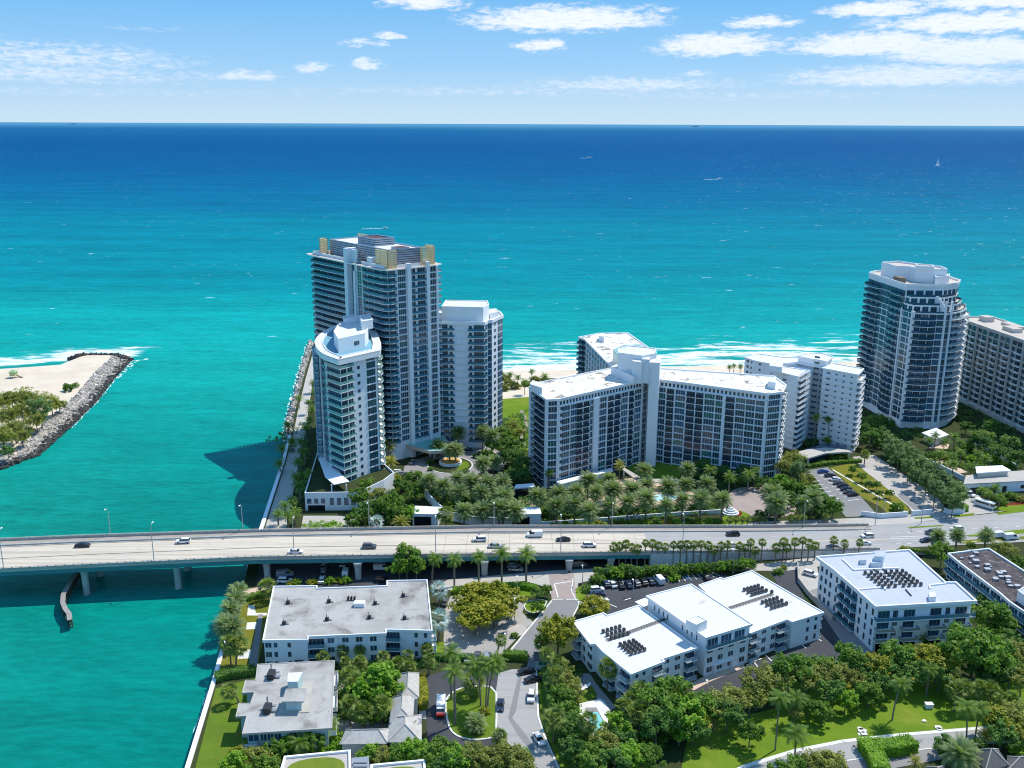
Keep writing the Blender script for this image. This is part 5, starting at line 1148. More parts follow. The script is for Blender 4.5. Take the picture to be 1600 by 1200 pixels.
b = MB(); q = offset(sp_, -.6); b.prism(q, ZS_ - .4, ZS_, 1, 0); b.ring(q, .5, ZS_, ZS_ + .7, 1); S.part('roof', b, [ROOFT, CREAM])
for i, (u, w, l, wd, h) in enumerate(((6, 8, 6, 5, 2.6), (30, 6, 9, 5, 2.0), (52, 7, 8, 5, 2.2), (66, 8, 6, 5, 2.4), (18, 13, 14, 4, 1.4), (44, 13, 12, 4, 1.4))):
    a = s0 + se * u + sn * w; q = [tuple(a), tuple(a + se * l), tuple(a + se * l + sn * wd), tuple(a + sn * wd)]; boxpart(S, 'plant_room', q, ZS_, ZS_ + h, [CREAM, ROOFT], 1)
S.finish(CREAM)
# ---- raised terrace with white service block in front of it
TB = Bld('service_block', 'long low white service block with dark garage doors below the palm terrace', 'service building', XY(1550, 752))
tp = PL([(1506, 757), (1620, 751), (1620, 735), (1555, 739), (1510, 744)], 6.8)
TB.wall.prism(ccw(tp), GZ, 6.8); q = ccw(tp); F = FC(q[0], q[1])
for a, c in ((3, 8), (9, 14), (17, 19)): b = MB(); b.fbox(F, a, c, GZ + .1, 5.2, -.1, .05); TB.part('garage_door', b, DARKM)
for a, c in ((25, 30), (30.4, 36)): b = MB(); b.fbox(F, a, c, GZ + 1.3, 5.3, -.1, .05); TB.part('garage_door', b, DARKM)
b = MB(); b.prism(offset(q, -.2), 6.8, 7.1); TB.part('roof', b, PALE)
TB.finish(WHITE2)
TB2 = Bld('pool_house', 'flat roofed white pool house on the palm terrace', 'pool house', XY(1550, 735))
tp = PL([(1526, 739), (1580, 735), (1566, 727), (1524, 729)], 9.5); q = ccw(tp)
b = MB(); b.prism(q, 9.1, 9.5); TB2.part('roof', b, WHITE); b = MB(); b.prism(offset(q, .8), GZ, 9.1); TB2.part('wall', b, CREAM)
sheet('pool_terrace', [(1440, 712), (1500, 745), (1560, 738), (1580, 728), (1530, 700), (1480, 690)], SOIL, 2)
for q in ([(1462, 722), (1500, 740), (1512, 738), (1475, 719)], [(1452, 700), (1480, 702), (1484, 694), (1460, 692)], [(1540, 722), (1566, 725), (1560, 718), (1545, 716)]): sheet('pool_terrace', q, PEACH, 3)
wall_along('terrace_wall', [XY(1430, 716), XY(1470, 734), XY(1506, 752)], .5, GZ, GZ + 2.2, WHITE2, 'white terrace wall between the pines and the palm terrace', world=True)
wall_along('terrace_wall', [XY(1524, 695), XY(1560, 716), XY(1588, 734)], .5, GZ, GZ + 2.2, WHITE2, 'white garden wall along the right side of the palm terrace', world=True)
# ================================================================== foreground blocks
def bays_even(F, z0, fh, nf, B, n, kind='t', lo=.05, hi=.95, tones=(5, 4, 1, 1, 0, 0), frame=FRAME):
    for i in range(n):
        u = F[3] * (lo + (hi - lo) * (i + .5) / n)
        for f in range(nf):
            z = z0 + f * fh; B.window(F, u - .75, u + .75, z + .9, z + 2.3, 1, tones, frame)
# ---- grey roofed block
ZA = 11.2
A = Bld('grey_roofed_block', 'long low white block with weathered grey flat roof beside the bridge', 'apartment block', XY(540, 980))
ap = PL([(410, 1002), (482, 1001), (482, 996), (604, 991), (604, 985), (676, 987), (668, 907), (604, 908), (604, 916), (496, 920), (496, 916), (427, 917)], ZA)
A.wall.prism(offset(ccw(ap), .35), GZ - .1, ZA - .3)
q = offset(ccw(ap), .35)
Fs = [FC(q[i], q[(i + 1) % len(q)]) for i in range(len(q))]
def Afront(F, spec, nf=3, z0=2.6, fh=2.85):
    for (u, w, k) in spec:
        for f in range(nf):
            z = z0 + f * fh
            if k == 'w': A.window(F, u, u + w, z + .8, z + 2.3, 1 if w > 1.2 else 0, (4, 3, 2, 1, 0, 2), FRAME)
            else:
                A.window(F, u, u + w, z + .1, z + 2.3, 3, (8, 2, 0, 0, 0, 0), DFRAME); A.balcony(F, u - .2, u + w + .2, z, 1.3, RAILB, edge=WHITE2)
Afront(Fs[0], [(.3, 1.6, 'w'), (2.6, .9, 'w'), (6.2, .9, 'w')])
Afront(Fs[2], [(.4, 4.0, 'b'), (5.4, 1.7, 'w'), (9.3, 1.7, 'w'), (13.0, 1.7, 'w'), (16.8, 1.7, 'w')])
Afront(Fs[2], [(Fs[2][3] - 2.0, 1.8, 'w')], 1)
Afront(Fs[4], [(.3, 3.6, 'b'), (8.0, .9, 'w'), (10.6, .9, 'w')])
for f in range(3): A.balcony(Fs[5], .0, 3.5, 2.6 + 2.85 * f, 1.4, RAILG, edge=WHITE2); A.window(Fs[5], .2, 3.3, 2.7 + 2.85 * f, 4.9 + 2.85 * f, 2, (8, 2, 0, 0, 0, 0), DFRAME)
for i in (5, 11):
    F = Fs[i]
    for k in range(5):
        for f in range(3): A.window(F, 4.5 + k * 4.6, 6.2 + k * 4.6, 3.4 + 2.85 * f, 4.9 + 2.85 * f, 1, (4, 3, 2, 1, 0, 2), FRAME)
b = MB(); b.prism(ccw(ap), ZA - .5, ZA, 1, 0); b.ring(ccw(ap), .35, ZA, ZA + .35, 1); A.part('roof', b, [ROOFG, WHITE2])
boxpart(A, 'entrance_porch', [(lambda F: pt(F, 8.0, .1))(Fs[0]), pt(Fs[0], 10.2, .1), pt(Fs[0], 10.2, 1.3), pt(Fs[0], 8.0, 1.3)], 5.0, 5.25, [DARKM])
b = MB(); b.fbox(Fs[0], 8.5, 9.6, 2.6, 4.8, -.1, .06); A.part('door', b, DARKM)
A.finish(WHITE2)
# ---- stepped block at the lower left
ZB = 9.0
Bb = Bld('stepped_block', 'pale mint block with stained grey stepped flat roof by the inlet lawn', 'apartment block', XY(450, 1120))
bp = PL([(378, 1147), (519, 1138), (523, 1032), (402, 1038), (399, 1063), (383, 1063), (378, 1083), (397, 1082), (391, 1099), (373, 1099), (368, 1120), (385, 1119)], ZB)
Bb.wall.prism(offset(ccw(bp), 1.0), GZ - .1, ZB - .3)
q = offset(ccw(bp), 1.0); F = FC(q[0], q[1])
for f in range(2):
    z = 2.6 + f * 3.0
    for (u, w) in ((.3, 2.2), (3.0, 1.3), (4.6, 1.3), (6.2, 1.4), (9.6, 1.6), (13.0, 1.6)): Bb.window(F, u, u + w, z + .7, z + 2.4, 1, (5, 4, 1, 0, 0, 1), FRAME)
Bb.balcony(F, -1.2, 2.4, 5.5, 2.0, RAILW, edge=MINT)
Fr = FC(q[1], q[2])
for k in range(3):
    Bb.balcony(Fr, 1.5 + k * 9.5, 8.5 + k * 9.5, 5.5, 1.8, WHITE, edge=WHITE); Bb.window(Fr, 2 + k * 9.5, 8 + k * 9.5, 5.6, 7.9, 3, (6, 2, 2, 0, 0, 0), FRAME)
for i in (5, 7, 9, 11):
    Fq = FC(q[i], q[(i + 1) % 12])
    if Fq[3] > 2: Bb.window(Fq, .4, Fq[3] - .4, 5.6, 7.8, 2, (2, 3, 1, 0, 0, 4), FRAME); Bb.window(Fq, .4, Fq[3] - .4, 2.7, 4.9, 2, (2, 3, 1, 0, 0, 4), FRAME)
b = MB(); b.prism(ccw(bp), ZB - .45, ZB, 1, 0); b.ring(ccw(bp), .25, ZB, ZB + .12, 1); Bb.part('roof', b, [ROOFG, PALE])
hp = PL([(440, 1096), (475, 1096), (479, 1075), (447, 1076)], ZB + 3.2)
b = MB(); b.prism(offset(ccw(hp), .8), ZB, ZB + 2.9, 0); b.prism(ccw(hp), ZB + 2.9, ZB + 3.2, 1, 1); Bb.part('roof_pavilion', b, [MINT, ROOFG])
hp = PL([(449, 1064), (465, 1064), (473, 1049), (450, 1050)], ZB + 3.6)
boxpart(Bb, 'stair_head', hp, ZB, ZB + 3.4, [MINT, ROOFW], 1)
dk = PL([(434, 1114), (483, 1112), (489, 1064), (452, 1066)], ZB + .3); boxpart(Bb, 'roof_terrace', dk, ZB, ZB + .2, [PALE])
Bb.finish(MINT)
# ---- white block of three parts
ZC = 11.0
Cc = Bld('white_roofed_block', 'bright white roofed block of three parts with black condensers in the foreground', 'apartment block', XY(1090, 1000))
cl_ = PL([(986, 1055), (1040, 1034), (1035, 1031), (1091, 1013), (998, 946), (949, 962), (943, 958), (894, 972), (922, 1008), (930, 1007), (941, 1019)], ZC)
cm_ = PL([(1103, 998), (1176, 976), (1080, 913), (1009, 932)], ZC + 3.2)
cr_ = PL([(1169, 992), (1230, 969), (1238, 973), (1288, 958), (1175, 892), (1131, 905), (1126, 903), (1091, 915)], ZC)
cmx = PL([(1092, 1013), (1169, 989), (1080, 925), (1000, 947)], ZC)
for p_, z in ((cl_, ZC - .3), (cm_, ZC + 2.9), (cr_, ZC - .3)): Cc.wall.prism(offset(ccw(p_), .5), GZ - .1, z)
ql, qm, qr = offset(ccw(cl_), .5), offset(ccw(cm_), .5), offset(ccw(cr_), .5)
FHC = 2.85
def cfront(F, spec, nf=3, z0=2.7):
    for (u, w, k) in spec:
        for f in range(nf):
            z = z0 + f * FHC
            if k == 'w': Cc.window(F, u, u + w, z + .8, z + 2.2, 1 if w > 1.2 else 0, (7, 3, 1, 0, 0, 0), FRAME)
            else:
                Cc.window(F, u, u + w, z + .1, z + 2.2, 2, (7, 3, 1, 0, 0, 0), DFRAME); Cc.balcony(F, u - .2, u + w + .2, z, 1.5, RAILW, edge=WHITE)
F = FC(ql[0], ql[1]); cfront(F, [(1.4, .9, 'w'), (3.8, .9, 'w')]); cfront(F, [(F[3] - 3.4, 3.2, 'b')])
F = FC(ql[2], ql[3]); cfront(F, [(1.6, 1.6, 'w'), (5.2, 1.6, 'w'), (F[3] - 3.6, 3.2, 'b')])
F = FC(ql[-1], ql[0]); cfront(F, [(2.0, 3.2, 'b'), (7.5, 1.6, 'w'), (F[3] - 4.0, 3.6, 'b')])
F = FC(ql[7], ql[8]); cfront(F, [(2.0, 3.2, 'b'), (6.5, 1.6, 'w'), (10.0, 2.5, 'w')])
F = FC(qm[0], qm[1]); cfront(F, [(.8, 1.7, 'w'), (4.4, 1.6, 'w'), (8.0, 1.6, 'w'), (12.0, 1.7, 'w')]); 
for k in range(3): Cc.window(F, .6 + k * 4.6, 4.0 + k * 4.6, ZC - .3 + .3, ZC + 2.3, 2, (6, 4, 1, 0, 0, 1), FRAME)
Cc.balcony(F, .2, F[3] - .2, ZC - .2, 1.2, RAILB, edge=WHITE)
for k in range(4):
    F2_ = FC(qm[3], qm[0]); Cc.window(F2_, 3 + k * 2.0, 3.5 + k * 2.0, ZC + .4, ZC + 2.0, 0, (0, 0, 0, 1, 0, 0), FRAME); Cc.window(F2_, F2_[3] - 10 + k * 2.0, F2_[3] - 9.5 + k * 2.0, ZC + .4, ZC + 2.0, 0, (0, 0, 0, 1, 0, 0), FRAME)
F = FC(qr[0], qr[1]); cfront(F, [(.2, 3.0, 'b'), (5.4, 1.5, 'w'), (9.0, 1.5, 'w'), (F[3] - 4.2, 3.6, 'b')])
F = FC(qr[2], qr[3]); cfront(F, [(5.6, .9, 'w'), (8.6, .9, 'w')])
F = FC(qr[3], qr[4]); cfront(F, [(1, 3, 'b'), (7, 1.6, 'w'), (12, 1.6, 'w'), (17, 3, 'b')])
b = MB()
for p_, z in ((cl_, ZC), (cm_, ZC + 3.2), (cr_, ZC)):
    q = ccw(p_); b.prism(q, z - .4, z, 1, 0); b.ring(q, .3, z, z + .28, 1)
Cc.part('roof', b, [ROOFW, WHITE])
hp = PL([(1072, 968), (1088, 976), (1105, 968), (1089, 960)], ZC + 6); boxpart(Cc, 'roof_hut', hp, ZC + 3.2, ZC + 5.8, [WHITE, ROOFW], 1, .2)
b = MB(); ep = PL([(1115, 1040), (1145, 1030), (1140, 1025), (1110, 1035)], 5.4); b.prism(ccw(ep), 5.0, 5.4)
for qx in ((1117, 1040), (1143, 1031)):
    x, y = XY(qx[0], qx[1], 5.0); b.box(x - .25, x + .25, y - .25, y + .25, GZ, 5.0)
b.prism(offset(ccw(ep), .8), GZ, 4.9); Cc.part('entrance_porch', b, WHITE)
b = MB(); ep = PL([(992, 940), (1006, 948), (1020, 942), (1008, 934)], 8.0); b.prism(ccw(ep), 7.6, 8.0); Cc.part('entrance_porch', b, WHITE)
b = MB()
for p0, p1 in (((948, 1000), (1042, 966)), ((1139, 950), (1207, 928))):
    a, c = Vector(XY(*p0, ZC + .3)), Vector(XY(*p1, ZC + .3)); e_ = (c - a).normalized(); o_ = Vector((-e_.y, e_.x))
    for k in (-.45, 0, .45): b.tube([(*(a + o_ * k), ZC + .3), (*(c + o_ * k), ZC + .3)], .11, 6)
Cc.part('roof_pipe', b, DARKM)
Cc.finish(WHITE)
# ---- grey roofed white block on the right
ZD = 16.6
D = Bld('grey_topped_block', 'white four storey block with pale grey roof and rows of black condensers', 'apartment block', XY(1410, 960))
dp = PL([(1368, 950), (1527, 941), (1494, 911), (1478, 911), (1421, 860), (1274, 871), (1300, 890), (1337, 922)], ZD)
D.wall.prism(offset(ccw(dp), 1.0), GZ - .1, ZD - .4)
q = offset(ccw(dp), 1.0); F = FC(q[0], q[1]); FHD = 3.1
for f in range(4):
    z = 3.2 + f * FHD
    for (u, w, k) in ((.6, 3.4, 'b'), (5.0, 1.4, 'w'), (8.2, 3.2, 'b'), (16.0, 3.2, 'b'), (20.5, 1.3, 'w'), (F[3] - 4.6, 3.4, 'b')):
        if f == 3: D.window(F, u, u + w, z + .3, z + 2.4, 2, (5, 5, 1, 0, 0, 1), DFRAME); continue
        if f == 0:
            continue
        if k == 'w': D.window(F, u, u + w, z + .8, z + 2.2, 1, (1, 1, 1, 6, 0, 0), FRAME)
        else:
            D.window(F, u, u + w, z + .1, z + 2.3, 2, (7, 3, 1, 0, 0, 0), DFRAME); D.balcony(F, u - .8, u + w + 1.0, z, 2.0, STEEL, edge=WHITE2, h=.75)
D.balcony(F, -.6, F[3] + .6, 3.2 + 3 * FHD, 1.6, RAILB, edge=WHITE)
for (a, c) in ((.8, 6), (8, 12.5), (15.0, 20), (22, F[3] - 1)):
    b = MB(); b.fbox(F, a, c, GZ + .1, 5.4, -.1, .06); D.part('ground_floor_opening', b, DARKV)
for i in (6, 7):
    Fq = FC(q[i], q[(i + 1) % len(q)])
    for f in range(4):
        z = 3.2 + f * FHD; n = int(Fq[3] / 3.2)
        for k in range(n):
            u = Fq[3] * (k + .5) / n
            if i == 6 and 1 <= k <= n - 1: D.window(Fq, u - 1.3, u + 1.3, z + .15, z + 2.5, 2, (5, 3, 2, 0, 0, 1), DFRAME); D.balcony(Fq, u - 1.5, u + 1.5, z, 1.0, RAILB, edge=WHITE2)
            else: D.window(Fq, u - .45, u + .45, z + .5, z + 2.4, 0, (5, 5, 1, 0, 0, 0), DFRAME)
Fq = FC(q[5], q[6])
for f in range(4):
    for k in range(3): D.window(Fq, 1.0 + k * 2.3, 2.0 + k * 2.3, 3.7 + f * FHD, 5.4 + f * FHD, 0, (5, 5, 1, 0, 0, 0), DFRAME)
for i in (1, 3):
    Fq = FC(q[i], q[i + 1])
    for f in range(4):
        for k in range(int(Fq[3] / 4)): D.window(Fq, 1 + k * 4, 3 + k * 4, 3.9 + f * FHD, 5.4 + f * FHD, 1, (5, 5, 1, 0, 0, 0), FRAME)
b = MB(); b.prism(ccw(dp), ZD - .45, ZD, 1, 0); b.ring(ccw(dp), .45, ZD, ZD + .5, 1)
for seg in ([(1316, 873), (1334, 890), (1405, 887)], [(1337, 921), (1380, 917), (1384, 921)], [(1478, 911), (1452, 914), (1453, 919)]):
    w_ = PL(seg, ZD + .3)
    for a, c in zip(w_, w_[1:]):
        a, c = Vector(a), Vector(c); e_ = (c - a).normalized(); o_ = Vector((-e_.y, e_.x)) * .2
        b.hexa([(*(a - o_), ZD), (*(c - o_), ZD), (*(c + o_), ZD), (*(a + o_), ZD), (*(a - o_), ZD + .4), (*(c - o_), ZD + .4), (*(c + o_), ZD + .4), (*(a + o_), ZD + .4)], 1)
D.part('roof', b, [ROOFC, WHITE])
boxpart(D, 'lift_tower', PL([(1366, 869), (1381, 870), (1384, 861), (1368, 860)], ZD + 3.4), ZD, ZD + 3.4, [WHITE2, ROOFC], 1)
boxpart(D, 'roof_hut', PL([(1361, 879), (1376, 879), (1378, 872), (1362, 872)], ZD + 1.8), ZD, ZD + 1.8, [WHITE2, ROOFW], 1)
boxpart(D, 'roof_hut', PL([(1344, 875), (1354, 875), (1355, 868), (1345, 868)], ZD + 1.5), ZD, ZD + 1.5, [WHITE2, ROOFC], 1)
boxpart(D, 'roof_hut', PL([(1452, 933), (1463, 932), (1461, 924), (1451, 925)], ZD + 1.5), ZD, ZD + 1.5, [WHITE2, ROOFW], 1)
b = MB()
for p0, p1 in (((1363, 888), (1372, 895)), ((1378, 888), (1392, 900)), ((1415, 921), (1424, 931)), ((1404, 895), (1432, 914))):
    a, c = XY(*p0, ZD + .2), XY(*p1, ZD + .2); b.tube([(*a, ZD + .25), (*c, ZD + .25)], .16, 6)
D.part('roof_pipe', b, DARKM)
D.finish(WHITE)
# ---- dark roofed block at the right edge
ZE = 10.8
Eb = Bld('dark_roofed_block', 'white low block with patchy dark brown roof cut off by the right edge', 'apartment block', XY(1570, 910))
ep = PL([(1480, 866), (1497, 880), (1530, 905), (1563, 930), (1575, 941), (1640, 985), (1690, 965), (1600, 893), (1545, 858)], ZE)
Eb.wall.prism(offset(ccw(ep), .4), GZ - .1, ZE - .3)
q = offset(ccw(ep), .4)
for i in (0, 1, 2, 3, 4):
    F = FC(q[(i + 1) % 9], q[i]) if area2(ep) < 0 else FC(q[i], q[i + 1])
    n = max(1, int(F[3] / 3.6))
    for f in range(3):
        z = 2.7 + f * 2.7
        for k in range(n):
            u = F[3] * k / n; Eb.window(F, u + .4, u + F[3] / n - .4, z + .4, z + 2.2, 2, (4, 4, 2, 1, 0, 2), FRAME)
        if f: Eb.balcony(F, 0, F[3], z, 1.3, RAILB, edge=WHITE)
b = MB(); b.prism(ccw(ep), ZE - .4, ZE, 1, 0); b.ring(ccw(ep), .5, ZE, ZE + .5, 1); Eb.part('roof', b, [ROOFD, WHITE2])
boxpart(Eb, 'plant_room', PL([(1590, 924), (1640, 960), (1680, 945), (1610, 912)], ZE + 3), ZE, ZE + 3, [WHITE2, ROOFC], 1, .4)
rr = random.Random(8); b = MB()
for i in range(26):
    f = i / 26; px, py = 1508 + f * 90 + rr.uniform(-10, 10), 866 + f * 62 + rr.uniform(-8, 8); x, y = XY(px, py, ZE); s = rr.uniform(.3, .75)
    b = MB(); b.box(x - s * 1.3, x + s * 1.3, y - s, y + s, ZE, ZE + s * 1.3); Eb.part('roof_equipment', b, STEEL)
Eb.finish(WHITE)
# ---- guest house with tiled hipped roof
GH = Bld('tiled_house', 'small house with pale grey tiled hipped roof beside the dark driveway', 'house', XY(635, 1100))
zg = 7.5
def hip(B, p4, z, rise, mt, name='roof', inset=.5, wallm=CREAM, walls=True, ridge=.45):
    q = ccw(p4); a, b_, c, d = [Vector(v_ + (z,)) for v_ in q]
    if (b_ - a).length < (c - b_).length: a, b_, c, d = b_, c, d, a
    m0, m1 = (a + d) / 2, (b_ + c) / 2; w_ = (d - a).length; L_ = (m1 - m0).length; k = min(.48, w_ * ridge / L_)
    r0, r1 = m0.lerp(m1, k) + Vector((0, 0, rise)), m1.lerp(m0, k) + Vector((0, 0, rise)); b = MB()
    b.poly([a, b_, r1, r0]); b.poly([b_, c, r1]); b.poly([c, d, r0, r1]); b.poly([d, a, r0]); b.poly([d, c, b_, a])
    n0 = len(b.f)
    for s_, t_ in ((a, r0), (d, r0), (b_, r1), (c, r1), (r0, r1)): b.tube([s_ + Vector((0, 0, .05)), t_ + Vector((0, 0, .05))], .14, 5, 1)
    o = B.part(name, b, [mt, PALE])
    if walls: b = MB(); b.prism(offset(q, inset), GZ - .05, z - .01); B.part('wall', b, wallm)
    return o
hip(GH, PL([(618, 1104), (655, 1090), (655, 1052), (622, 1053)], zg), zg, 2.2, TILE)
hip(GH, PL([(609, 1130), (645, 1126), (648, 1086), (612, 1090)], zg), zg + .02, 2.0, TILE)
hip(GH, PL([(606, 1160), (659, 1160), (659, 1117), (608, 1122)], zg - .5), zg - .48, 2.4, TILE)
hip(GH, PL([(530, 1163), (606, 1162), (612, 1138), (540, 1140)], zg - .8), zg - .8, 1.8, TILE)
# ---- two houses with planted roofs at the bottom edge
GR = Bld('green_roofed_house', 'white edged house with a planted yellow-green roof at the bottom edge', 'house', XY(500, 1200))
def greenroof(B, pts, z):
    q = ccw(PL(pts, z)); b = MB(); b.prism(offset(q, .2), GZ - .05, z - .5); B.part('wall', b, WHITE2)
    b = MB(); b.prism(q, z - .5, z - .02, 0, 1); b.ring(q, .5, z, z + .5, 0); B.part('roof', b, [WHITE, PALE])
    b = MB(); b.prism(smooth_poly(offset(q, 1.4), 2), z - .02, z + .18); B.part('planted_roof', b, SEDUM)
greenroof(GR, [(432, 1225), (444, 1184), (548, 1174), (549, 1225)], 8.0)
b = MB(); q = ccw(PL([(549, 1225), (549, 1184), (576, 1182), (580, 1225)], 7.0)); b.prism(q, GZ, 7.0)
for i in range(3):
    for j in range(2):
        x, y = XY(556 + i * 7, 1192 + j * 6, 7.4); b.box(x - .5, x + .5, y - .4, y + .4, 7.0, 7.8)
GR.part('plant_deck', b, STEEL)
GR2 = Bld('green_roofed_house', 'smaller planted roof with white rim behind the leafy bushes at the bottom edge', 'house', XY(620, 1205))
greenroof(GR2, [(578, 1230), (579, 1197), (664, 1189), (668, 1230)], 7.5)
# ---- slate roofed pavilions at the lower right corner
SP1 = Bld('slate_roofed_house', 'small house with a dark slate pyramid roof in the lower right corner', 'house', XY(1550, 1190))
hip(SP1, PL([(1540, 1203), (1577, 1196), (1560, 1171), (1514, 1173)], 7.0), 7.0, 2.6, SLATE, ridge=.49)
SP2 = Bld('slate_roofed_house', 'partly hidden dark slate roof cut off by the right edge', 'house', XY(1600, 1190))
hip(SP2, PL([(1570, 1208), (1640, 1205), (1640, 1178), (1574, 1182)], 6.5), 6.5, 1.8, SLATE)
SP3 = Bld('slate_roofed_house', 'corner of a dark slate roof at the bottom edge beside the clipped hedge', 'house', XY(1460, 1205))
hip(SP3, PL([(1440, 1230), (1492, 1230), (1476, 1196), (1448, 1198)], 6.0), 6.0, 2.0, SLATE)
# ---- site walls
wall_along('boundary_wall', [XY(1345, 806), XY(1375, 810), XY(1418, 807)], .4, GZ, GZ + 2.0, WHITE2, 'whitewashed boundary wall between the avenue and the palm planted strip', world=True)
wall_along('boundary_wall', [XY(1424, 806), XY(1456, 803)], .4, GZ, GZ + 2.0, WHITE2, 'short whitewashed wall in front of the sandy lot', world=True)
wall_along('boundary_wall', [XY(1475, 801), XY(1484, 804), XY(1507, 801)], .4, GZ, GZ + 2.0, WHITE2, 'whitewashed wall at the foot of the pine row by the avenue', world=True)
wall_along('boundary_wall', [XY(1246, 886), XY(1247, 910), XY(1262, 930), XY(1300, 970)], .35, GZ, GZ + 1.8, PALE, 'pale wall between the white roofed block and the side driveway', world=True)
# ================================================================== trees
def leaf_quad(b, p, n, s, r):
    t = n.orthogonal().normalized(); u = n.cross(t); a = r.random() * 6.28
    t, u = t * math.cos(a) + u * math.sin(a), u * math.cos(a) - t * math.sin(a)
    w = s * r.uniform(.5, .8)
    b.quad(p - t * s - u * w * .2, p - u * w, p + t * s + u * w * .2, p + u * w)
def crown_mesh(name, m, seed, rx, rz, clumps, per, leaf, flat=0.0, hollow=.45, drop=0.0):
    r = random.Random(seed); b = MB()
    cs = []
    for i in range(clumps):
        for _ in range(20):
            d = Vector((r.gauss(0, 1), r.gauss(0, 1), r.gauss(0, 1))).normalized() * (hollow + (1 - hollow) * r.random() ** .6)
            if d.z < -.55 + flat * .5: continue
            break
        k = r.uniform(.78, 1.2)
        cs.append((Vector((d.x * rx * k, d.y * rx * k, d.z * rz * (1 - flat * .3) * k)), r.uniform(.13, .32) * rx))
    for c, cr in cs:
        for j in range(per):
            q = Vector((r.gauss(0, 1), r.gauss(0, 1), r.gauss(0, .75)))
            q = q.normalized() * (r.random() ** .45)
            p = c + q * cr
            n = (q * .8 + Vector((0, 0, .7)) + Vector((r.gauss(0, .45), r.gauss(0, .45), r.gauss(0, .45)))).normalized()
            leaf_quad(b, p, n, leaf * r.uniform(.6, 1.25), r)
    return b.mesh(name, m)
def trunk_mesh(seed, h, rb, spread, nl=5, name='trunk'):
    r = random.Random(seed); b = MB(); top = Vector((r.uniform(-.3, .3), r.uniform(-.3, .3), h))
    b.tube([(0, 0, -.2), (0, 0, h * .5), top], [rb, rb * .8, rb * .6], 7)
    for i in range(nl):
        a = i * 6.283 / nl + r.uniform(-.4, .4); e = top + Vector((math.cos(a) * spread, math.sin(a) * spread, r.uniform(.5, 1.0) * spread)); m_ = top.lerp(e, .5) + Vector((0, 0, .3))
        b.tube([top, m_, e], [rb * .5, rb * .35, rb * .12], 5)
    return b.mesh(name, TRUNK)
VARS = {}
def broad_var(kind, m, seeds, rz=.64, clumps=44, per=60, leaf=.36, flat=0.0, hollow=.45, th=1.1):
    L = []
    for s_ in seeds:                                            # unit: crown radius 4, crown centre at the origin of the crown mesh
        L.append((crown_mesh(kind + '_crown', m, s_, 4.0, 4.0 * rz, clumps, per, leaf, flat, hollow), trunk_mesh(s_ + 50, 4.0 * th, .26, 2.2)))
    VARS[kind] = L
broad_var('green', LF_G, (1, 2, 3)); broad_var('dark', LF_D, (4, 5)); broad_var('yellow', LF_Y, (6, 7), rz=.5, flat=.4)
broad_var('olive', LF_O, (8, 9), rz=.66, leaf=.30); broad_var('bright', LF_B, (10, 11)); broad_var('pine', LF_P, (12, 13, 14), rz=1.05, leaf=.30, clumps=52, per=60, hollow=.3)
broad_var('flat', LF_G, (15,), rz=.36, flat=.8, clumps=60, leaf=.33)
def tree(px, py, rad, kind, label, group=None, cat='tree', name='broadleaf_tree', h=None, bush=False, zc=None, zs=1.0):
    """px, py: where the middle of the crown is seen"""
    rad *= 1.15 if group and 'spit' in group else .74 if group and (' the park' in group or 'park lawn' in group or 'before the g' in group) else .82; s = rad / 4.0; rzm = {'pine': 1.05, 'flat': .36, 'yellow': .5}.get(kind, .64) * 4 * s * zs
    ch = (rzm * .75 if bush else (h if h else rzm + rad * .75)); p = P(px, py, GZ + ch)
    t = thing(name, label, cat, (p.x, p.y, GZ), rnd.random() * 6.28, group)
    cm, tm = rnd.choice(VARS[kind])
    c = bpy.data.objects.new('crown', cm); COL.objects.link(c); c.parent = t; c.location = (0, 0, ch); k = rnd.uniform(.92, 1.08); c.scale = (s * k, s / k, s * zs)
    if not bush:
        o = bpy.data.objects.new('trunk', tm); COL.objects.link(o); o.parent = t; tt = ch / (4.0 * 1.1) * .86; o.scale = (s * .9, s * .9, tt)
    return t
# ---- palms
def frond(b, base, ang, elev, L, droop, wid, nseg, r, v=.35, stiff=1.0, mi=0, dens=2):
    d = Vector((math.cos(ang), math.sin(ang), 0)); side = Vector((-d.y, d.x, 0)); pts = []; p = Vector(base); el = elev
    for i in range(nseg + 1):
        pts.append((p.copy(), el)); p = p + (d * math.cos(el) + Vector((0, 0, 1)) * math.sin(el)) * (L / nseg); el -= droop / nseg * (.5 + i / nseg)
    for i in range(nseg):
        (a, ea), (c, ec) = pts[i], pts[i + 1]
        for k in range(dens):
            f = (i + (k + .5) / dens) / nseg; q = a.lerp(c, (k + .5) / dens)
            w = wid * (math.sin(math.pi * min(1, .12 + f * .92)) ** .6) * r.uniform(.85, 1.1)
            fw = (c - a).normalized(); upn = side.cross(fw) * -1 if side.cross(fw).z < 0 else side.cross(fw)
            hw = L / nseg / dens * .42
            for sg in (-1, 1):
                tip = q + side * (sg * w) + fw * (w * .55) - upn * (w * v) + Vector((0, 0, -w * .12))
                b.poly([q - fw * hw, tip, q + fw * hw], mi)
def palm_mesh(kind, m, seed, n, L, wid, droop, emin, emax, nseg=7, dens=2, dead=0):
    r = random.Random(seed); b = MB()
    for i in range(n):
        f = i / max(1, n - 1); el = emax + (emin - emax) * f + r.uniform(-.12, .12); a = i * 2.39996 + r.uniform(-.2, .2)
        frond(b, (0, 0, 0), a, el, L * r.uniform(.85, 1.08) * (1 if f < .85 else .9), droop * r.uniform(.8, 1.25), wid, nseg, r, dens=dens)
    for i in range(dead): frond(b, (0, 0, -.2), r.random() * 6.28, -1.0 + r.uniform(-.2, .2), L * .6, .5, wid * .6, 4, r, mi=1, dens=1)
    return b.mesh(kind, [m, DEADF])
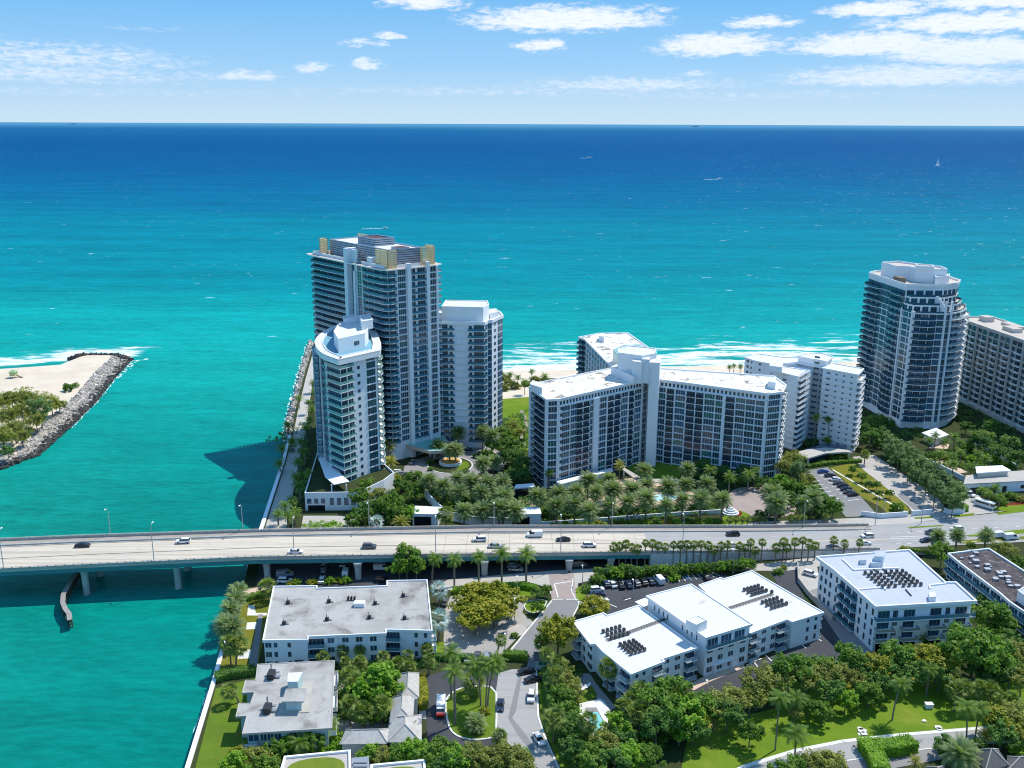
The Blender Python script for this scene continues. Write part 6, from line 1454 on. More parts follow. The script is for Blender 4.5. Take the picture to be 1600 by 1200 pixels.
def fan_mesh(m, seed, n, R_, leaf, dead=6):
    r = random.Random(seed); b = MB()
    for i in range(n):
        f = i / (n - 1); el = 1.35 - 2.3 * f + r.uniform(-.15, .15); a = i * 2.39996; d = Vector((math.cos(a) * math.cos(el), math.sin(a) * math.cos(el), math.sin(el)))
        c = d * R_ * r.uniform(.55, .72); s = d.orthogonal().normalized(); u = d.cross(s); g = r.random() * 3.1
        s, u = s * math.cos(g) + u * math.sin(g), u * math.cos(g) - s * math.sin(g)
        if abs(u.z) < abs(s.z): s, u = u, -s
        for k in range(9):                                       # finger like blades
            t0 = -1.35 + 2.7 * k / 8; dirv = (d * math.cos(t0) + s * math.sin(t0)); tip = c + dirv * leaf * r.uniform(.8, 1.1) - Vector((0, 0, leaf * .28)); w = s * math.cos(t0) * .16 - d * math.sin(t0) * .16
            b.poly([c - w, tip, c + w])
        b.poly([(0, 0, 0), c + u * .05, c - u * .05])
    for i in range(dead):
        a = r.random() * 6.28; d = Vector((math.cos(a) * .45, math.sin(a) * .45, -1)).normalized(); c = d * R_ * .5
        for k in range(5): b.poly([c, c + (d + Vector((r.uniform(-.5, .5), r.uniform(-.5, .5), 0))) * leaf * .7, c + Vector((.15, .1, 0))], 1)
    return b.mesh('fan_crown', [m, DEADF])
def ptrunk(seed, h, r0, r1, lean=0.0, bulge=0.0, n=8):
    r = random.Random(seed); b = MB(); pts = []; rad = []
    for i in range(8):
        f = i / 7; pts.append((lean * f * f * h, 0, -.2 + (h + .2) * f)); rad.append(r0 + (r1 - r0) * f + bulge * math.sin(f * math.pi))
    b.tube(pts, rad, n); return b.mesh('trunk', PTRUNK)
PAL = {
 'date': [(palm_mesh('date_crown', PF_DATE, s, 84, 4.2, .95, 1.15, -.75, 1.35, 8, 3, 5), 7.5, .34, .32, 0, 0) for s in (1, 2, 3)],
 'royal': [(palm_mesh('royal_crown', PF_ROY, s, 26, 4.2, .95, 1.9, -.25, 1.35, 8, 3), 10.0, .30, .20, 0, .06) for s in (4, 5)],
 'coconut': [(palm_mesh('coconut_crown', PF_ROY, s, 30, 4.3, .9, 1.8, -.45, 1.25, 8, 3), 11.0, .22, .15, .10, 0) for s in (6, 7)],
 'fan': [(fan_mesh(PF_SAB, s, 40, 1.9, 1.15), 6.0, .24, .2, 0.02, 0) for s in (8, 9, 10)],
 'silver': [(fan_mesh(PF_SIL, s, 34, 3.3, 2.0, 0), 4.0, .3, .28, 0, 0) for s in (11, 12)],
 'yellow': [(palm_mesh('areca_crown', PF_YEL, s, 34, 3.4, .6, 1.3, -.3, 1.45, 7, 3), 3.2, .2, .15, 0, 0) for s in (13,)],
}
TR = {}
def palm(px, py, h, kind, label, group=None, sc=1.0, base=None, name=None, rz=None):
    """px, py: where the heart of the crown is seen; base: where the foot is seen, when it shows"""
    if base is not None:
        p0 = P(base[0], base[1], GZ); z0 = 1.0; best = None      # height from the foot: closest approach of the crown's line of sight
        for i in range(10, 220):
            z = i * .1; q = P(px, py, GZ + z); d = (q.xy - p0.xy).length
            if best is None or d < best[0]: best = (d, z, q)
        h = best[1]; off = best[2].xy - p0.xy; p = p0
    else: p = P(px, py, GZ + h); off = Vector((0, 0))
    v = rnd.choice(PAL[kind]); cm, hh, r0, r1, lean, bul = v
    t = thing(name or {'date': 'date_palm', 'royal': 'royal_palm', 'coconut': 'coconut_palm', 'fan': 'fan_palm', 'silver': 'silver_palm', 'yellow': 'bushy_palm'}[kind], label, 'palm tree', (p.x, p.y, GZ), 0, group)
    tot = off.length
    key = (kind, round(h), round(tot))
    if key not in TR: TR[key] = ptrunk(len(TR), float(max(1, round(h))), r0, r1, round(tot) / max(1.0, round(h)), bul)
    o = bpy.data.objects.new('trunk', TR[key]); COL.objects.link(o); o.parent = t; ang = math.atan2(off.y, off.x) if tot > .01 else rnd.random() * 6.28
    o.rotation_euler = (0, 0, ang); k = h / max(1, round(h)); o.scale = (1, 1, k)
    l = round(tot); tip = Vector((math.cos(ang) * l, math.sin(ang) * l, h))
    c = bpy.data.objects.new('crown', cm); COL.objects.link(c); c.parent = t; c.location = tip; c.rotation_euler = (rnd.gauss(0, .1), rnd.gauss(0, .1), rnd.random() * 6.28); sc *= rnd.uniform(.88, 1.1); sc *= 1.18 if kind == 'date' else 1.0; c.scale = (sc * rnd.uniform(.92, 1.08),) * 2 + (sc,)
    return t
def grove(items, place, kind, group, h, sc=1.0, word='date palm', jit=.6):
    items = sorted(items, key=lambda q: q[0]); n = len(items)
    for i, q in enumerate(items):
        palm(q[0], q[1], (q[2] if len(q) > 2 else h) + rnd.uniform(-jit, jit), kind, '%s %s, %s' % (word, place, nth(i, n)), group, sc * rnd.uniform(.93, 1.07))
def wood(items, place, group, word, cat='tree', name='broadleaf_tree', bush=False, zs=1.0):
    items = sorted(items, key=lambda q: q[0]); n = len(items)
    for i, q in enumerate(items): tree(q[0], q[1], q[2], q[3], '%s %s, %s' % (word, place, nth(i, n)), group, cat, name, q[4] if len(q) > 4 else None, bush, zs=zs)
G1_ = 'date palms in front of the slab block'
grove([(840, 775.5), (873, 771), (870, 790), (898, 787.5), (900, 768), (919, 750), (931, 769.5), (921, 798)], 'grove below the left wing of the slab block', 'date', G1_, 8.5)
grove([(952, 790), (958, 766), (951, 750), (981, 784), (988, 765), (1010, 779), (1011, 758)], 'by the peach pool deck', 'date', G1_, 8.5)
grove([(1044, 761), (1041, 789), (1072, 757), (1067, 781), (1104, 757), (1095, 779), (1129, 781)], 'between the small bright pool and the cascade fountain', 'date', G1_, 8.5)
palm(1007, 735, 7.5, 'date', 'small date palm at the edge of the sunlit lawn of the slab block', G1_, .9)
palm(1074, 733, 8.5, 'date', 'date palm standing right of the sunlit lawn near the slab block', G1_, .95)
grove([(1207, 772), (1217, 778), (1213, 786)], 'in the clump of three on the rose forecourt', 'date', G1_, 8.5)
palm(1270, 777, 8, 'date', 'date palm among bushes beside the striped car park', G1_)
palm(1255, 786, 7, 'date', 'lower date palm left of the striped car park, among bushes', G1_, .9)
G2_ = 'date palms round the tower driveway'
grove([(685, 697.5), (702.5, 704), (712, 703)], 'in the round fountain island', 'date', G2_, 6.5, .85)
grove([(716, 676), (754, 674), (768, 680)], 'against the foot of the banded tower', 'date', G2_, 9, .9)
grove([(671, 751), (692, 759), (715, 747.5), (717, 769), (737, 754), (752, 770)], 'below the round driveway', 'date', G2_, 8.5)
grove([(762, 755), (786, 752), (787, 775), (786, 793), (805, 799)], 'left of the dark garden pavilion', 'date', G2_, 8.5)
grove([(725, 799), (754, 797.5), (780, 795)], 'close behind the bridge rail', 'date', G2_, 8.5)
grove([(754, 725), (771, 722)], 'on the right side of the driveway circle', 'date', G2_, 8.5)
palm(696, 803, 6, 'fan', 'olive fan palm clump beside the garage portal behind the bridge', None, 1.5)
palm(607, 697, 7, 'yellow', 'tall yellow-green feathery palm touching the curved tower', None, 1.3); palm(610, 722, 6, 'yellow', 'lower yellow-green feathery palm in front of the curved tower', None, 1.2)
palm(626, 817, 3, 'yellow', 'yellow-green feathery palm just behind the bridge rail', None, 1.2); palm(588, 815, 4, 'silver', 'grey-green fan palm behind the bridge by the lamp', None, .8)
palm(482, 741, 7, 'royal', 'dark palm on the terrace beside the curved tower', None, .8)
GP = 'palms along the inlet promenade'
grove([(437, 724), (440, 702), (450, 664), (455, 690)], 'in tower shade along the inlet seawall', 'royal', GP, 5, .85, 'dark palm')
grove([(467, 622), (484, 655), (482, 628), (487, 640), (490, 598), (493, 612)], 'beside the sunny rocky end of the promenade', 'coconut', GP, 6, .75, 'olive palm')
grove([(470, 690), (476, 705), (462, 745), (465, 722), (478, 668), (468, 760)], 'in deep shade between promenade and curved tower', 'royal', GP, 6, .8, 'shaded palm')
grove([(434, 803), (444, 790), (455, 783), (449, 806), (460, 800)], 'beside the garage opening behind the bridge', 'royal', None, 5, .8, 'leafy palm')
# royal palms by the bridge
GR_ = 'royal palms standing in front of the bridge'
rows = [((677, 874), (675, 906)), ((710, 874), (710, 916)), ((748, 870), (748, 915)), ((785, 865), (784, 913)), ((824, 866), (822, 914))]
for i, (c, f) in enumerate(rows): palm(c[0], c[1], 9, 'royal', 'tall royal palm with grey trunk before the bridge girder, ' + nth(i, 5), GR_, .95, f)
palm(686, 921, 5.0, 'silver', 'silver-blue fan palm near the far corner of the grey roofed block', None, 1.0); palm(685, 967, 6.5, 'silver', 'silver-blue fan palm near the front corner of the grey roofed block', None, 1.0)
# small island and street palms
palm(711, 1050, 9, 'royal', 'tallest royal palm on the oval island by the dark drive', None, 1.05, (711, 1133)); palm(707, 1020, 9, 'royal', 'royal palm behind the tallest one on the oval island', None, 1.0, (705, 1093))
palm(744, 1040, 9, 'coconut', 'curved coconut palm in the middle of the oval island', None, .95, (751, 1103)); palm(768, 1042, 9, 'coconut', 'coconut palm leaning right on the oval island', None, 1.0, (759, 1109)); palm(776, 1034, 9, 'coconut', 'coconut palm nearest the street on the oval island', None, .9, (762, 1106))
palm(744, 1130, 2.2, 'date', 'low spreading palm on the front of the oval island', None, .7); palm(740, 1064, 4, 'fan', 'round fan palm at the back of the oval island', None, 1.5)
palm(780, 1150, 4, 'fan', 'fan palm at the lower tip of the oval island', None, 1.1)
tree(757, 1111, 1.8, 'yellow', 'small golden shrub at the palm feet on the oval island', None, 'shrub', 'shrub', bush=True)
palm(781, 1000, 5, 'fan', 'small leaning fan palm at the exit of the concrete car park', None, .9, (777, 1025))
for i, q in enumerate([(846, 1003), (854, 1021), (872, 1034), (868, 1052)]): palm(q[0], q[1], 6, 'fan', 'fan palm along the street by the white roofed block, ' + nth(i, 4), 'fan palms along the lower street', 1.15)
grove([(505, 1026), (534, 1016), (540, 1034), (562, 1014), (562, 1034), (599, 1026), (597, 1041), (622, 1036), (637, 1024), (640, 1039), (667, 1014), (670, 1031)], 'before the shaded front of the grey roofed block', 'fan', 'fan palms before the grey roofed block', 4.5, 1.0, 'fan palm')
grove([(547, 1055), (556, 1067), (546, 1101), (596, 1101), (566, 1110)], 'in the garden right of the stepped block', 'fan', 'fan palms in the courtyard garden', 6, 1.35, 'fan palm')
GL = 'date palms on the inlet lawn'
for i, (q, f) in enumerate([((372, 925), None), ((367, 937), None), ((360, 953), None), ((352, 977), None), ((365, 980), None)]): palm(q[0], q[1], 6.5, 'date', 'leaning date palm on the inlet lawn beside the grey roofed block, ' + ['rearmost', 'second from the rear', 'middle one', 'front left one', 'front right one'][i], GL, .85)
palm(359, 1005, 8, 'fan', 'slim fan palm at the seawall, left of its twin', None, 1.5, (361, 1041)); palm(370, 1008, 8, 'fan', 'slim fan palm at the seawall, right of its twin', None, 1.5, (369, 1041))
palm(418, 917, 5, 'fan', 'bushy fan palm at the corner of the grey roofed block beside the bridge', None, 1.5)
palm(357, 1079, 6, 'fan', 'leaning fan palm alone on the lower inlet lawn', None, 1.15, (373, 1098))
palm(640, 1133, 5, 'coconut', 'small palm in front of the tiled house', None, .5, (637, 1160))
# row of small fan palms on the retaining wall
GW = 'fan palms along the bridge retaining wall'
row = [(959, 854), (968, 853), (978, 850), (987, 855), (996, 857), (1008, 848), (1019, 849), (1028, 852), (1039, 854), (1052, 851), (1063, 851), (1073, 850), (1084, 850), (1095, 850), (1106, 852), (1116, 858), (1126, 852), (1136, 850), (1155, 853), (1164, 855), (1172, 847), (1180, 860), (1190, 847), (1212, 855), (1223, 846), (1229, 855), (1241, 846), (1253, 844), (1263, 849), (1273, 852), (1302, 844), (1319, 849), (1342, 847)]
for i, (a, c) in enumerate(row):
    yb = 887 - (a - 959) * .036 if a < 1300 else 868
    n = len(row); lab = ('fan palm before the bridge girder, ' + nth(i, 5)) if i < 5 else ('fan palm in the retaining wall row, ' + nth(i - 5, 14) + ' of the left half') if i < 19 else ('fan palm in the retaining wall row, ' + nth(i - 19, 14) + ' of the right half')
    palm(a, c, 6, 'fan', lab, GW, .82, (a - 1.0, yb))
grove([(1140, 812), (1150, 811), (1160, 811), (1169, 811), (1178, 810), (1187, 810), (1196, 811), (1236, 809), (1246, 809), (1256, 808), (1290, 806)], 'on the hotel side of the bridge ramp', 'fan', 'fan palms behind the ramp parapet', 3.4, .65, 'small fan palm')
GA = 'date palms along the avenue'
for q, lab in (((1466, 838), 'date palm by the avenue, behind the dark parked car'), ((1496, 836), 'date palm in the middle of the avenue strip'), ((1541, 836), 'rightmost date palm on the avenue strip')): palm(q[0], q[1], 6, 'date', lab, GA, .72)
for q, f, lab in (((1275, 652), (1271, 700), 'tall slim coconut palm before the white balcony block, left of two'), ((1296, 655), (1294, 698), 'tall slim coconut palm before the white balcony block, right of two')): palm(q[0], q[1], 12, 'coconut', lab, None, .72, f)
palm(1293, 688, 3.5, 'coconut', 'low palm at the foot of the right tall coconut palm', None, .7)
palm(1352, 709, 5, 'fan', 'round fan palm at the end of the white entrance canopy', None, 1.2)
palm(858, 738, 7, 'royal', 'slim palm against the left corner of the slab block', None, .6); palm(968, 728, 7, 'yellow', 'bright feathery palm at the end of the garden terrace wall', None, 1.0)
grove([(1140, 745), (1170, 742), (1180, 735), (1110, 735)], 'in shade at the foot of the slab block', 'royal', None, 7, .9, 'dark palm')
grove([(784, 585), (797, 585), (809, 589), (831, 580), (851, 588), (820, 597)], 'on the beach between the towers and the slab block', 'coconut', 'beach palms', 7, .7, 'beach palm')
grove([(1140, 573), (1147, 571), (1157, 572)], 'on the beach left of the white balcony block', 'coconut', 'beach palms', 8, .6, 'distant beach palm')
GT = 'palms on the raised terrace'
grove([(1452, 688), (1462, 680), (1476, 690), (1492, 682), (1500, 690), (1470, 708), (1488, 712), (1502, 706), (1490, 724), (1518, 728), (1528, 708), (1540, 716)], 'on the raised terrace before the rounded tower', 'coconut', GT, 6, .75, 'terrace palm')
grove([(1535, 676), (1548, 680), (1570, 686), (1522, 678)], 'in the shade of the beige slab', 'coconut', GT, 8, .7, 'shaded palm')
grove([(1545, 772), (1556, 762), (1536, 766), (1562, 776)], 'beside the service block drive', 'royal', None, 5, .75, 'garden palm')
# park palms
for q, f, lab in (((1405, 1068), (1394, 1125), 'coconut palm standing alone in the open park lawn'), ((1218, 1091), (1211, 1172), 'tall coconut palm at the left of the park lawn'), ((1248, 1148), (1241, 1188), 'coconut palm beside the park road on the left'),
                  ((1512, 1107), (1509, 1159), 'tall coconut palm by the park road, left of a pair'), ((1528, 1108), (1523, 1156), 'tall coconut palm by the park road, right of a pair'), ((1242, 1092), (1240, 1130), 'palm with pale trunk behind the tall left park palm')):
    palm(q[0], q[1], 11, 'coconut', lab, None, .85, f)
palm(1451, 1046, 9, 'royal', 'royal palm at the back edge of the park lawn', None, .85, (1447, 1086))
grove([(1495, 1078), (1510, 1074), (1531, 1074), (1548, 1077), (1566, 1092), (1580, 1094)], 'in the park clump at the right', 'fan', 'fan palms in the park clump', 6, 1.25, 'fan palm')
grove([(919, 1127), (950, 1042), (986, 1092), (1000, 1080), (990, 1115), (975, 1104), (866, 1123), (1000, 1110), (1056, 1090)], 'round the small pool terrace', 'fan', 'fan palms round the pool terrace', 7, 1.35, 'fan palm')
palm(1046, 1034, 5, 'fan', 'small fan palm by the entrance porch of the white roofed block', None, .9); palm(1440, 990, 4, 'fan', 'fan palm before the balconies of the grey topped block', None, 1.1)
palm(1501, 1180, 5, 'date', 'lush date palm before the dark slate pyramid roof', None, 1.0); palm(1540, 1150, 3, 'yellow', 'low arching palm behind the dark slate pyramid roof', None, .8); palm(1430, 1190, 2.5, 'yellow', 'low arching palm by the clipped hedge at the bottom edge', None, .7)
palm(468, 1160, 4, 'coconut', 'arching palm at the lower edge of the stepped block', None, .9); palm(512, 1135, 4, 'coconut', 'arching palm by the front corner of the stepped block', None, .9)
# ---- broadleaf trees
wood([(730, 946, 5.6, 'yellow', 5), (747, 928, 6.2, 'yellow', 6), (770, 926, 6.2, 'yellow', 6), (792, 938, 6.2, 'yellow', 6), (742, 966, 6.2, 'yellow', 5.4), (772, 952, 6.4, 'yellow', 6)], 'in the middle of the concrete car park', 'yellow trees in the concrete car park', 'spreading yellow-green tree')
tree(872, 988, 6.0, 'yellow', 'round yellow-green tree at the corner of the white roofed block', None, h=8, zs=1.5); tree(927, 948, 5.4, 'yellow', 'flat golden tree beside the dark car park', None, h=4)
wood([(635, 868, 5.5, 'green', 8.5), (650, 882, 4.5, 'green', 6), (624, 884, 4.5, 'bright', 5.5)], 'in front of the bridge girder near the grey roofed block', None, 'leafy green tree')
wood([(586, 1066, 7, 'bright', 7.5), (580, 1112, 3.6, 'green'), (565, 1120, 3, 'dark'), (598, 1112, 3, 'bright'), (604, 1080, 4, 'green'), (555, 1085, 3.5, 'dark')], 'in the garden between stepped block and tiled house', 'garden trees by the tiled house', 'dense green tree')
wood([(575, 1176, 3, 'bright'), (600, 1180, 3, 'olive'), (622, 1180, 3.4, 'green'), (645, 1172, 4.2, 'bright'), (668, 1180, 4.2, 'green'), (690, 1172, 4, 'green'), (712, 1186, 4.4, 'bright'), (737, 1180, 4.4, 'olive'), (762, 1186, 4.2, 'olive'), (788, 1180, 4.5, 'olive'), (815, 1190, 4.5, 'olive'), (700, 1196, 4, 'dark')], 'in the thicket along the bottom edge', 'thicket along the bottom edge', 'leafy tree')
wood([(365, 1190, 3.6, 'bright'), (378, 1178, 3.2, 'yellow'), (402, 1182, 3.6, 'olive'), (430, 1170, 3.2, 'green'), (452, 1158, 3, 'bright'), (490, 1158, 3.2, 'green'), (410, 1200, 4, 'green')], 'below the stepped block at the bottom left', 'shrubs below the stepped block', 'leafy shrub', 'shrub', 'shrub')
GJ = 'jungle of trees between bridge and curved tower'
wood([(560, 775, 5, 'green'), (575, 760, 5, 'green'), (592, 772, 5, 'olive'), (600, 790, 5, 'green'), (580, 792, 5, 'dark'), (612, 782, 5, 'green'), (618, 800, 4.5, 'green'), (638, 800, 4, 'bright'), (565, 800, 4.5, 'dark'), (550, 812, 3.5, 'green')], 'between the bridge and the curved tower', GJ, 'dense green tree')
wood([(612, 748, 3.6, 'yellow'), (626, 756, 3.6, 'dark'), (648, 745, 4.2, 'green'), (648, 766, 4.2, 'green'), (665, 758, 3, 'dark'), (682, 770, 3.2, 'dark'), (700, 778, 3, 'dark')], 'at the foot of the driveway circle, left side', GJ, 'green tree')
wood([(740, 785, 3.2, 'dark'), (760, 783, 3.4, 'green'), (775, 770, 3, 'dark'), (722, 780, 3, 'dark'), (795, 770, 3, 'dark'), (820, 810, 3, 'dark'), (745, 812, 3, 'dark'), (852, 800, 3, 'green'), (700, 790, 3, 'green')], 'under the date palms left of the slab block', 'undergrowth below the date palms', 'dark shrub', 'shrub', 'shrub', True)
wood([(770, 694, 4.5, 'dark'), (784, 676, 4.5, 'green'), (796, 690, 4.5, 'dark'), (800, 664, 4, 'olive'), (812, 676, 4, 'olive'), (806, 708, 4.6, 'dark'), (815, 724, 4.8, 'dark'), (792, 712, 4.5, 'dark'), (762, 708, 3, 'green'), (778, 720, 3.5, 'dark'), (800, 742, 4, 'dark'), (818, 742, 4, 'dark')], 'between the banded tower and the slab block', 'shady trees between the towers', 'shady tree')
wood([(735, 690, 2.2, 'green'), (726, 692, 2.4, 'green'), (618, 712, 2.6, 'green'), (672, 722, 2, 'dark'), (758, 690, 2.4, 'olive'), (745, 712, 2.2, 'dark'), (728, 736, 1.8, 'dark'), (672, 733, 1.6, 'dark')], 'round the driveway circle', 'shrubs round the driveway circle', 'clipped shrub', 'shrub', 'shrub', True)
wood([(1000, 796, 3.0, 'dark'), (1015, 800, 3, 'dark'), (1030, 800, 3, 'dark'), (975, 800, 3, 'dark'), (950, 804, 3, 'dark'), (1060, 796, 3, 'dark'), (1085, 794, 3, 'dark'), (905, 802, 3, 'dark'), (885, 803, 3, 'dark'), (1118, 790, 2.4, 'yellow')], 'under the date palms by the garden wall', 'undergrowth below the date palms', 'dark shrub', 'shrub', 'shrub', True)
row = [(884, 820), (903, 820), (935, 818), (956, 816), (972, 816), (990, 815), (1010, 817), (1024, 816), (1042, 817), (1058, 816), (1075, 815), (1092, 815), (1108, 815), (1122, 816)]
wood([(a, c, 2.2, ('bright', 'green', 'yellow')[i % 3]) for i, (a, c) in enumerate(row)], 'along the far parapet of the bridge ramp', 'shrubs along the far parapet', 'bright shrub', 'shrub', 'shrub', True)
wood([(1202, 800, 2.4, 'dark'), (1187, 802, 2.2, 'dark'), (1216, 800, 2.6, 'dark')], 'at the edge of the rose forecourt', None, 'round dark shrub', 'shrub', 'shrub', True)
wood([(1228, 728, 5.2, 'olive'), (1240, 716, 5.5, 'olive'), (1248, 736, 5.2, 'pine'), (1258, 750, 5, 'olive'), (1222, 752, 4.6, 'bright'), (1212, 760, 4, 'green'), (1243, 762, 4.6, 'green'), (1266, 768, 4.4, 'green'), (1282, 780, 4.4, 'dark'), (1302, 790, 4.8, 'green'), (1232, 778, 4, 'dark'), (1285, 797, 3.6, 'dark')], 'between the slab block and the striped car park', 'trees beside the striped car park', 'fine leaved tree')
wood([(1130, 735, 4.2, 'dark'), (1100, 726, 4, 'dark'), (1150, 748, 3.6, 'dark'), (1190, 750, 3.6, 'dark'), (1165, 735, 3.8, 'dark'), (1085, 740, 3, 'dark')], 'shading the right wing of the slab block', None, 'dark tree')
GPI = 'row of pines beside the sandy lot'
pin = [(1388, 690), (1398, 696), (1410, 700), (1420, 709), (1432, 716), (1444, 726), (1456, 734), (1466, 745), (1478, 752), (1490, 763), (1500, 772), (1490, 782), (1476, 774), (1462, 764), (1448, 752), (1434, 742), (1420, 730), (1404, 716), (1392, 706)]
wood([(a, c, 4.6, 'pine') for a, c in pin], 'in the thick row beside the sandy lot', GPI, 'feathery dark pine', 'tree', 'pine_tree')
wood([(1352, 668, 5.5, 'dark'), (1370, 658, 5.5, 'dark'), (1378, 678, 5, 'dark'), (1360, 684, 5, 'dark'), (1388, 660, 4, 'dark')], 'in shade between white balcony block and rounded tower', None, 'dark tree')
wood([(1332, 733, 2.4, 'green'), (1347, 744, 2.4, 'green'), (1358, 757, 2.4, 'dark'), (1370, 757, 2.2, 'green'), (1375, 770, 2, 'dark'), (1390, 770, 2.2, 'green')], 'on grass beside the striped car park', 'small trees on the grass strip', 'small round tree', 'tree', 'small_tree')
tree(1402, 793, 3.2, 'green', 'leafy bush at the avenue end of the dry grass strip', None, 'shrub', 'shrub', bush=True); tree(1316, 714, 3.2, 'green', 'hedge like bush before the white entrance canopy, left part', None, 'shrub', 'shrub', bush=True); tree(1300, 715, 3.2, 'green', 'hedge like bush before the white entrance canopy, middle part', None, 'shrub', 'shrub', bush=True)
tree(1285, 722, 2.2, 'yellow', 'orange-green shrub on the lawn before the white entrance canopy', None, 'shrub', 'shrub', bush=True)
wood([(1272, 690, 2.8, 'dark'), (1262, 694, 2.8, 'dark'), (1310, 694, 2.8, 'dark'), (1322, 698, 2.8, 'dark')], 'at the foot of the white balcony block', None, 'dark shrub', 'shrub', 'shrub', True)
wood([(1500, 712, 3, 'green'), (1512, 700, 3.6, 'green'), (1520, 718, 3.2, 'bright'), (1542, 712, 3, 'bright'), (1556, 720, 3, 'bright'), (1455, 712, 3, 'green'), (1478, 716, 2.6, 'olive'), (1575, 728, 3, 'green')], 'between the paved areas of the palm terrace', 'shrubs on the palm terrace', 'green shrub', 'shrub', 'shrub', True)
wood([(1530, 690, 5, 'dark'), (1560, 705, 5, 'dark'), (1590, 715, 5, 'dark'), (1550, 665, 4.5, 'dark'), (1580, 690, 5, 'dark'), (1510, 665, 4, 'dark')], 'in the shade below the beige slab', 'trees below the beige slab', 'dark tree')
wood([(1565, 785, 2.6, 'green'), (1580, 775, 2.8, 'green'), (1596, 780, 2.6, 'olive'), (1548, 778, 3.6, 'olive')], 'in the flower bed by the service block', None, 'garden shrub', 'shrub', 'shrub', True)
wood([(1472, 862, 5.0, 'green', 6.5), (1570, 858, 4.6, 'olive', 5), (1414, 858, 2.0, 'yellow', 2), (1590, 878, 3.4, 'green', 3), (1517, 852, 1.8, 'green', 2.4)], 'along the avenue behind the two right blocks', None, 'street tree')
wood([(1550, 962, 6.5, 'green', 7), (1540, 938, 3.5, 'dark', 4), (1570, 980, 4, 'green', 5), (1510, 893, 2.4, 'green', 2.6), (1500, 880, 2.2, 'dark', 2.6), (1525, 915, 2.6, 'olive', 3), (1580, 1000, 4, 'dark', 5)], 'between grey topped block and dark roofed block', None, 'green tree')
row = [(934, 892), (951, 891), (964, 894), (976, 890), (988, 893), (998, 891), (1011, 890), (1024, 888), (1037, 889), (1049, 891), (1063, 888), (1079, 885), (1092, 886), (1103, 885), (1116, 885), (1128, 884), (1140, 883), (1152, 882), (1163, 880), (1174, 879)]
for h_, sub in ((0, row[:10]), (1, row[10:])): wood([(a, c, 2.5 + .5 * math.sin(a), ('green', 'dark', 'bright')[i % 3], 2.6) for i, (a, c) in enumerate(sub)], 'in the hedgerow below the retaining wall, ' + ('left half' if not h_ else 'right half'), 'hedgerow below the retaining wall', 'small tree', 'tree', 'small_tree')
wood([(1054, 903, 2.4, 'bright'), (935, 906, 3.0, 'green'), (917, 920, 2.2, 'dark'), (1216, 893, 2.0, 'green'), (1225, 886, 1.6, 'olive')], 'on the islands of the dark car park', None, 'clipped shrub', 'shrub', 'shrub', True)
wood([(455, 911, 2.0, 'yellow'), (463, 909, 2, 'bright'), (487, 910, 2.1, 'yellow'), (516, 907, 2.2, 'bright'), (528, 907, 2.0, 'yellow'), (541, 906, 2.2, 'bright')], 'behind the far parapet of the grey roofed block', 'shrubs behind the grey roofed block', 'bright round shrub', 'shrub', 'shrub', True)
wood([(840, 926, 2.4, 'dark'), (852, 922, 2.6, 'green'), (838, 948, 2.2, 'green'), (846, 950, 1.8, 'bright')], 'on the grass triangle near the brick crossing', None, 'round shrub', 'shrub', 'shrub')
tree(804, 993, 1.5, 'green', 'tiny round shrub on the gravel bed of the concrete car park', None, 'shrub', 'shrub', bush=True)
# thicket round the pool terrace
wood([(885, 1064, 3.6, 'olive'), (876, 1045, 3.6, 'olive'), (894, 1080, 3.4, 'olive'), (880, 1085, 3.6, 'green'), (887, 1132, 4.2, 'dark'), (882, 1110, 3.8, 'green'), (896, 1165, 4, 'dark'), (905, 1150, 3, 'green')], 'between the lower street and the pool terrace', 'thicket beside the lower street', 'shaggy tree')
wood([(968, 1130, 4.2, 'bright'), (950, 1160, 4.2, 'olive'), (934, 1178, 4, 'green'), (960, 1190, 4.4, 'dark'), (985, 1180, 4.4, 'bright'), (1014, 1182, 4, 'green'), (925, 1195, 4, 'green'), (975, 1155, 4, 'dark')], 'below the pool terrace', 'thicket below the pool terrace', 'shaggy tree')
wood([(1022, 1090, 5.6, 'green', 8), (1050, 1080, 5.8, 'green', 8.5), (1042, 1108, 6, 'green', 8), (1072, 1112, 6, 'bright', 7.5), (1026, 1128, 5.5, 'dark', 7), (1092, 1104, 5.5, 'green', 7), (1062, 1136, 5, 'bright', 5), (1084, 1136, 4.5, 'dark', 5)], 'in the dense wood before the white roofed block', 'dense wood before the white roofed block', 'big green tree')
wood([(1117, 1100, 5.4, 'olive', 7), (1137, 1112, 5, 'dark', 6), (1148, 1090, 5, 'olive', 7), (1185, 1066, 6.2, 'olive', 8), (1172, 1090, 5, 'olive', 6), (1172, 1142, 4, 'green', 4.5)], 'at the left edge of the park', 'trees at the left edge of the park', 'olive green tree')
wood([(1234, 1045, 6.4, 'green', 9), (1212, 1056, 5.5, 'olive', 8), (1262, 1062, 5.6, 'olive', 7), (1292, 1074, 5, 'dark', 6), (1300, 1052, 5, 'olive', 7), (1328, 1026, 5.4, 'green', 8), (1322, 1050, 4.6, 'olive', 6), (1350, 1046, 4.8, 'dark', 6), (1368, 1034, 5, 'yellow', 7), (1280, 1040, 4.6, 'green', 6.5)], 'along the back of the park, left part', 'trees along the back of the park', 'mixed green tree')
wood([(1404, 1022, 5.8, 'green', 8), (1392, 1046, 5, 'dark', 6), (1425, 1048, 5, 'dark', 6), (1444, 1024, 5.2, 'yellow', 8), (1466, 1026, 6, 'yellow', 8), (1470, 1050, 5, 'dark', 6), (1490, 1062, 4, 'olive', 5), (1340, 1062, 4.4, 'olive', 5), (1376, 1064, 4.6, 'dark', 5.5)], 'before the grey topped block', 'trees before the grey topped block', 'leafy tree')
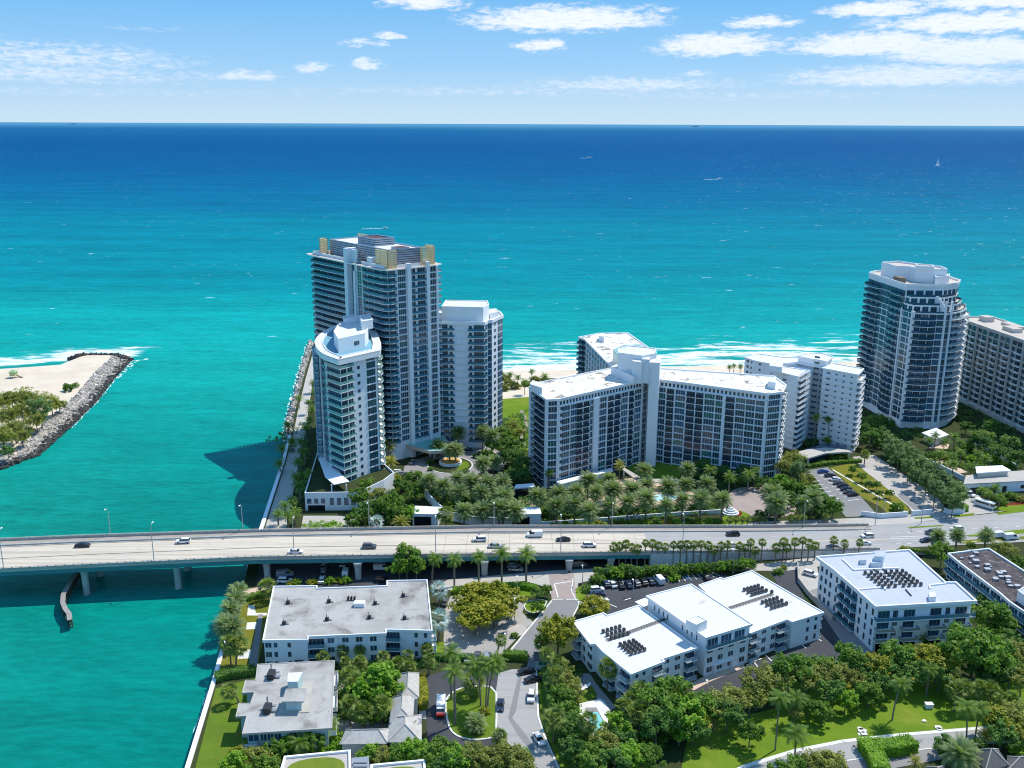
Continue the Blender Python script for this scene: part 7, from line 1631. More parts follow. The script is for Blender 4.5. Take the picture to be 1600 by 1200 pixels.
tree(1524, 1012, 9.5, 'flat', 'huge flat spreading tree before the grey topped block', None, h=10, zs=1.3)
wood([(1565, 1025, 5.5, 'green', 7), (1590, 1020, 5.5, 'olive', 7), (1580, 1050, 5, 'dark', 6), (1598, 1060, 5, 'olive', 6), (1545, 1050, 4.5, 'dark', 5), (1525, 1045, 4.5, 'dark', 5)], 'at the right edge of the park', 'trees at the right edge of the park', 'leafy tree')
wood([(1322, 1090, 3.8, 'bright', 4.5), (1358, 1080, 4.0, 'green', 5), (1286, 1110, 3.4, 'green', 4), (1262, 1100, 3.2, 'green', 4), (1242, 1112, 3, 'olive', 4), (1378, 1066, 3.4, 'dark', 4)], 'standing free on the park lawn', 'small trees on the park lawn', 'small round tree', 'tree', 'small_tree')
wood([(1559, 1120, 5.2, 'yellow', 6), (1582, 1118, 5, 'olive', 6), (1566, 1145, 4.5, 'dark', 5), (1590, 1140, 4.6, 'yellow', 5)], 'beside the park road at the right edge', None, 'golden leaved tree')
wood([(1288, 1188, 4.2, 'olive', 4.5), (1268, 1194, 4, 'olive', 4), (1240, 1200, 4, 'green', 4), (1306, 1192, 3.6, 'olive', 4), (1222, 1206, 3.6, 'green', 4)], 'along the bottom edge before the park road', None, 'loose olive shrub', 'shrub', 'shrub')
tree(1479, 1166, 3.6, 'dark', 'rounded dark shrub beside the park road driveway', None, 'shrub', 'shrub', h=2.6); tree(1528, 1165, 2.6, 'dark', 'dark shrub behind the dark slate pyramid roof', None, 'shrub', 'shrub', h=2.2); tree(1592, 1170, 2.8, 'bright', 'bright shrub in the lower right corner', None, 'shrub', 'shrub', h=2)
# spit
wood([(3, 625, 4.6, 'olive'), (18, 622, 4.4, 'olive'), (32, 620, 4.6, 'olive'), (48, 624, 4.6, 'olive'), (62, 638, 5, 'pine'), (80, 630, 4.6, 'olive'), (92, 632, 3.2, 'olive'), (12, 648, 4.8, 'olive'), (34, 640, 4.4, 'olive'), (56, 655, 4.4, 'olive'), (22, 668, 4.6, 'olive'), (4, 680, 5, 'olive'), (34, 680, 3.6, 'olive'), (12, 704, 2.6, 'dark')], 'on the sandy spit across the inlet', 'olive trees on the sandy spit', 'feathery olive tree')
tree(106, 606, 4.0, 'green', 'low green sea grape bush beside the rocks of the spit', None, 'shrub', 'shrub', bush=True); tree(118, 602, 2.6, 'green', 'small green bush close to the rocks of the spit', None, 'shrub', 'shrub', bush=True)
wood([(795, 598, 4, 'olive'), (805, 603, 4, 'olive'), (788, 606, 4, 'olive'), (836, 592, 3.5, 'olive'), (852, 594, 3.5, 'olive'), (822, 600, 3, 'green'), (790, 590, 4, 'olive')], 'in the dune planting behind the beach', 'dune shrubs', 'dune shrub', 'shrub', 'shrub', True)
# ---- clipped hedges
def groundcover(pts, n, h, m, seed=1, leaf=.3, world=False):
    q = ccw(PL(pts)); xs = [p[0] for p in q]; ys = [p[1] for p in q]; r = random.Random(seed); b = MB(); k = 0
    def inside(x, y):
        c = False
        for i in range(len(q)):
            (x0, y0), (x1, y1) = q[i - 1], q[i]
            if (y0 > y) != (y1 > y) and x < (x1 - x0) * (y - y0) / (y1 - y0) + x0: c = not c
        return c
    while k < n:
        cx, cy = r.uniform(min(xs), max(xs)), r.uniform(min(ys), max(ys))
        if not inside(cx, cy): continue
        R_ = r.uniform(.6, 1.7); hh = h * r.uniform(.35, 1.15)
        for j in range(26):
            a, f = r.random() * 6.283, r.random() ** .5; z = hh * math.sqrt(max(0, 1 - f * f)) * r.uniform(.75, 1.05)
            leaf_quad(b, Vector((cx + R_ * f * math.cos(a), cy + R_ * f * math.sin(a), GZ + .1 + z)), Vector((math.cos(a) * f + r.gauss(0, .4), math.sin(a) * f + r.gauss(0, .4), .9)).normalized(), leaf * r.uniform(.7, 1.5), r)
        k += 1
    o = b.build('undergrowth', m); o['kind'] = 'stuff'; return o
groundcover([(-20, 622), (40, 608), (95, 622), (85, 640), (40, 690), (-20, 715)], 260, 2.4, LF_O, 21, .35)
groundcover([(474, 815), (470, 830), (560, 828), (562, 818)], 50, 1.3, LF_B, 22)
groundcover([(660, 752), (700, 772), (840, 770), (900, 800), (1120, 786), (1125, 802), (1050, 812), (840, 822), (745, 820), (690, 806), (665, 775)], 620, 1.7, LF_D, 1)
groundcover([(884, 772), (920, 752), (960, 742), (975, 760), (930, 790), (900, 796)], 120, 1.6, LF_G, 2)
groundcover([(545, 770), (625, 740), (660, 775), (640, 815), (560, 822)], 260, 1.6, LF_G, 3)
groundcover([(755, 668), (826, 640), (828, 740), (790, 750), (792, 712), (765, 695)], 300, 1.6, LF_D, 4)
groundcover([(1080, 742), (1180, 752), (1225, 745), (1250, 770), (1300, 800), (1240, 808), (1232, 775), (1170, 762), (1100, 760)], 220, 1.5, LF_D, 5)
groundcover([(1345, 660), (1385, 680), (1500, 780), (1475, 786), (1370, 700)], 260, 1.8, LF_D, 6)
groundcover([(1500, 690), (1560, 690), (1600, 735), (1580, 745), (1530, 705)], 160, 1.6, LF_D, 7); groundcover([(1495, 600), (1600, 680), (1600, 725), (1540, 690), (1490, 655)], 190, 1.8, LF_D, 23); groundcover([(1345, 640), (1400, 668), (1445, 672), (1440, 690), (1385, 690), (1345, 668)], 120, 1.8, LF_D, 24)
groundcover([(1445, 712), (1500, 700), (1560, 720), (1530, 735), (1480, 735)], 110, 1.4, LF_G, 8)
groundcover([(868, 1040), (905, 1050), (900, 1100), (925, 1150), (990, 1110), (1090, 1090), (1140, 1110), (1050, 1150), (1010, 1200), (900, 1200), (875, 1120)], 520, 1.7, LF_G, 9)
groundcover([(1150, 1085), (1230, 1045), (1360, 1030), (1420, 1020), (1500, 1030), (1490, 1050), (1400, 1050), (1290, 1075), (1180, 1105)], 320, 1.4, LF_G, 10)
groundcover([(1545, 935), (1600, 975), (1600, 1050), (1530, 1040), (1530, 985)], 200, 1.6, LF_G, 11)
groundcover([(525, 1050), (612, 1050), (608, 1128), (525, 1128)], 220, 1.5, LF_G, 12); groundcover([(360, 1175), (445, 1155), (540, 1148), (540, 1172), (440, 1185), (400, 1205), (355, 1205)], 220, 1.6, LF_B, 13)
groundcover([(555, 1172), (660, 1168), (700, 1168), (820, 1176), (830, 1200), (680, 1200), (660, 1190), (570, 1178)], 260, 1.8, LF_G, 14)
groundcover([(500, 1035), (680, 1030), (680, 1044), (500, 1046)], 120, 1.2, LF_D, 15); groundcover([(930, 900), (1180, 884), (1176, 890), (930, 908)], 160, 1.3, LF_G, 16)
groundcover([(860, 820), (1130, 816), (1130, 822), (860, 824)], 120, 1.2, LF_B, 17); groundcover([(1225, 868), (1320, 866), (1270, 872)], 10, .8, LF_G, 18)
groundcover([(412, 690), (480, 660), (486, 740), (466, 800), (446, 800), (470, 720)], 120, 1.5, LF_D, 19)
groundcover([(1610, 900), (1800, 960), (1850, 1050), (1620, 1050), (1605, 990)], 240, 2.6, LF_G, 25, .4); groundcover([(1610, 1160), (1850, 1145), (1850, 1240), (1000, 1300), (400, 1260), (700, 1215), (1100, 1230), (1430, 1235), (1600, 1225)], 420, 2.4, LF_G, 26, .4); groundcover([(1610, 690), (1900, 690), (1900, 745), (1625, 770)], 220, 2.6, LF_D, 27, .4)
def hedge(pts, w, h, m, label, seed=1, leaf=.22):
    q = [Vector(XY(*p)) for p in pts]; r = random.Random(seed); b = MB()
    for a, c in zip(q, q[1:]):
        e = (c - a).normalized(); o = Vector((-e.y, e.x)); L = (c - a).length; n = int(L * (w + 2 * h) * 16)
        b.hexa([(*(a - o * w * .42), GZ), (*(c - o * w * .42), GZ), (*(c + o * w * .42), GZ), (*(a + o * w * .42), GZ), (*(a - o * w * .42), GZ + h * .92), (*(c - o * w * .42), GZ + h * .92), (*(c + o * w * .42), GZ + h * .92), (*(a + o * w * .42), GZ + h * .92)])
        for i in range(n):
            u = r.random() * L; k = r.random() * (w + 2 * h)
            if k < w: off, z, nn = k - w / 2, h, Vector((0, 0, 1))
            elif k < w + h: off, z, nn = w / 2, k - w, Vector((o.x, o.y, .3))
            else: off, z, nn = -w / 2, k - w - h, Vector((-o.x, -o.y, .3))
            p = a + e * u + o * off; leaf_quad(b, Vector((p.x, p.y, GZ + z)) + Vector((r.gauss(0, .08),) * 3), (nn + Vector((r.gauss(0, .4), r.gauss(0, .4), r.gauss(0, .4)))).normalized(), leaf * r.uniform(.7, 1.3), r)
    return tag(b.build('hedge', m), label, 'hedge')
hedge([(338, 1064), (360, 1057), (398, 1052)], 3.2, 2.0, LF_D, 'long grey-green hedge across the inlet lawn beside the seawall', 1)
hedge([(708, 926), (760, 921), (810, 918), (838, 922)], 2.2, 1.6, LF_B, 'clipped bright hedge behind the concrete car park', 2)
hedge([(786, 1029), (824, 1031)], 2.2, 2.2, LF_G, 'tall clipped hedge beside the street gate', 3)
hedge([(852, 1052), (858, 1090), (866, 1130), (884, 1172), (912, 1222)], 2.0, 2.2, LF_D, 'dark tall hedge along the lower street verge', 4)
hedge([(1350, 1168), (1366, 1190), (1376, 1215)], 4.0, 3.0, LF_B, 'thick clipped hedge by the park road, left arm', 5)
hedge([(1366, 1178), (1400, 1176), (1426, 1170)], 4.0, 3.0, LF_B, 'thick clipped hedge by the park road, right arm', 6)
hedge([(672, 1030), (700, 1031), (740, 1032)], 2.0, 1.6, LF_D, 'dark hedge between the concrete car park and the dark drive', 7)
hedge([(385, 939), (400, 934), (418, 932)], 2.4, 1.6, LF_G, 'green hedge at the inlet corner of the grey roofed block', 8)
hedge([(1178, 1022), (1215, 1006), (1262, 985)], 1.2, 1.2, LF_D, 'low dark hedge at the foot of the white roofed block', 9)
hedge([(1450, 866), (1412, 858)], 1.2, 1.0, LF_G, 'low hedge at the end of the ramp wall by the avenue', 10)
hedge([(657, 1058), (663, 1085), (661, 1108)], 2.2, 1.2, LF_Y, 'yellow-green hedge before the tiled house', 11)
hedge([(1262, 730), (1300, 725), (1345, 722)], 2.0, 1.4, LF_G, 'low hedge before the white entrance canopy', 12)
hedge([(1500, 795), (1508, 800)], 3.0, 2.4, LF_B, 'bright clipped hedge block at the end of the pine row', 13)
# ================================================================== vehicles
def paint(name, c, metal=0.0, rough=.3): return mat(name, c, rough, .5, metal)
PAINT = {'white': paint('white_car_paint', (.72, .73, .73)), 'silver': paint('silver_car_paint', (.42, .44, .46), .5), 'grey': paint('grey_car_paint', (.12, .125, .135), .3), 'black': paint('black_car_paint', (.012, .012, .014)),
         'navy': paint('navy_car_paint', (.015, .025, .06)), 'blue': paint('blue_car_paint', (.02, .07, .30)), 'red': paint('red_car_paint', (.35, .02, .015))}
CGLASS = mat('car_glass', (.015, .02, .025), .06, .7); TYRE = mat('tyre_rubber', (.018, .018, .018), .9, .1); LIGHT = mat('lamp_lens', (.7, .7, .66), .2, .6); RLIGHT = mat('tail_lens', (.4, .02, .01), .3, .5)
def profile(b, pts, w0, w1, mi=0):                               # side profile (x, z), half widths at the bottom and top
    z0, z1 = min(p[1] for p in pts), max(p[1] for p in pts); n = len(pts); k = len(b.v)
    def hw(z): return w0 + (w1 - w0) * (z - z0) / (z1 - z0)
    b.v += [(x, -hw(z), z) for x, z in pts] + [(x, hw(z), z) for x, z in pts]
    for i in range(n): j = (i + 1) % n; b.f.append((k + j, k + i, k + n + i, k + n + j)); b.m.append(mi)
    b.f.append(tuple(k + i for i in range(n))); b.m.append(mi); b.f.append(tuple(k + n + i for i in range(n - 1, -1, -1))); b.m.append(mi)
def car_parts(kind):
    body, glass, lights = MB(), MB(), MB(); r = .33
    if kind == 'sedan':
        profile(body, [(-2.35, .3), (2.35, .3), (2.38, .62), (2.2, .78), (1.15, .92), (-1.75, .98), (-2.38, .92), (-2.4, .6)], .92, .86)
        profile(glass, [(1.2, .92), (.35, 1.38), (-.95, 1.40), (-1.85, .97)], .84, .62); profile(body, [(.42, 1.37), (-.05, 1.45), (-.9, 1.44), (-1.05, 1.38)], .66, .6); wb, L = 1.42, 2.38
    elif kind == 'suv':
        profile(body, [(-2.35, .38), (2.3, .38), (2.35, .8), (2.2, .98), (1.15, 1.08), (-2.2, 1.12), (-2.38, 1.05), (-2.4, .6)], .96, .9)
        profile(glass, [(1.2, 1.08), (.5, 1.62), (-1.85, 1.64), (-2.25, 1.1)], .88, .70); profile(body, [(.55, 1.62), (.1, 1.73), (-1.75, 1.74), (-2.0, 1.62)], .73, .68); wb, L, r = 1.42, 2.36, .38
    elif kind == 'van':
        profile(body, [(-2.75, .4), (2.7, .4), (2.75, .85), (2.5, 1.12), (1.75, 1.25), (1.0, 2.15), (-2.7, 2.2), (-2.78, 1.9)], 1.0, .9)
        profile(glass, [(1.80, 1.28), (1.12, 2.02), (.2, 2.02), (.2, 1.3)], .99, .94); wb, L, r = 1.7, 2.74, .38
    elif kind == 'bus':
        profile(body, [(-3.6, .45), (3.6, .45), (3.7, 1.0), (3.5, 2.7), (-3.6, 2.8), (-3.7, 1.0)], 1.2, 1.12)
        profile(glass, [(3.72, 1.5), (3.56, 2.4), (2.4, 2.4), (2.4, 1.5)], 1.19, 1.15); glass.box(-3.2, 2.0, -1.2, 1.2, 1.6, 2.3); wb, L, r = 2.3, 3.68, .45
    elif kind == 'truck':
        profile(body, [(-3.2, .55), (1.4, .55), (1.4, 2.7), (-3.2, 2.75)], 1.1, 1.08); profile(body, [(1.42, .5), (2.6, .5), (2.6, 1.3), (2.1, 2.1), (1.42, 2.15)], 1.05, .95); profile(body, [(2.6, .5), (3.35, .5), (3.3, 1.1), (2.6, 1.28)], 1.05, 1.0, 1)
        profile(glass, [(2.56, 1.36), (2.2, 2.0), (1.6, 2.02), (1.6, 1.4)], 1.06, .99); wb, L, r = 2.1, 3.3, .42
    for sy in (-.6, .6):
        lights.box(L - .05, L + .02, sy - .18, sy + .18, .62, .78, 0); lights.box(-L - .04, -L + .05, sy - .2, sy + .2, .7, .88, 1)
    wh = MB(); k = 12
    wh.tube([(0, -.12, 0), (0, .12, 0)], r, k); wh.tube([(0, -.125, 0), (0, .125, 0)], r * .55, 8, 1)
    return body, glass, lights, wh, wb, r
CARM = {}
def vehicle(px, py, colr, kind, label, ang=None, z=None, cat='car', group=None, name=None, col2=None):
    key = (kind, colr)
    if key not in CARM:
        bo, gl, li, wh, wb, r = car_parts(kind)
        CARM[key] = (bo.mesh('car_body', [PAINT[colr], PAINT[col2] if col2 else PAINT[colr]]), gl.mesh('car_glass', CGLASS), li.mesh('car_lights', [LIGHT, RLIGHT]), wh.mesh('car_wheel', [TYRE, STEEL]), wb, r)
    bo, gl, li, wh, wb, r = CARM[key]
    if z is None: p = P(px, py, GZ + .75); p.z = GZ + .08
    else: p = P(px, py, z + .75); p.z = z
    t = thing(name or {'sedan': 'saloon_car', 'suv': 'suv', 'van': 'van', 'bus': 'minibus', 'truck': 'truck'}[kind], label, cat, p, ang or 0, group)
    for nm, me in (('body', bo), ('window_glass', gl), ('lamps', li)):
        o = bpy.data.objects.new(nm, me); COL.objects.link(o); o.parent = t
    for sx in (-wb, wb):
        for sy in (-.85, .85):
            o = bpy.data.objects.new('wheel', wh); COL.objects.link(o); o.parent = t; o.location = (sx, sy, r)
    return t
def bridge_car(px, py, colr, kind, label, back=False):
    lo, hi = GZ, 12.0                                            # find where the line of sight meets the deck
    z = 10.0
    for _ in range(12):
        q = P(px, py, z + .7); z = along(NEAR, min(max(q.x, NEAR[0].x), NEAR[-1].x)).z if q.x < NEAR[-1].x else GZ + .12
    a, c = along(NEAR, q.x - 3), along(NEAR, q.x + 3); ang = math.atan2(c.y - a.y, c.x - a.x)
    t = vehicle(px, py, colr, kind, label, ang + (math.pi if back else 0), z + .04, 'van' if kind == 'van' else 'car', 'traffic on the bridge')
    if q.x < NEAR[-1].x: t.rotation_euler = (0, -math.atan2(c.z - a.z, 6.0) * (-1 if back else 1), ang + (math.pi if back else 0))
for a in [(129, 851, 'black', 'sedan', 'black car on the far lane at the left end of the bridge'), (286, 845, 'white', 'suv', 'white car on the far lane above the second water pier'), (462, 861, 'white', 'sedan', 'white car on the near lane left of the grey van'),
          (577, 853, 'grey', 'suv', 'dark grey people carrier on the near lane behind the leafy trees'), (749, 842, 'white', 'suv', 'white car on the far lane behind the royal palms'), (774, 852, 'silver', 'sedan', 'silver car partly hidden by a royal palm'),
          (835, 835, 'white', 'van', 'white delivery van on the far lane of the bridge'), (880, 842, 'black', 'sedan', 'black car on the far lane beside the near lamp'), (921, 851, 'white', 'suv', 'white car with dark roof on the near lane, alone'),
          (1080, 856, 'white', 'suv', 'white car behind the fan palm row on the left half'), (1145, 834, 'black', 'suv', 'black off roader on the far lane of the ramp'), (1144, 850.5, 'white', 'sedan', 'white car near the median, half hidden by fan palms'),
          (1302, 854, 'navy', 'sedan', 'dark car on the near lane of the ramp foot'), (1355, 837, 'white', 'suv', 'white car on the far lane where the ramp ends'), (1351, 847.5, 'white', 'sedan', 'white car near the median behind the last fan palm'),
          (1448, 843, 'navy', 'sedan', 'dark blue car waiting on the avenue, front one of two'), (1456, 831, 'navy', 'suv', 'dark car on the far lane of the avenue'), (1495, 826, 'white', 'suv', 'white off roader on the far side of the avenue')]:
    bridge_car(*a, back=a[1] < 846)
bridge_car(1466, 850, 'grey', 'suv', 'grey car behind the street tree on the avenue'); bridge_car(1562, 836, 'white', 'van', 'white van towing a camper on the avenue at the right'); bridge_car(1580, 839, 'white', 'van', 'white camper trailer behind the van on the avenue')
vehicle(1434, 867, 'black', 'sedan', 'black car turning at the corner of the grey topped block', .3)
a_ = math.radians(105)
for i, (x, y, c, k, lab) in enumerate([(946, 912, 'navy', 'suv', 'dark blue car at the left end of the parked row in the dark car park'), (957, 912, 'white', 'sedan', 'white saloon second in the parked row of the dark car park'), (970, 914, 'black', 'sedan', 'black open topped car third in the parked row'), (982, 913, 'navy', 'sedan', 'navy car fourth in the parked row'),
                                  (994, 911, 'grey', 'suv', 'grey car fifth in the parked row'), (1005, 909, 'black', 'suv', 'black car sixth in the parked row'), (1017, 908, 'navy', 'sedan', 'dark car next to the white van in the parked row'), (1030, 906, 'white', 'van', 'white van at the right end of the parked row')]):
    vehicle(x, y, c, k, lab, a_, None, 'car', 'cars parked in the dark car park')
vehicle(933, 921, 'white', 'suv', 'white car beside the shrubs at the left of the dark car park', .2); vehicle(934, 928, 'navy', 'sedan', 'dark car in front of the white one, left of the dark car park', .2); vehicle(940, 938, 'white', 'sedan', 'white car half hidden by the flat golden tree', .3)
vehicle(1103, 901, 'black', 'sedan', 'black car behind the roof edge of the white roofed block', a_)
vehicle(695, 940, 'grey', 'sedan', 'dark car at the rear left of the concrete car park', math.radians(88)); vehicle(731, 1027, 'silver', 'sedan', 'silver-grey car, left of three by the hedge', math.radians(88)); vehicle(746, 1024, 'grey', 'sedan', 'dark grey car, middle of three by the hedge', math.radians(88)); vehicle(761, 1025, 'silver', 'suv', 'silver-grey car, right of three by the hedge', math.radians(88))
vehicle(782, 1101, 'navy', 'sedan', 'dark car driving down the lower street', math.radians(-92)); vehicle(830, 1088, 'white', 'suv', 'white off roader parked at the kerb of the lower street', math.radians(-94)); vehicle(842, 1154, 'white', 'sedan', 'white car parked at the bottom of the lower street', math.radians(-70))
vehicle(689, 1107, 'white', 'truck', 'white ambulance with a red front on the dark drive', math.radians(-88), None, 'ambulance', None, 'ambulance', 'red')
for (x, y, c, k, lab) in [(445, 897, 'silver', 'van', 'silver van under the bridge behind the pier'), (445, 907, 'white', 'suv', 'white car in the sun at the bridge car park edge'), (507, 884, 'silver', 'suv', 'silver car in shade under the bridge, rear of three'), (505, 896, 'silver', 'sedan', 'silver car in shade under the bridge, middle of three'), (503, 905, 'white', 'sedan', 'white car in shade under the bridge, front of three'),
                          (537, 880, 'white', 'suv', 'white car parked deepest under the bridge'), (540, 895, 'white', 'van', 'white van under the bridge near the roof edge'), (597, 887, 'white', 'van', 'pale van under the bridge left of the leafy trees'), (597, 906, 'black', 'suv', 'black car behind the grey roof parapet'), (803, 884, 'silver', 'suv', 'silver car under the bridge behind the royal palms, rear'), (806, 889, 'silver', 'suv', 'silver car under the bridge behind the royal palms, front'), (905, 882, 'grey', 'van', 'dark van in the underpass')]:
    vehicle(x, y, c, k, lab, rnd.uniform(-.1, .25) + (1.5 if 500 < x < 545 else 0), None, 'van' if k == 'van' else 'car', 'vehicles under the bridge')
for i, (x, y, c) in enumerate([(1286, 736, 'blue'), (1297, 742, 'navy'), (1305, 748, 'white'), (1311, 754, 'grey'), (1317, 758, 'black'), (1322, 763, 'navy'), (1327, 768, 'grey'), (1333, 772, 'black')]):
    vehicle(x, y, c, 'sedan', '%s car in the row beside the dry grass strip, %s' % (c, (ORD[i] + ' from the back')), math.radians(15), None, 'car', 'cars in the striped car park')
vehicle(1513, 772, 'white', 'van', 'white van on the drive below the service block', math.radians(-60), None, 'van'); vehicle(1539, 790, 'white', 'bus', 'white minibus leaving the drive to the avenue', math.radians(-50), None, 'minibus')
vehicle(1266, 896, 'white', 'suv', 'white off roader on the pale drive beside the grey topped block', math.radians(-35))
vehicle(645, 721, 'silver', 'sedan', 'silver car in the sun before the aqua canopy', math.radians(70)); vehicle(653, 709, 'silver', 'sedan', 'silver car in the shade of the aqua canopy', math.radians(40)); vehicle(730, 702, 'black', 'sedan', 'black car behind the round fountain', .2)
vehicle(756, 741, 'black', 'sedan', 'black car in the tree shade right of the driveway circle, left one', .1); vehicle(771, 737, 'black', 'suv', 'black car in the tree shade right of the driveway circle, right one', .3)
for i, (x, y, c) in enumerate([(619, 736, 'white'), (627, 739, 'silver'), (636, 741, 'navy')]): vehicle(x, y, c, 'sedan', c + ' car parked beside the feathery palm on the driveway', math.radians(60))
vehicle(1511, 1163, 'silver', 'suv', 'silver car on the park road behind the two palm trunks', .05)
for i, (x, y) in enumerate([(823, 1048), (833, 1061)]): vehicle(x, y, 'black', 'sedan', ['black car at the top of the lower street', 'dark car under tree shade on the lower street'][i], math.radians(20))
# ================================================================== street lamps
def lamp(base, top_y, zb, label, arm=1, group='street lamps of the bridge', h=None):
    q = P(base[0], base[1], zb); lo, hi = 1.0, 25.0
    for _ in range(30):
        mz = (lo + hi) / 2; v_ = Vector((q.x, q.y, zb + mz)) - Vector((0, 0, CAM_H)); y = 600 - FPX * v_.dot(UPV) / v_.dot(FWD)
        if y > top_y: lo = mz
        else: hi = mz
    H_ = h or lo
    t = thing('street_lamp', label, 'street lamp', q, 0, group)
    b = MB(); b.tube([(0, 0, 0), (0, 0, H_ - 1.0)], [.16, .10], 7); b.tube([(0, 0, H_ - 1.0), (0, arm * .5, H_ - .2), (0, arm * 1.7, H_)], .07, 6); b.build('pole', mat_lamp, t)
    b = MB(); b.box(-.22, .22, min(arm * 1.5, arm * 2.3), max(arm * 1.5, arm * 2.3), H_ - .05, H_ + .12); b.build('lamp_head', LHEAD, t)
mat_lamp = mat('lamp_pole_metal', (.40, .42, .42), .5, .4, .3); LHEAD = mat('lamp_head_white', (.75, .76, .74), .5, .3)
def dz(px, py):
    z = 10.0
    for _ in range(12): q = P(px, py, z); z = along(NEAR, min(q.x, NEAR[-1].x - .01)).z
    return z
for i, (x, y, ty, w) in enumerate([(6, 889, 829, 'at the left end of the bridge rail'), (241, 878, 820, 'between the two water piers'), (460, 868, 812, 'above the bridge car park'), (681, 866, 810, 'above the silver-blue palms'), (876, 864, 808, 'above the street underpass'), (1066, 861.5, 806, 'at the top of the palm lined retaining wall')]):
    lamp((x, y), ty, dz(x, y), 'street lamp on the near bridge rail ' + w)
for i, (x, y, ty, w) in enumerate([(173, 838, 793, 'over open water at the left'), (380, 831, 787, 'at the edge of the tower shadow'), (577, 827, 783, 'before the garage opening'), (772, 825, 783, 'before the date palms'), (956, 825, 783, 'before the garden wall')]):
    lamp((x, y), ty, dz(x, y), 'street lamp on the far bridge rail ' + w, -1)
for x, y, ty, w in [(1255, 826, 780, 'beside the rose forecourt'), (1367, 822, 774, 'at the foot of the ramp'), (1439, 818, 770, 'before the sandy lot')]: lamp((x, y), ty, dz(x, y), 'street lamp on the hotel side ' + w, -1, 'street lamps of the avenue')
for x, y, ty, w in [(1145, 897, 862, 'behind the hedgerow'), (910, 917, 888, 'at the brick crossing'), (808, 940, 905, 'beside the yellow-green trees'), (804, 977, 940, 'at the kerb of the upper street'), (789, 1022, 996, 'by the tall clipped hedge'), (989, 935, 910, 'in the dark car park'), (1345, 1170, 1155, 'beside the park road'), (1106, 1083, 1070, 'beside the path of the white roofed block'), (1380, 803, 776, 'at the dry grass strip')]:
    lamp((x, y), ty, GZ, 'slim street lamp ' + w, 1, 'street lamps on the ground')
# ================================================================== roof condensers
b_ = MB(); b_.box(-.42, .42, -.42, .42, .28, 1.25, 0); b_.cyl(0, 0, 1.25, 1.33, .40, 12, 1); b_.cyl(0, 0, 1.33, 1.36, .12, 8, 2)
for sx in (-.36, .36):
    for sy in (-.36, .36): b_.box(sx - .05, sx + .05, sy - .05, sy + .05, 0, .3, 1)
COND = b_.mesh('condenser', [mat('condenser_casing', (.095, .10, .105), .6, .3), mat('condenser_fan', (.012, .012, .014), .7, .3), STEEL])
def condensers(c, z, u, v_, nu, nv, su, sv, place, group):
    c = Vector(XY(c[0], c[1], z + .5)); u = Vector(u).normalized(); w = Vector(v_).normalized()
    for j in range(nv):
        for i in range(nu):
            p = c + u * (su * (i - (nu - 1) / 2)) + w * (sv * (j - (nv - 1) / 2))
            o = bpy.data.objects.new('roof_condenser', COND); COL.objects.link(o); o.location = (p.x, p.y, z); o.scale = (.84, .84, .84); o.rotation_euler = (0, 0, math.atan2(u.y, u.x))
            tag(o, ('%s, %s row from the front, %s' % (place, ORD[j], nth(i, nu).replace(' one', ''))) if nu * nv > 1 else place, 'air conditioner', group)
ud, vd = (12.5, 6.6), (-12.3, 22.5)
condensers((962, 988), ZC, ud, vd, 5, 3, 1.35, 2.0, 'white roof condenser, left rear cluster', 'condensers on the white roof')
condensers((988, 1011), ZC, ud, vd, 4, 5, 1.4, 1.25, 'white roof condenser, left front cluster', 'condensers on the white roof')
condensers((1180, 922), ZC, ud, vd, 5, 3, 1.35, 1.7, 'white roof condenser, right rear cluster', 'condensers on the white roof')
condensers((1210, 942), ZC, ud, vd, 5, 3, 1.4, 1.9, 'white roof condenser, right front cluster', 'condensers on the white roof')
condensers((1206, 925), ZC, ud, vd, 1, 1, 1, 1, 'black condenser standing alone between the right clusters of the white roof', None)
ue, ve = (25.6, .8), (-5.5, 12.5)
ud2 = Vector(XY(1527, 941, ZD)) - Vector(XY(1368, 950, ZD)); vd2 = Vector(XY(1274, 871, ZD)) - Vector(XY(1337, 922, ZD))
condensers((1375, 905), ZD, ud2, vd2, 3, 6, 1.9, 1.75, 'pale grey roof condenser, left cluster', 'condensers on the pale grey roof')
condensers((1411, 903), ZD, ud2, vd2, 4, 6, 1.75, 1.75, 'pale grey roof condenser, right cluster', 'condensers on the pale grey roof')
b_ = MB(); b_.box(-.5, .5, -.4, .4, .1, .95, 0); b_.box(.6, 1.3, -.15, .15, 0, .35, 1); b_.tube([(-.2, .5, 0), (-.2, .5, 1.8)], .12, 6, 1); b_.box(-.9, .9, .6, .8, 0, .12, 1)
VENT = b_.mesh('vent', [DARKM, STEEL])
for i, (x, y, w) in enumerate([(450, 941, 'rear left'), (444, 973, 'front left'), (514, 939, 'second rear from the left'), (511, 967, 'second front from the left'), (586, 942, 'third rear from the left'), (577, 964, 'third front from the left'), (630, 930, 'rear right'), (632, 965, 'front right'), (424, 1056, 'rear'), (418, 1109, 'front')]):
    p = P(x, y, (ZA if i < 8 else ZB) + .5); o = bpy.data.objects.new('roof_unit', VENT); COL.objects.link(o); o.location = (p.x, p.y, ZA if i < 8 else ZB); k = 1.0 if i < 8 else 1.7; o.scale = (k, k * (1 if i < 8 else 2), k)
    tag(o, 'small dark roof unit with pipe, %s, on the %s roof' % (w, 'weathered grey' if i < 8 else 'stepped grey'), 'roof unit', 'roof units on the grey roofs')
p = P(562, 947, ZA); b = MB(); b.box(-1.5, 1.5, -.8, .8, 0, 1.2, 0); b.box(-1.6, 1.6, -.9, .9, 1.2, 1.3, 0)
tag(b.build('roof_hatch', WHITE, None, (p.x, p.y, ZA)), 'white roof hatch in the middle of the weathered grey roof', 'roof hatch')
p = P(549, 938, ZA); b = MB()
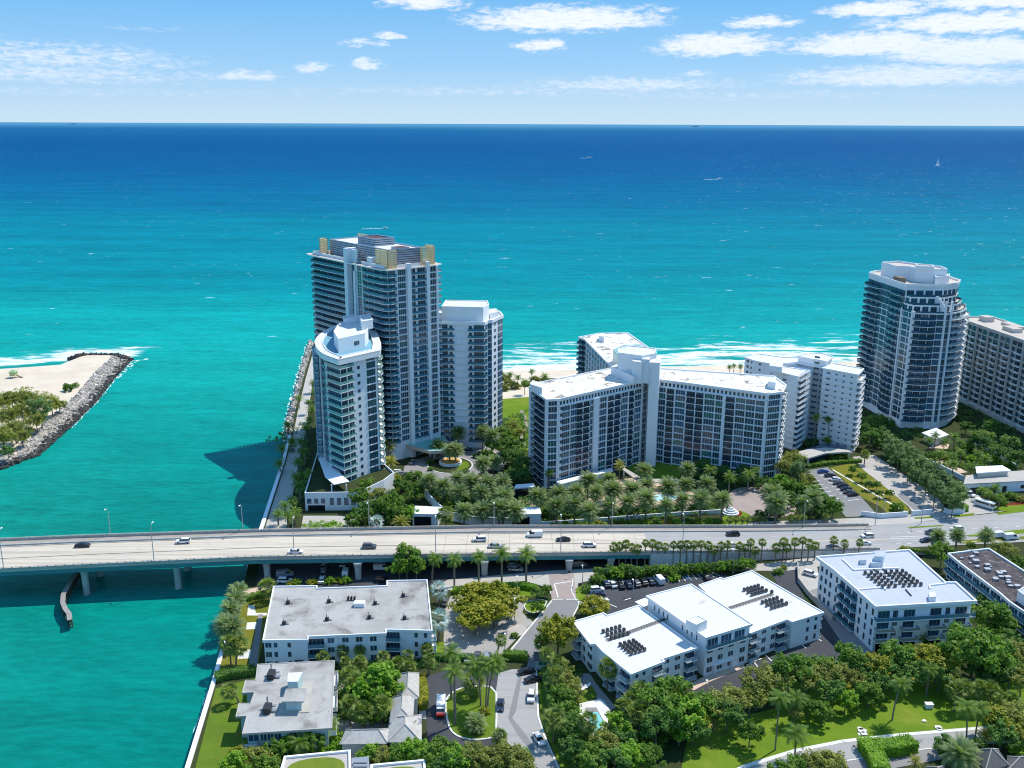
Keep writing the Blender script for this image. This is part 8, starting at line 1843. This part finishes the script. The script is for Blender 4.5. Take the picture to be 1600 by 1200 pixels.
for k in (-.9, 0, .9): b.cyl(k, 0, 0, 1.0, .35, 8); b.tube([(k, 0, 1.0), (k + .3, 0, 1.4)], .18, 6)
tag(b.build('roof_vent', DARKM, None, (p.x, p.y, ZA)), 'row of three dark vents behind the white roof hatch', 'roof vent')
# ================================================================== boats
def boat(px, py, L, label, sail=False, wake=0, ang=0.0, name='motor_boat', cat='boat'):
    p = P(px, py, 0); t = thing(name, label, cat, p, ang, None)
    b = MB(); hw = L * .16
    prof = [(-.5, 1), (.1, 1), (.35, .7), (.5, .02)]
    top = [(x * L, -w * hw) for x, w in prof] + [(x * L, w * hw) for x, w in prof[::-1]]
    bot = [(x * .9, y * .6) for x, y in top]; n = len(top)
    b.v += [(x, y, -.3) for x, y in bot] + [(x, y, L * .1) for x, y in top]
    for i in range(n): j = (i + 1) % n; b.f.append((i, j, n + j, n + i)); b.m.append(0)
    b.f.append(tuple(range(n, 2 * n))); b.m.append(0); b.build('hull', WHITE, t)
    if sail:
        b = MB(); b.tube([(0, 0, 0), (0, 0, L * 1.35)], .12, 6); b.build('mast', STEEL, t)
        b = MB(); b.poly([(-.05, .1, L * .15), (-L * .42, 1.2, L * .17), (-.05, .1, L * 1.3)]); b.poly([(.1, .1, L * 1.2), (.1, .2, L * .2), (L * .45, .6, L * .12)]); b.build('sail', WHITE, t)
    else:
        b = MB(); b.box(-L * .25, L * .12, -hw * .7, hw * .7, L * .1, L * .2); b.box(-L * .2, L * .03, -hw * .6, hw * .6, L * .2, L * .27); b.build('cabin', WHITE, t); b = MB(); b.box(-L * .24, L * .125, -hw * .72, hw * .72, L * .145, L * .18); b.build('window_strip', DARKM, t)
    if wake:
        r = random.Random(px); b = MB()
        for i in range(60):
            f = r.random(); x = -L * .3 - f * wake; y = r.uniform(-1, 1) * (hw + f * wake * .12); s = r.uniform(.5, 1.4) * L * .07; q = [(x + s * 2 * math.cos(k * 1.047), y + s * math.sin(k * 1.047), .06 + r.random() * .03) for k in range(6)]; b.poly(q)
        o = b.build('wake_foam', FOAM, None); o.location = (p.x, p.y, 0); o.rotation_euler = (0, 0, ang); o['kind'] = 'stuff'
boat(921, 247, 26, 'white motor yacht with a wake far out on the blue sea', False, 30, .1); boat(1125, 280, 16, 'small white speedboat trailing a wake on the sea', False, 45, .35)
boat(1465, 260, 26, 'white sailing boat with sails up on the open sea at the right', True, 0, .6, 'sailing_boat'); boat(603, 357, 9, 'tiny white boat with a wake behind the tallest tower', False, 30, .1)
def ship(px, L, label):
    p = P(px, 193.4 + (px - 800) * .00375 + 1.2, 0); p = p * (60000 / p.y); t = thing('cargo_ship', label, 'ship', (p.x, p.y, 0), .1)
    b = MB(); b.prism([(-L / 2, -16), (L * .42, -16), (L / 2, 0), (L * .42, 16), (-L / 2, 16)], 0, 26); b.build('hull', mat('ship_hull', (.22, .28, .34), .7, .2), t); b = MB(); b.box(-L * .4, -L * .25, -14, 14, 26, 62); b.build('superstructure', WHITE2, t); b = MB(); b.box(-L * .2, L * .35, -13, 13, 26, 42); b.build('containers', mat('ship_cargo', (.2, .2, .24), .7, .2), t)
ship(113, 420, 'faint cargo ship on the horizon at the left'); ship(1087, 440, 'faint cargo ship on the horizon, right of centre')
# ================================================================== small things
t = thing('lifeguard_hut', 'small yellow-green lifeguard hut on the sandy spit', 'lifeguard hut', P(22, 590, 2.2)); 
b = MB(); b.box(-1.6, 1.6, -1.6, 1.6, 1.4, 3.6); b.build('cabin', mat('hut_paint', (.45, .5, .22), .7, .2), t); b = MB(); b.hexa([(-2.2, -2.2, 3.6), (2.2, -2.2, 3.6), (2.2, 2.2, 3.6), (-2.2, 2.2, 3.6), (-.2, -.2, 4.8), (.2, -.2, 4.8), (.2, .2, 4.8), (-.2, .2, 4.8)]); b.build('roof', mat('hut_roof', (.28, .42, .22), .7, .2), t)
b = MB()
for sx in (-1.4, 1.4):
    for sy in (-1.4, 1.4): b.box(sx - .1, sx + .1, sy - .1, sy + .1, 0, 1.4)
b.hexa([(1.6, -.7, 1.3), (5, -.7, 0), (5, .7, 0), (1.6, .7, 1.3), (1.6, -.7, 1.4), (5, -.7, .1), (5, .7, .1), (1.6, .7, 1.4)]); b.build('ramp_and_stilts', WOOD, t)
for i, (x, y, a) in enumerate([(897, 1089, .9), (904, 1085, .9), (912, 1077, .9), (918, 1074, .9)]):
    t = thing('sun_lounger', 'white sun lounger on the lawn by the pool terrace, ' + nth(i, 4), 'sun lounger', P(x, y, GZ + .1), a, 'loungers by the pool terrace')
    b = MB(); b.box(-.9, .5, -.35, .35, .3, .4); b.build('seat', WHITE, t); b = MB(); b.hexa([(.5, -.35, .3), (1.1, -.35, .75), (1.1, .35, .75), (.5, .35, .3), (.5, -.35, .4), (1.1, -.35, .85), (1.1, .35, .85), (.5, .35, .4)]); b.build('backrest', WHITE, t)
    b = MB()
    for sx in (-.8, .4):
        for sy in (-.3, .3): b.box(sx - .03, sx + .03, sy - .03, sy + .03, 0, .3)
    b.build('leg', STEEL, t)
t = thing('closed_parasol', 'closed dark parasol on the pool terrace', 'parasol', P(903, 1104, GZ)); b = MB(); b.tube([(0, 0, 0), (0, 0, 2.6)], .04, 6); b.build('pole', STEEL, t); b = MB(); b.tube([(0, 0, 1.0), (0, 0, 2.0), (0, 0, 2.6)], [.22, .18, .03], 8); b.build('folded_canopy', REDR, t)
p = P(1451, 1106, GZ); b = MB(); b.box(-.9, .9, -.6, .6, 0, 1.2); b.box(-1.0, 1.0, -.7, .7, 1.2, 1.3); tag(b.build('utility_box', WHITE2, None, p), 'pale utility box on the park lawn', 'utility box')
for i, (x, y, s) in enumerate([(1347, 1142, 1.2), (1350, 1147, 1.0), (1344, 1139, .8), (1466, 1137, 1.1), (1468, 1140, .8), (1444, 1127, .6)]):
    p = P(x, y, GZ + .08); b = MB(); r = random.Random(i); pts = [(math.cos(k * .785) * s * r.uniform(.7, 1.1), math.sin(k * .785) * s * r.uniform(.6, 1)) for k in range(8)]; b.prism(pts, 0, .22)
    tag(b.build('flat_stone', WALK, None, p), 'flat pale stone in the park grass, ' + nth([5, 2, 4, 0, 1, 3].index(i) if False else i, 6), 'stone', 'flat stones on the park lawn')
for i, (x, y) in enumerate([(1463, 862), (1416, 869), (906, 924), (889, 904)]):
    t = thing('road_sign', 'small dark road sign on a post ' + ['beside the street tree', 'at the corner of the grey topped block', 'on the kerb of the grass island', 'at the brick crossing'][i], 'road sign', P(x, y, GZ)); b = MB(); b.tube([(0, 0, 0), (0, 0, 2.8)], .05, 6); b.build('post', STEEL, t); b = MB(); b.box(-.4, .4, -.06, -.05, 2.0, 2.8); b.build('sign_plate', DARKM, t)
p = XY(848, 1040); t = Bld('gate_house', 'small blue-grey gate house in shade at the top of the lower street', 'gate house', p)
q = [(p[0] - 2, p[1] - 1.6), (p[0] + 2, p[1] - 1.6), (p[0] + 2, p[1] + 1.6), (p[0] - 2, p[1] + 1.6)]; t.wall.prism(q, GZ, 5.2); t.window(FC(q[0], q[1]), .8, 3.2, 3.6, 4.7, 1)
b = MB(); b.prism(offset(q, -.5), 5.2, 5.5); t.part('roof', b, SLATE); t.finish(MINT)
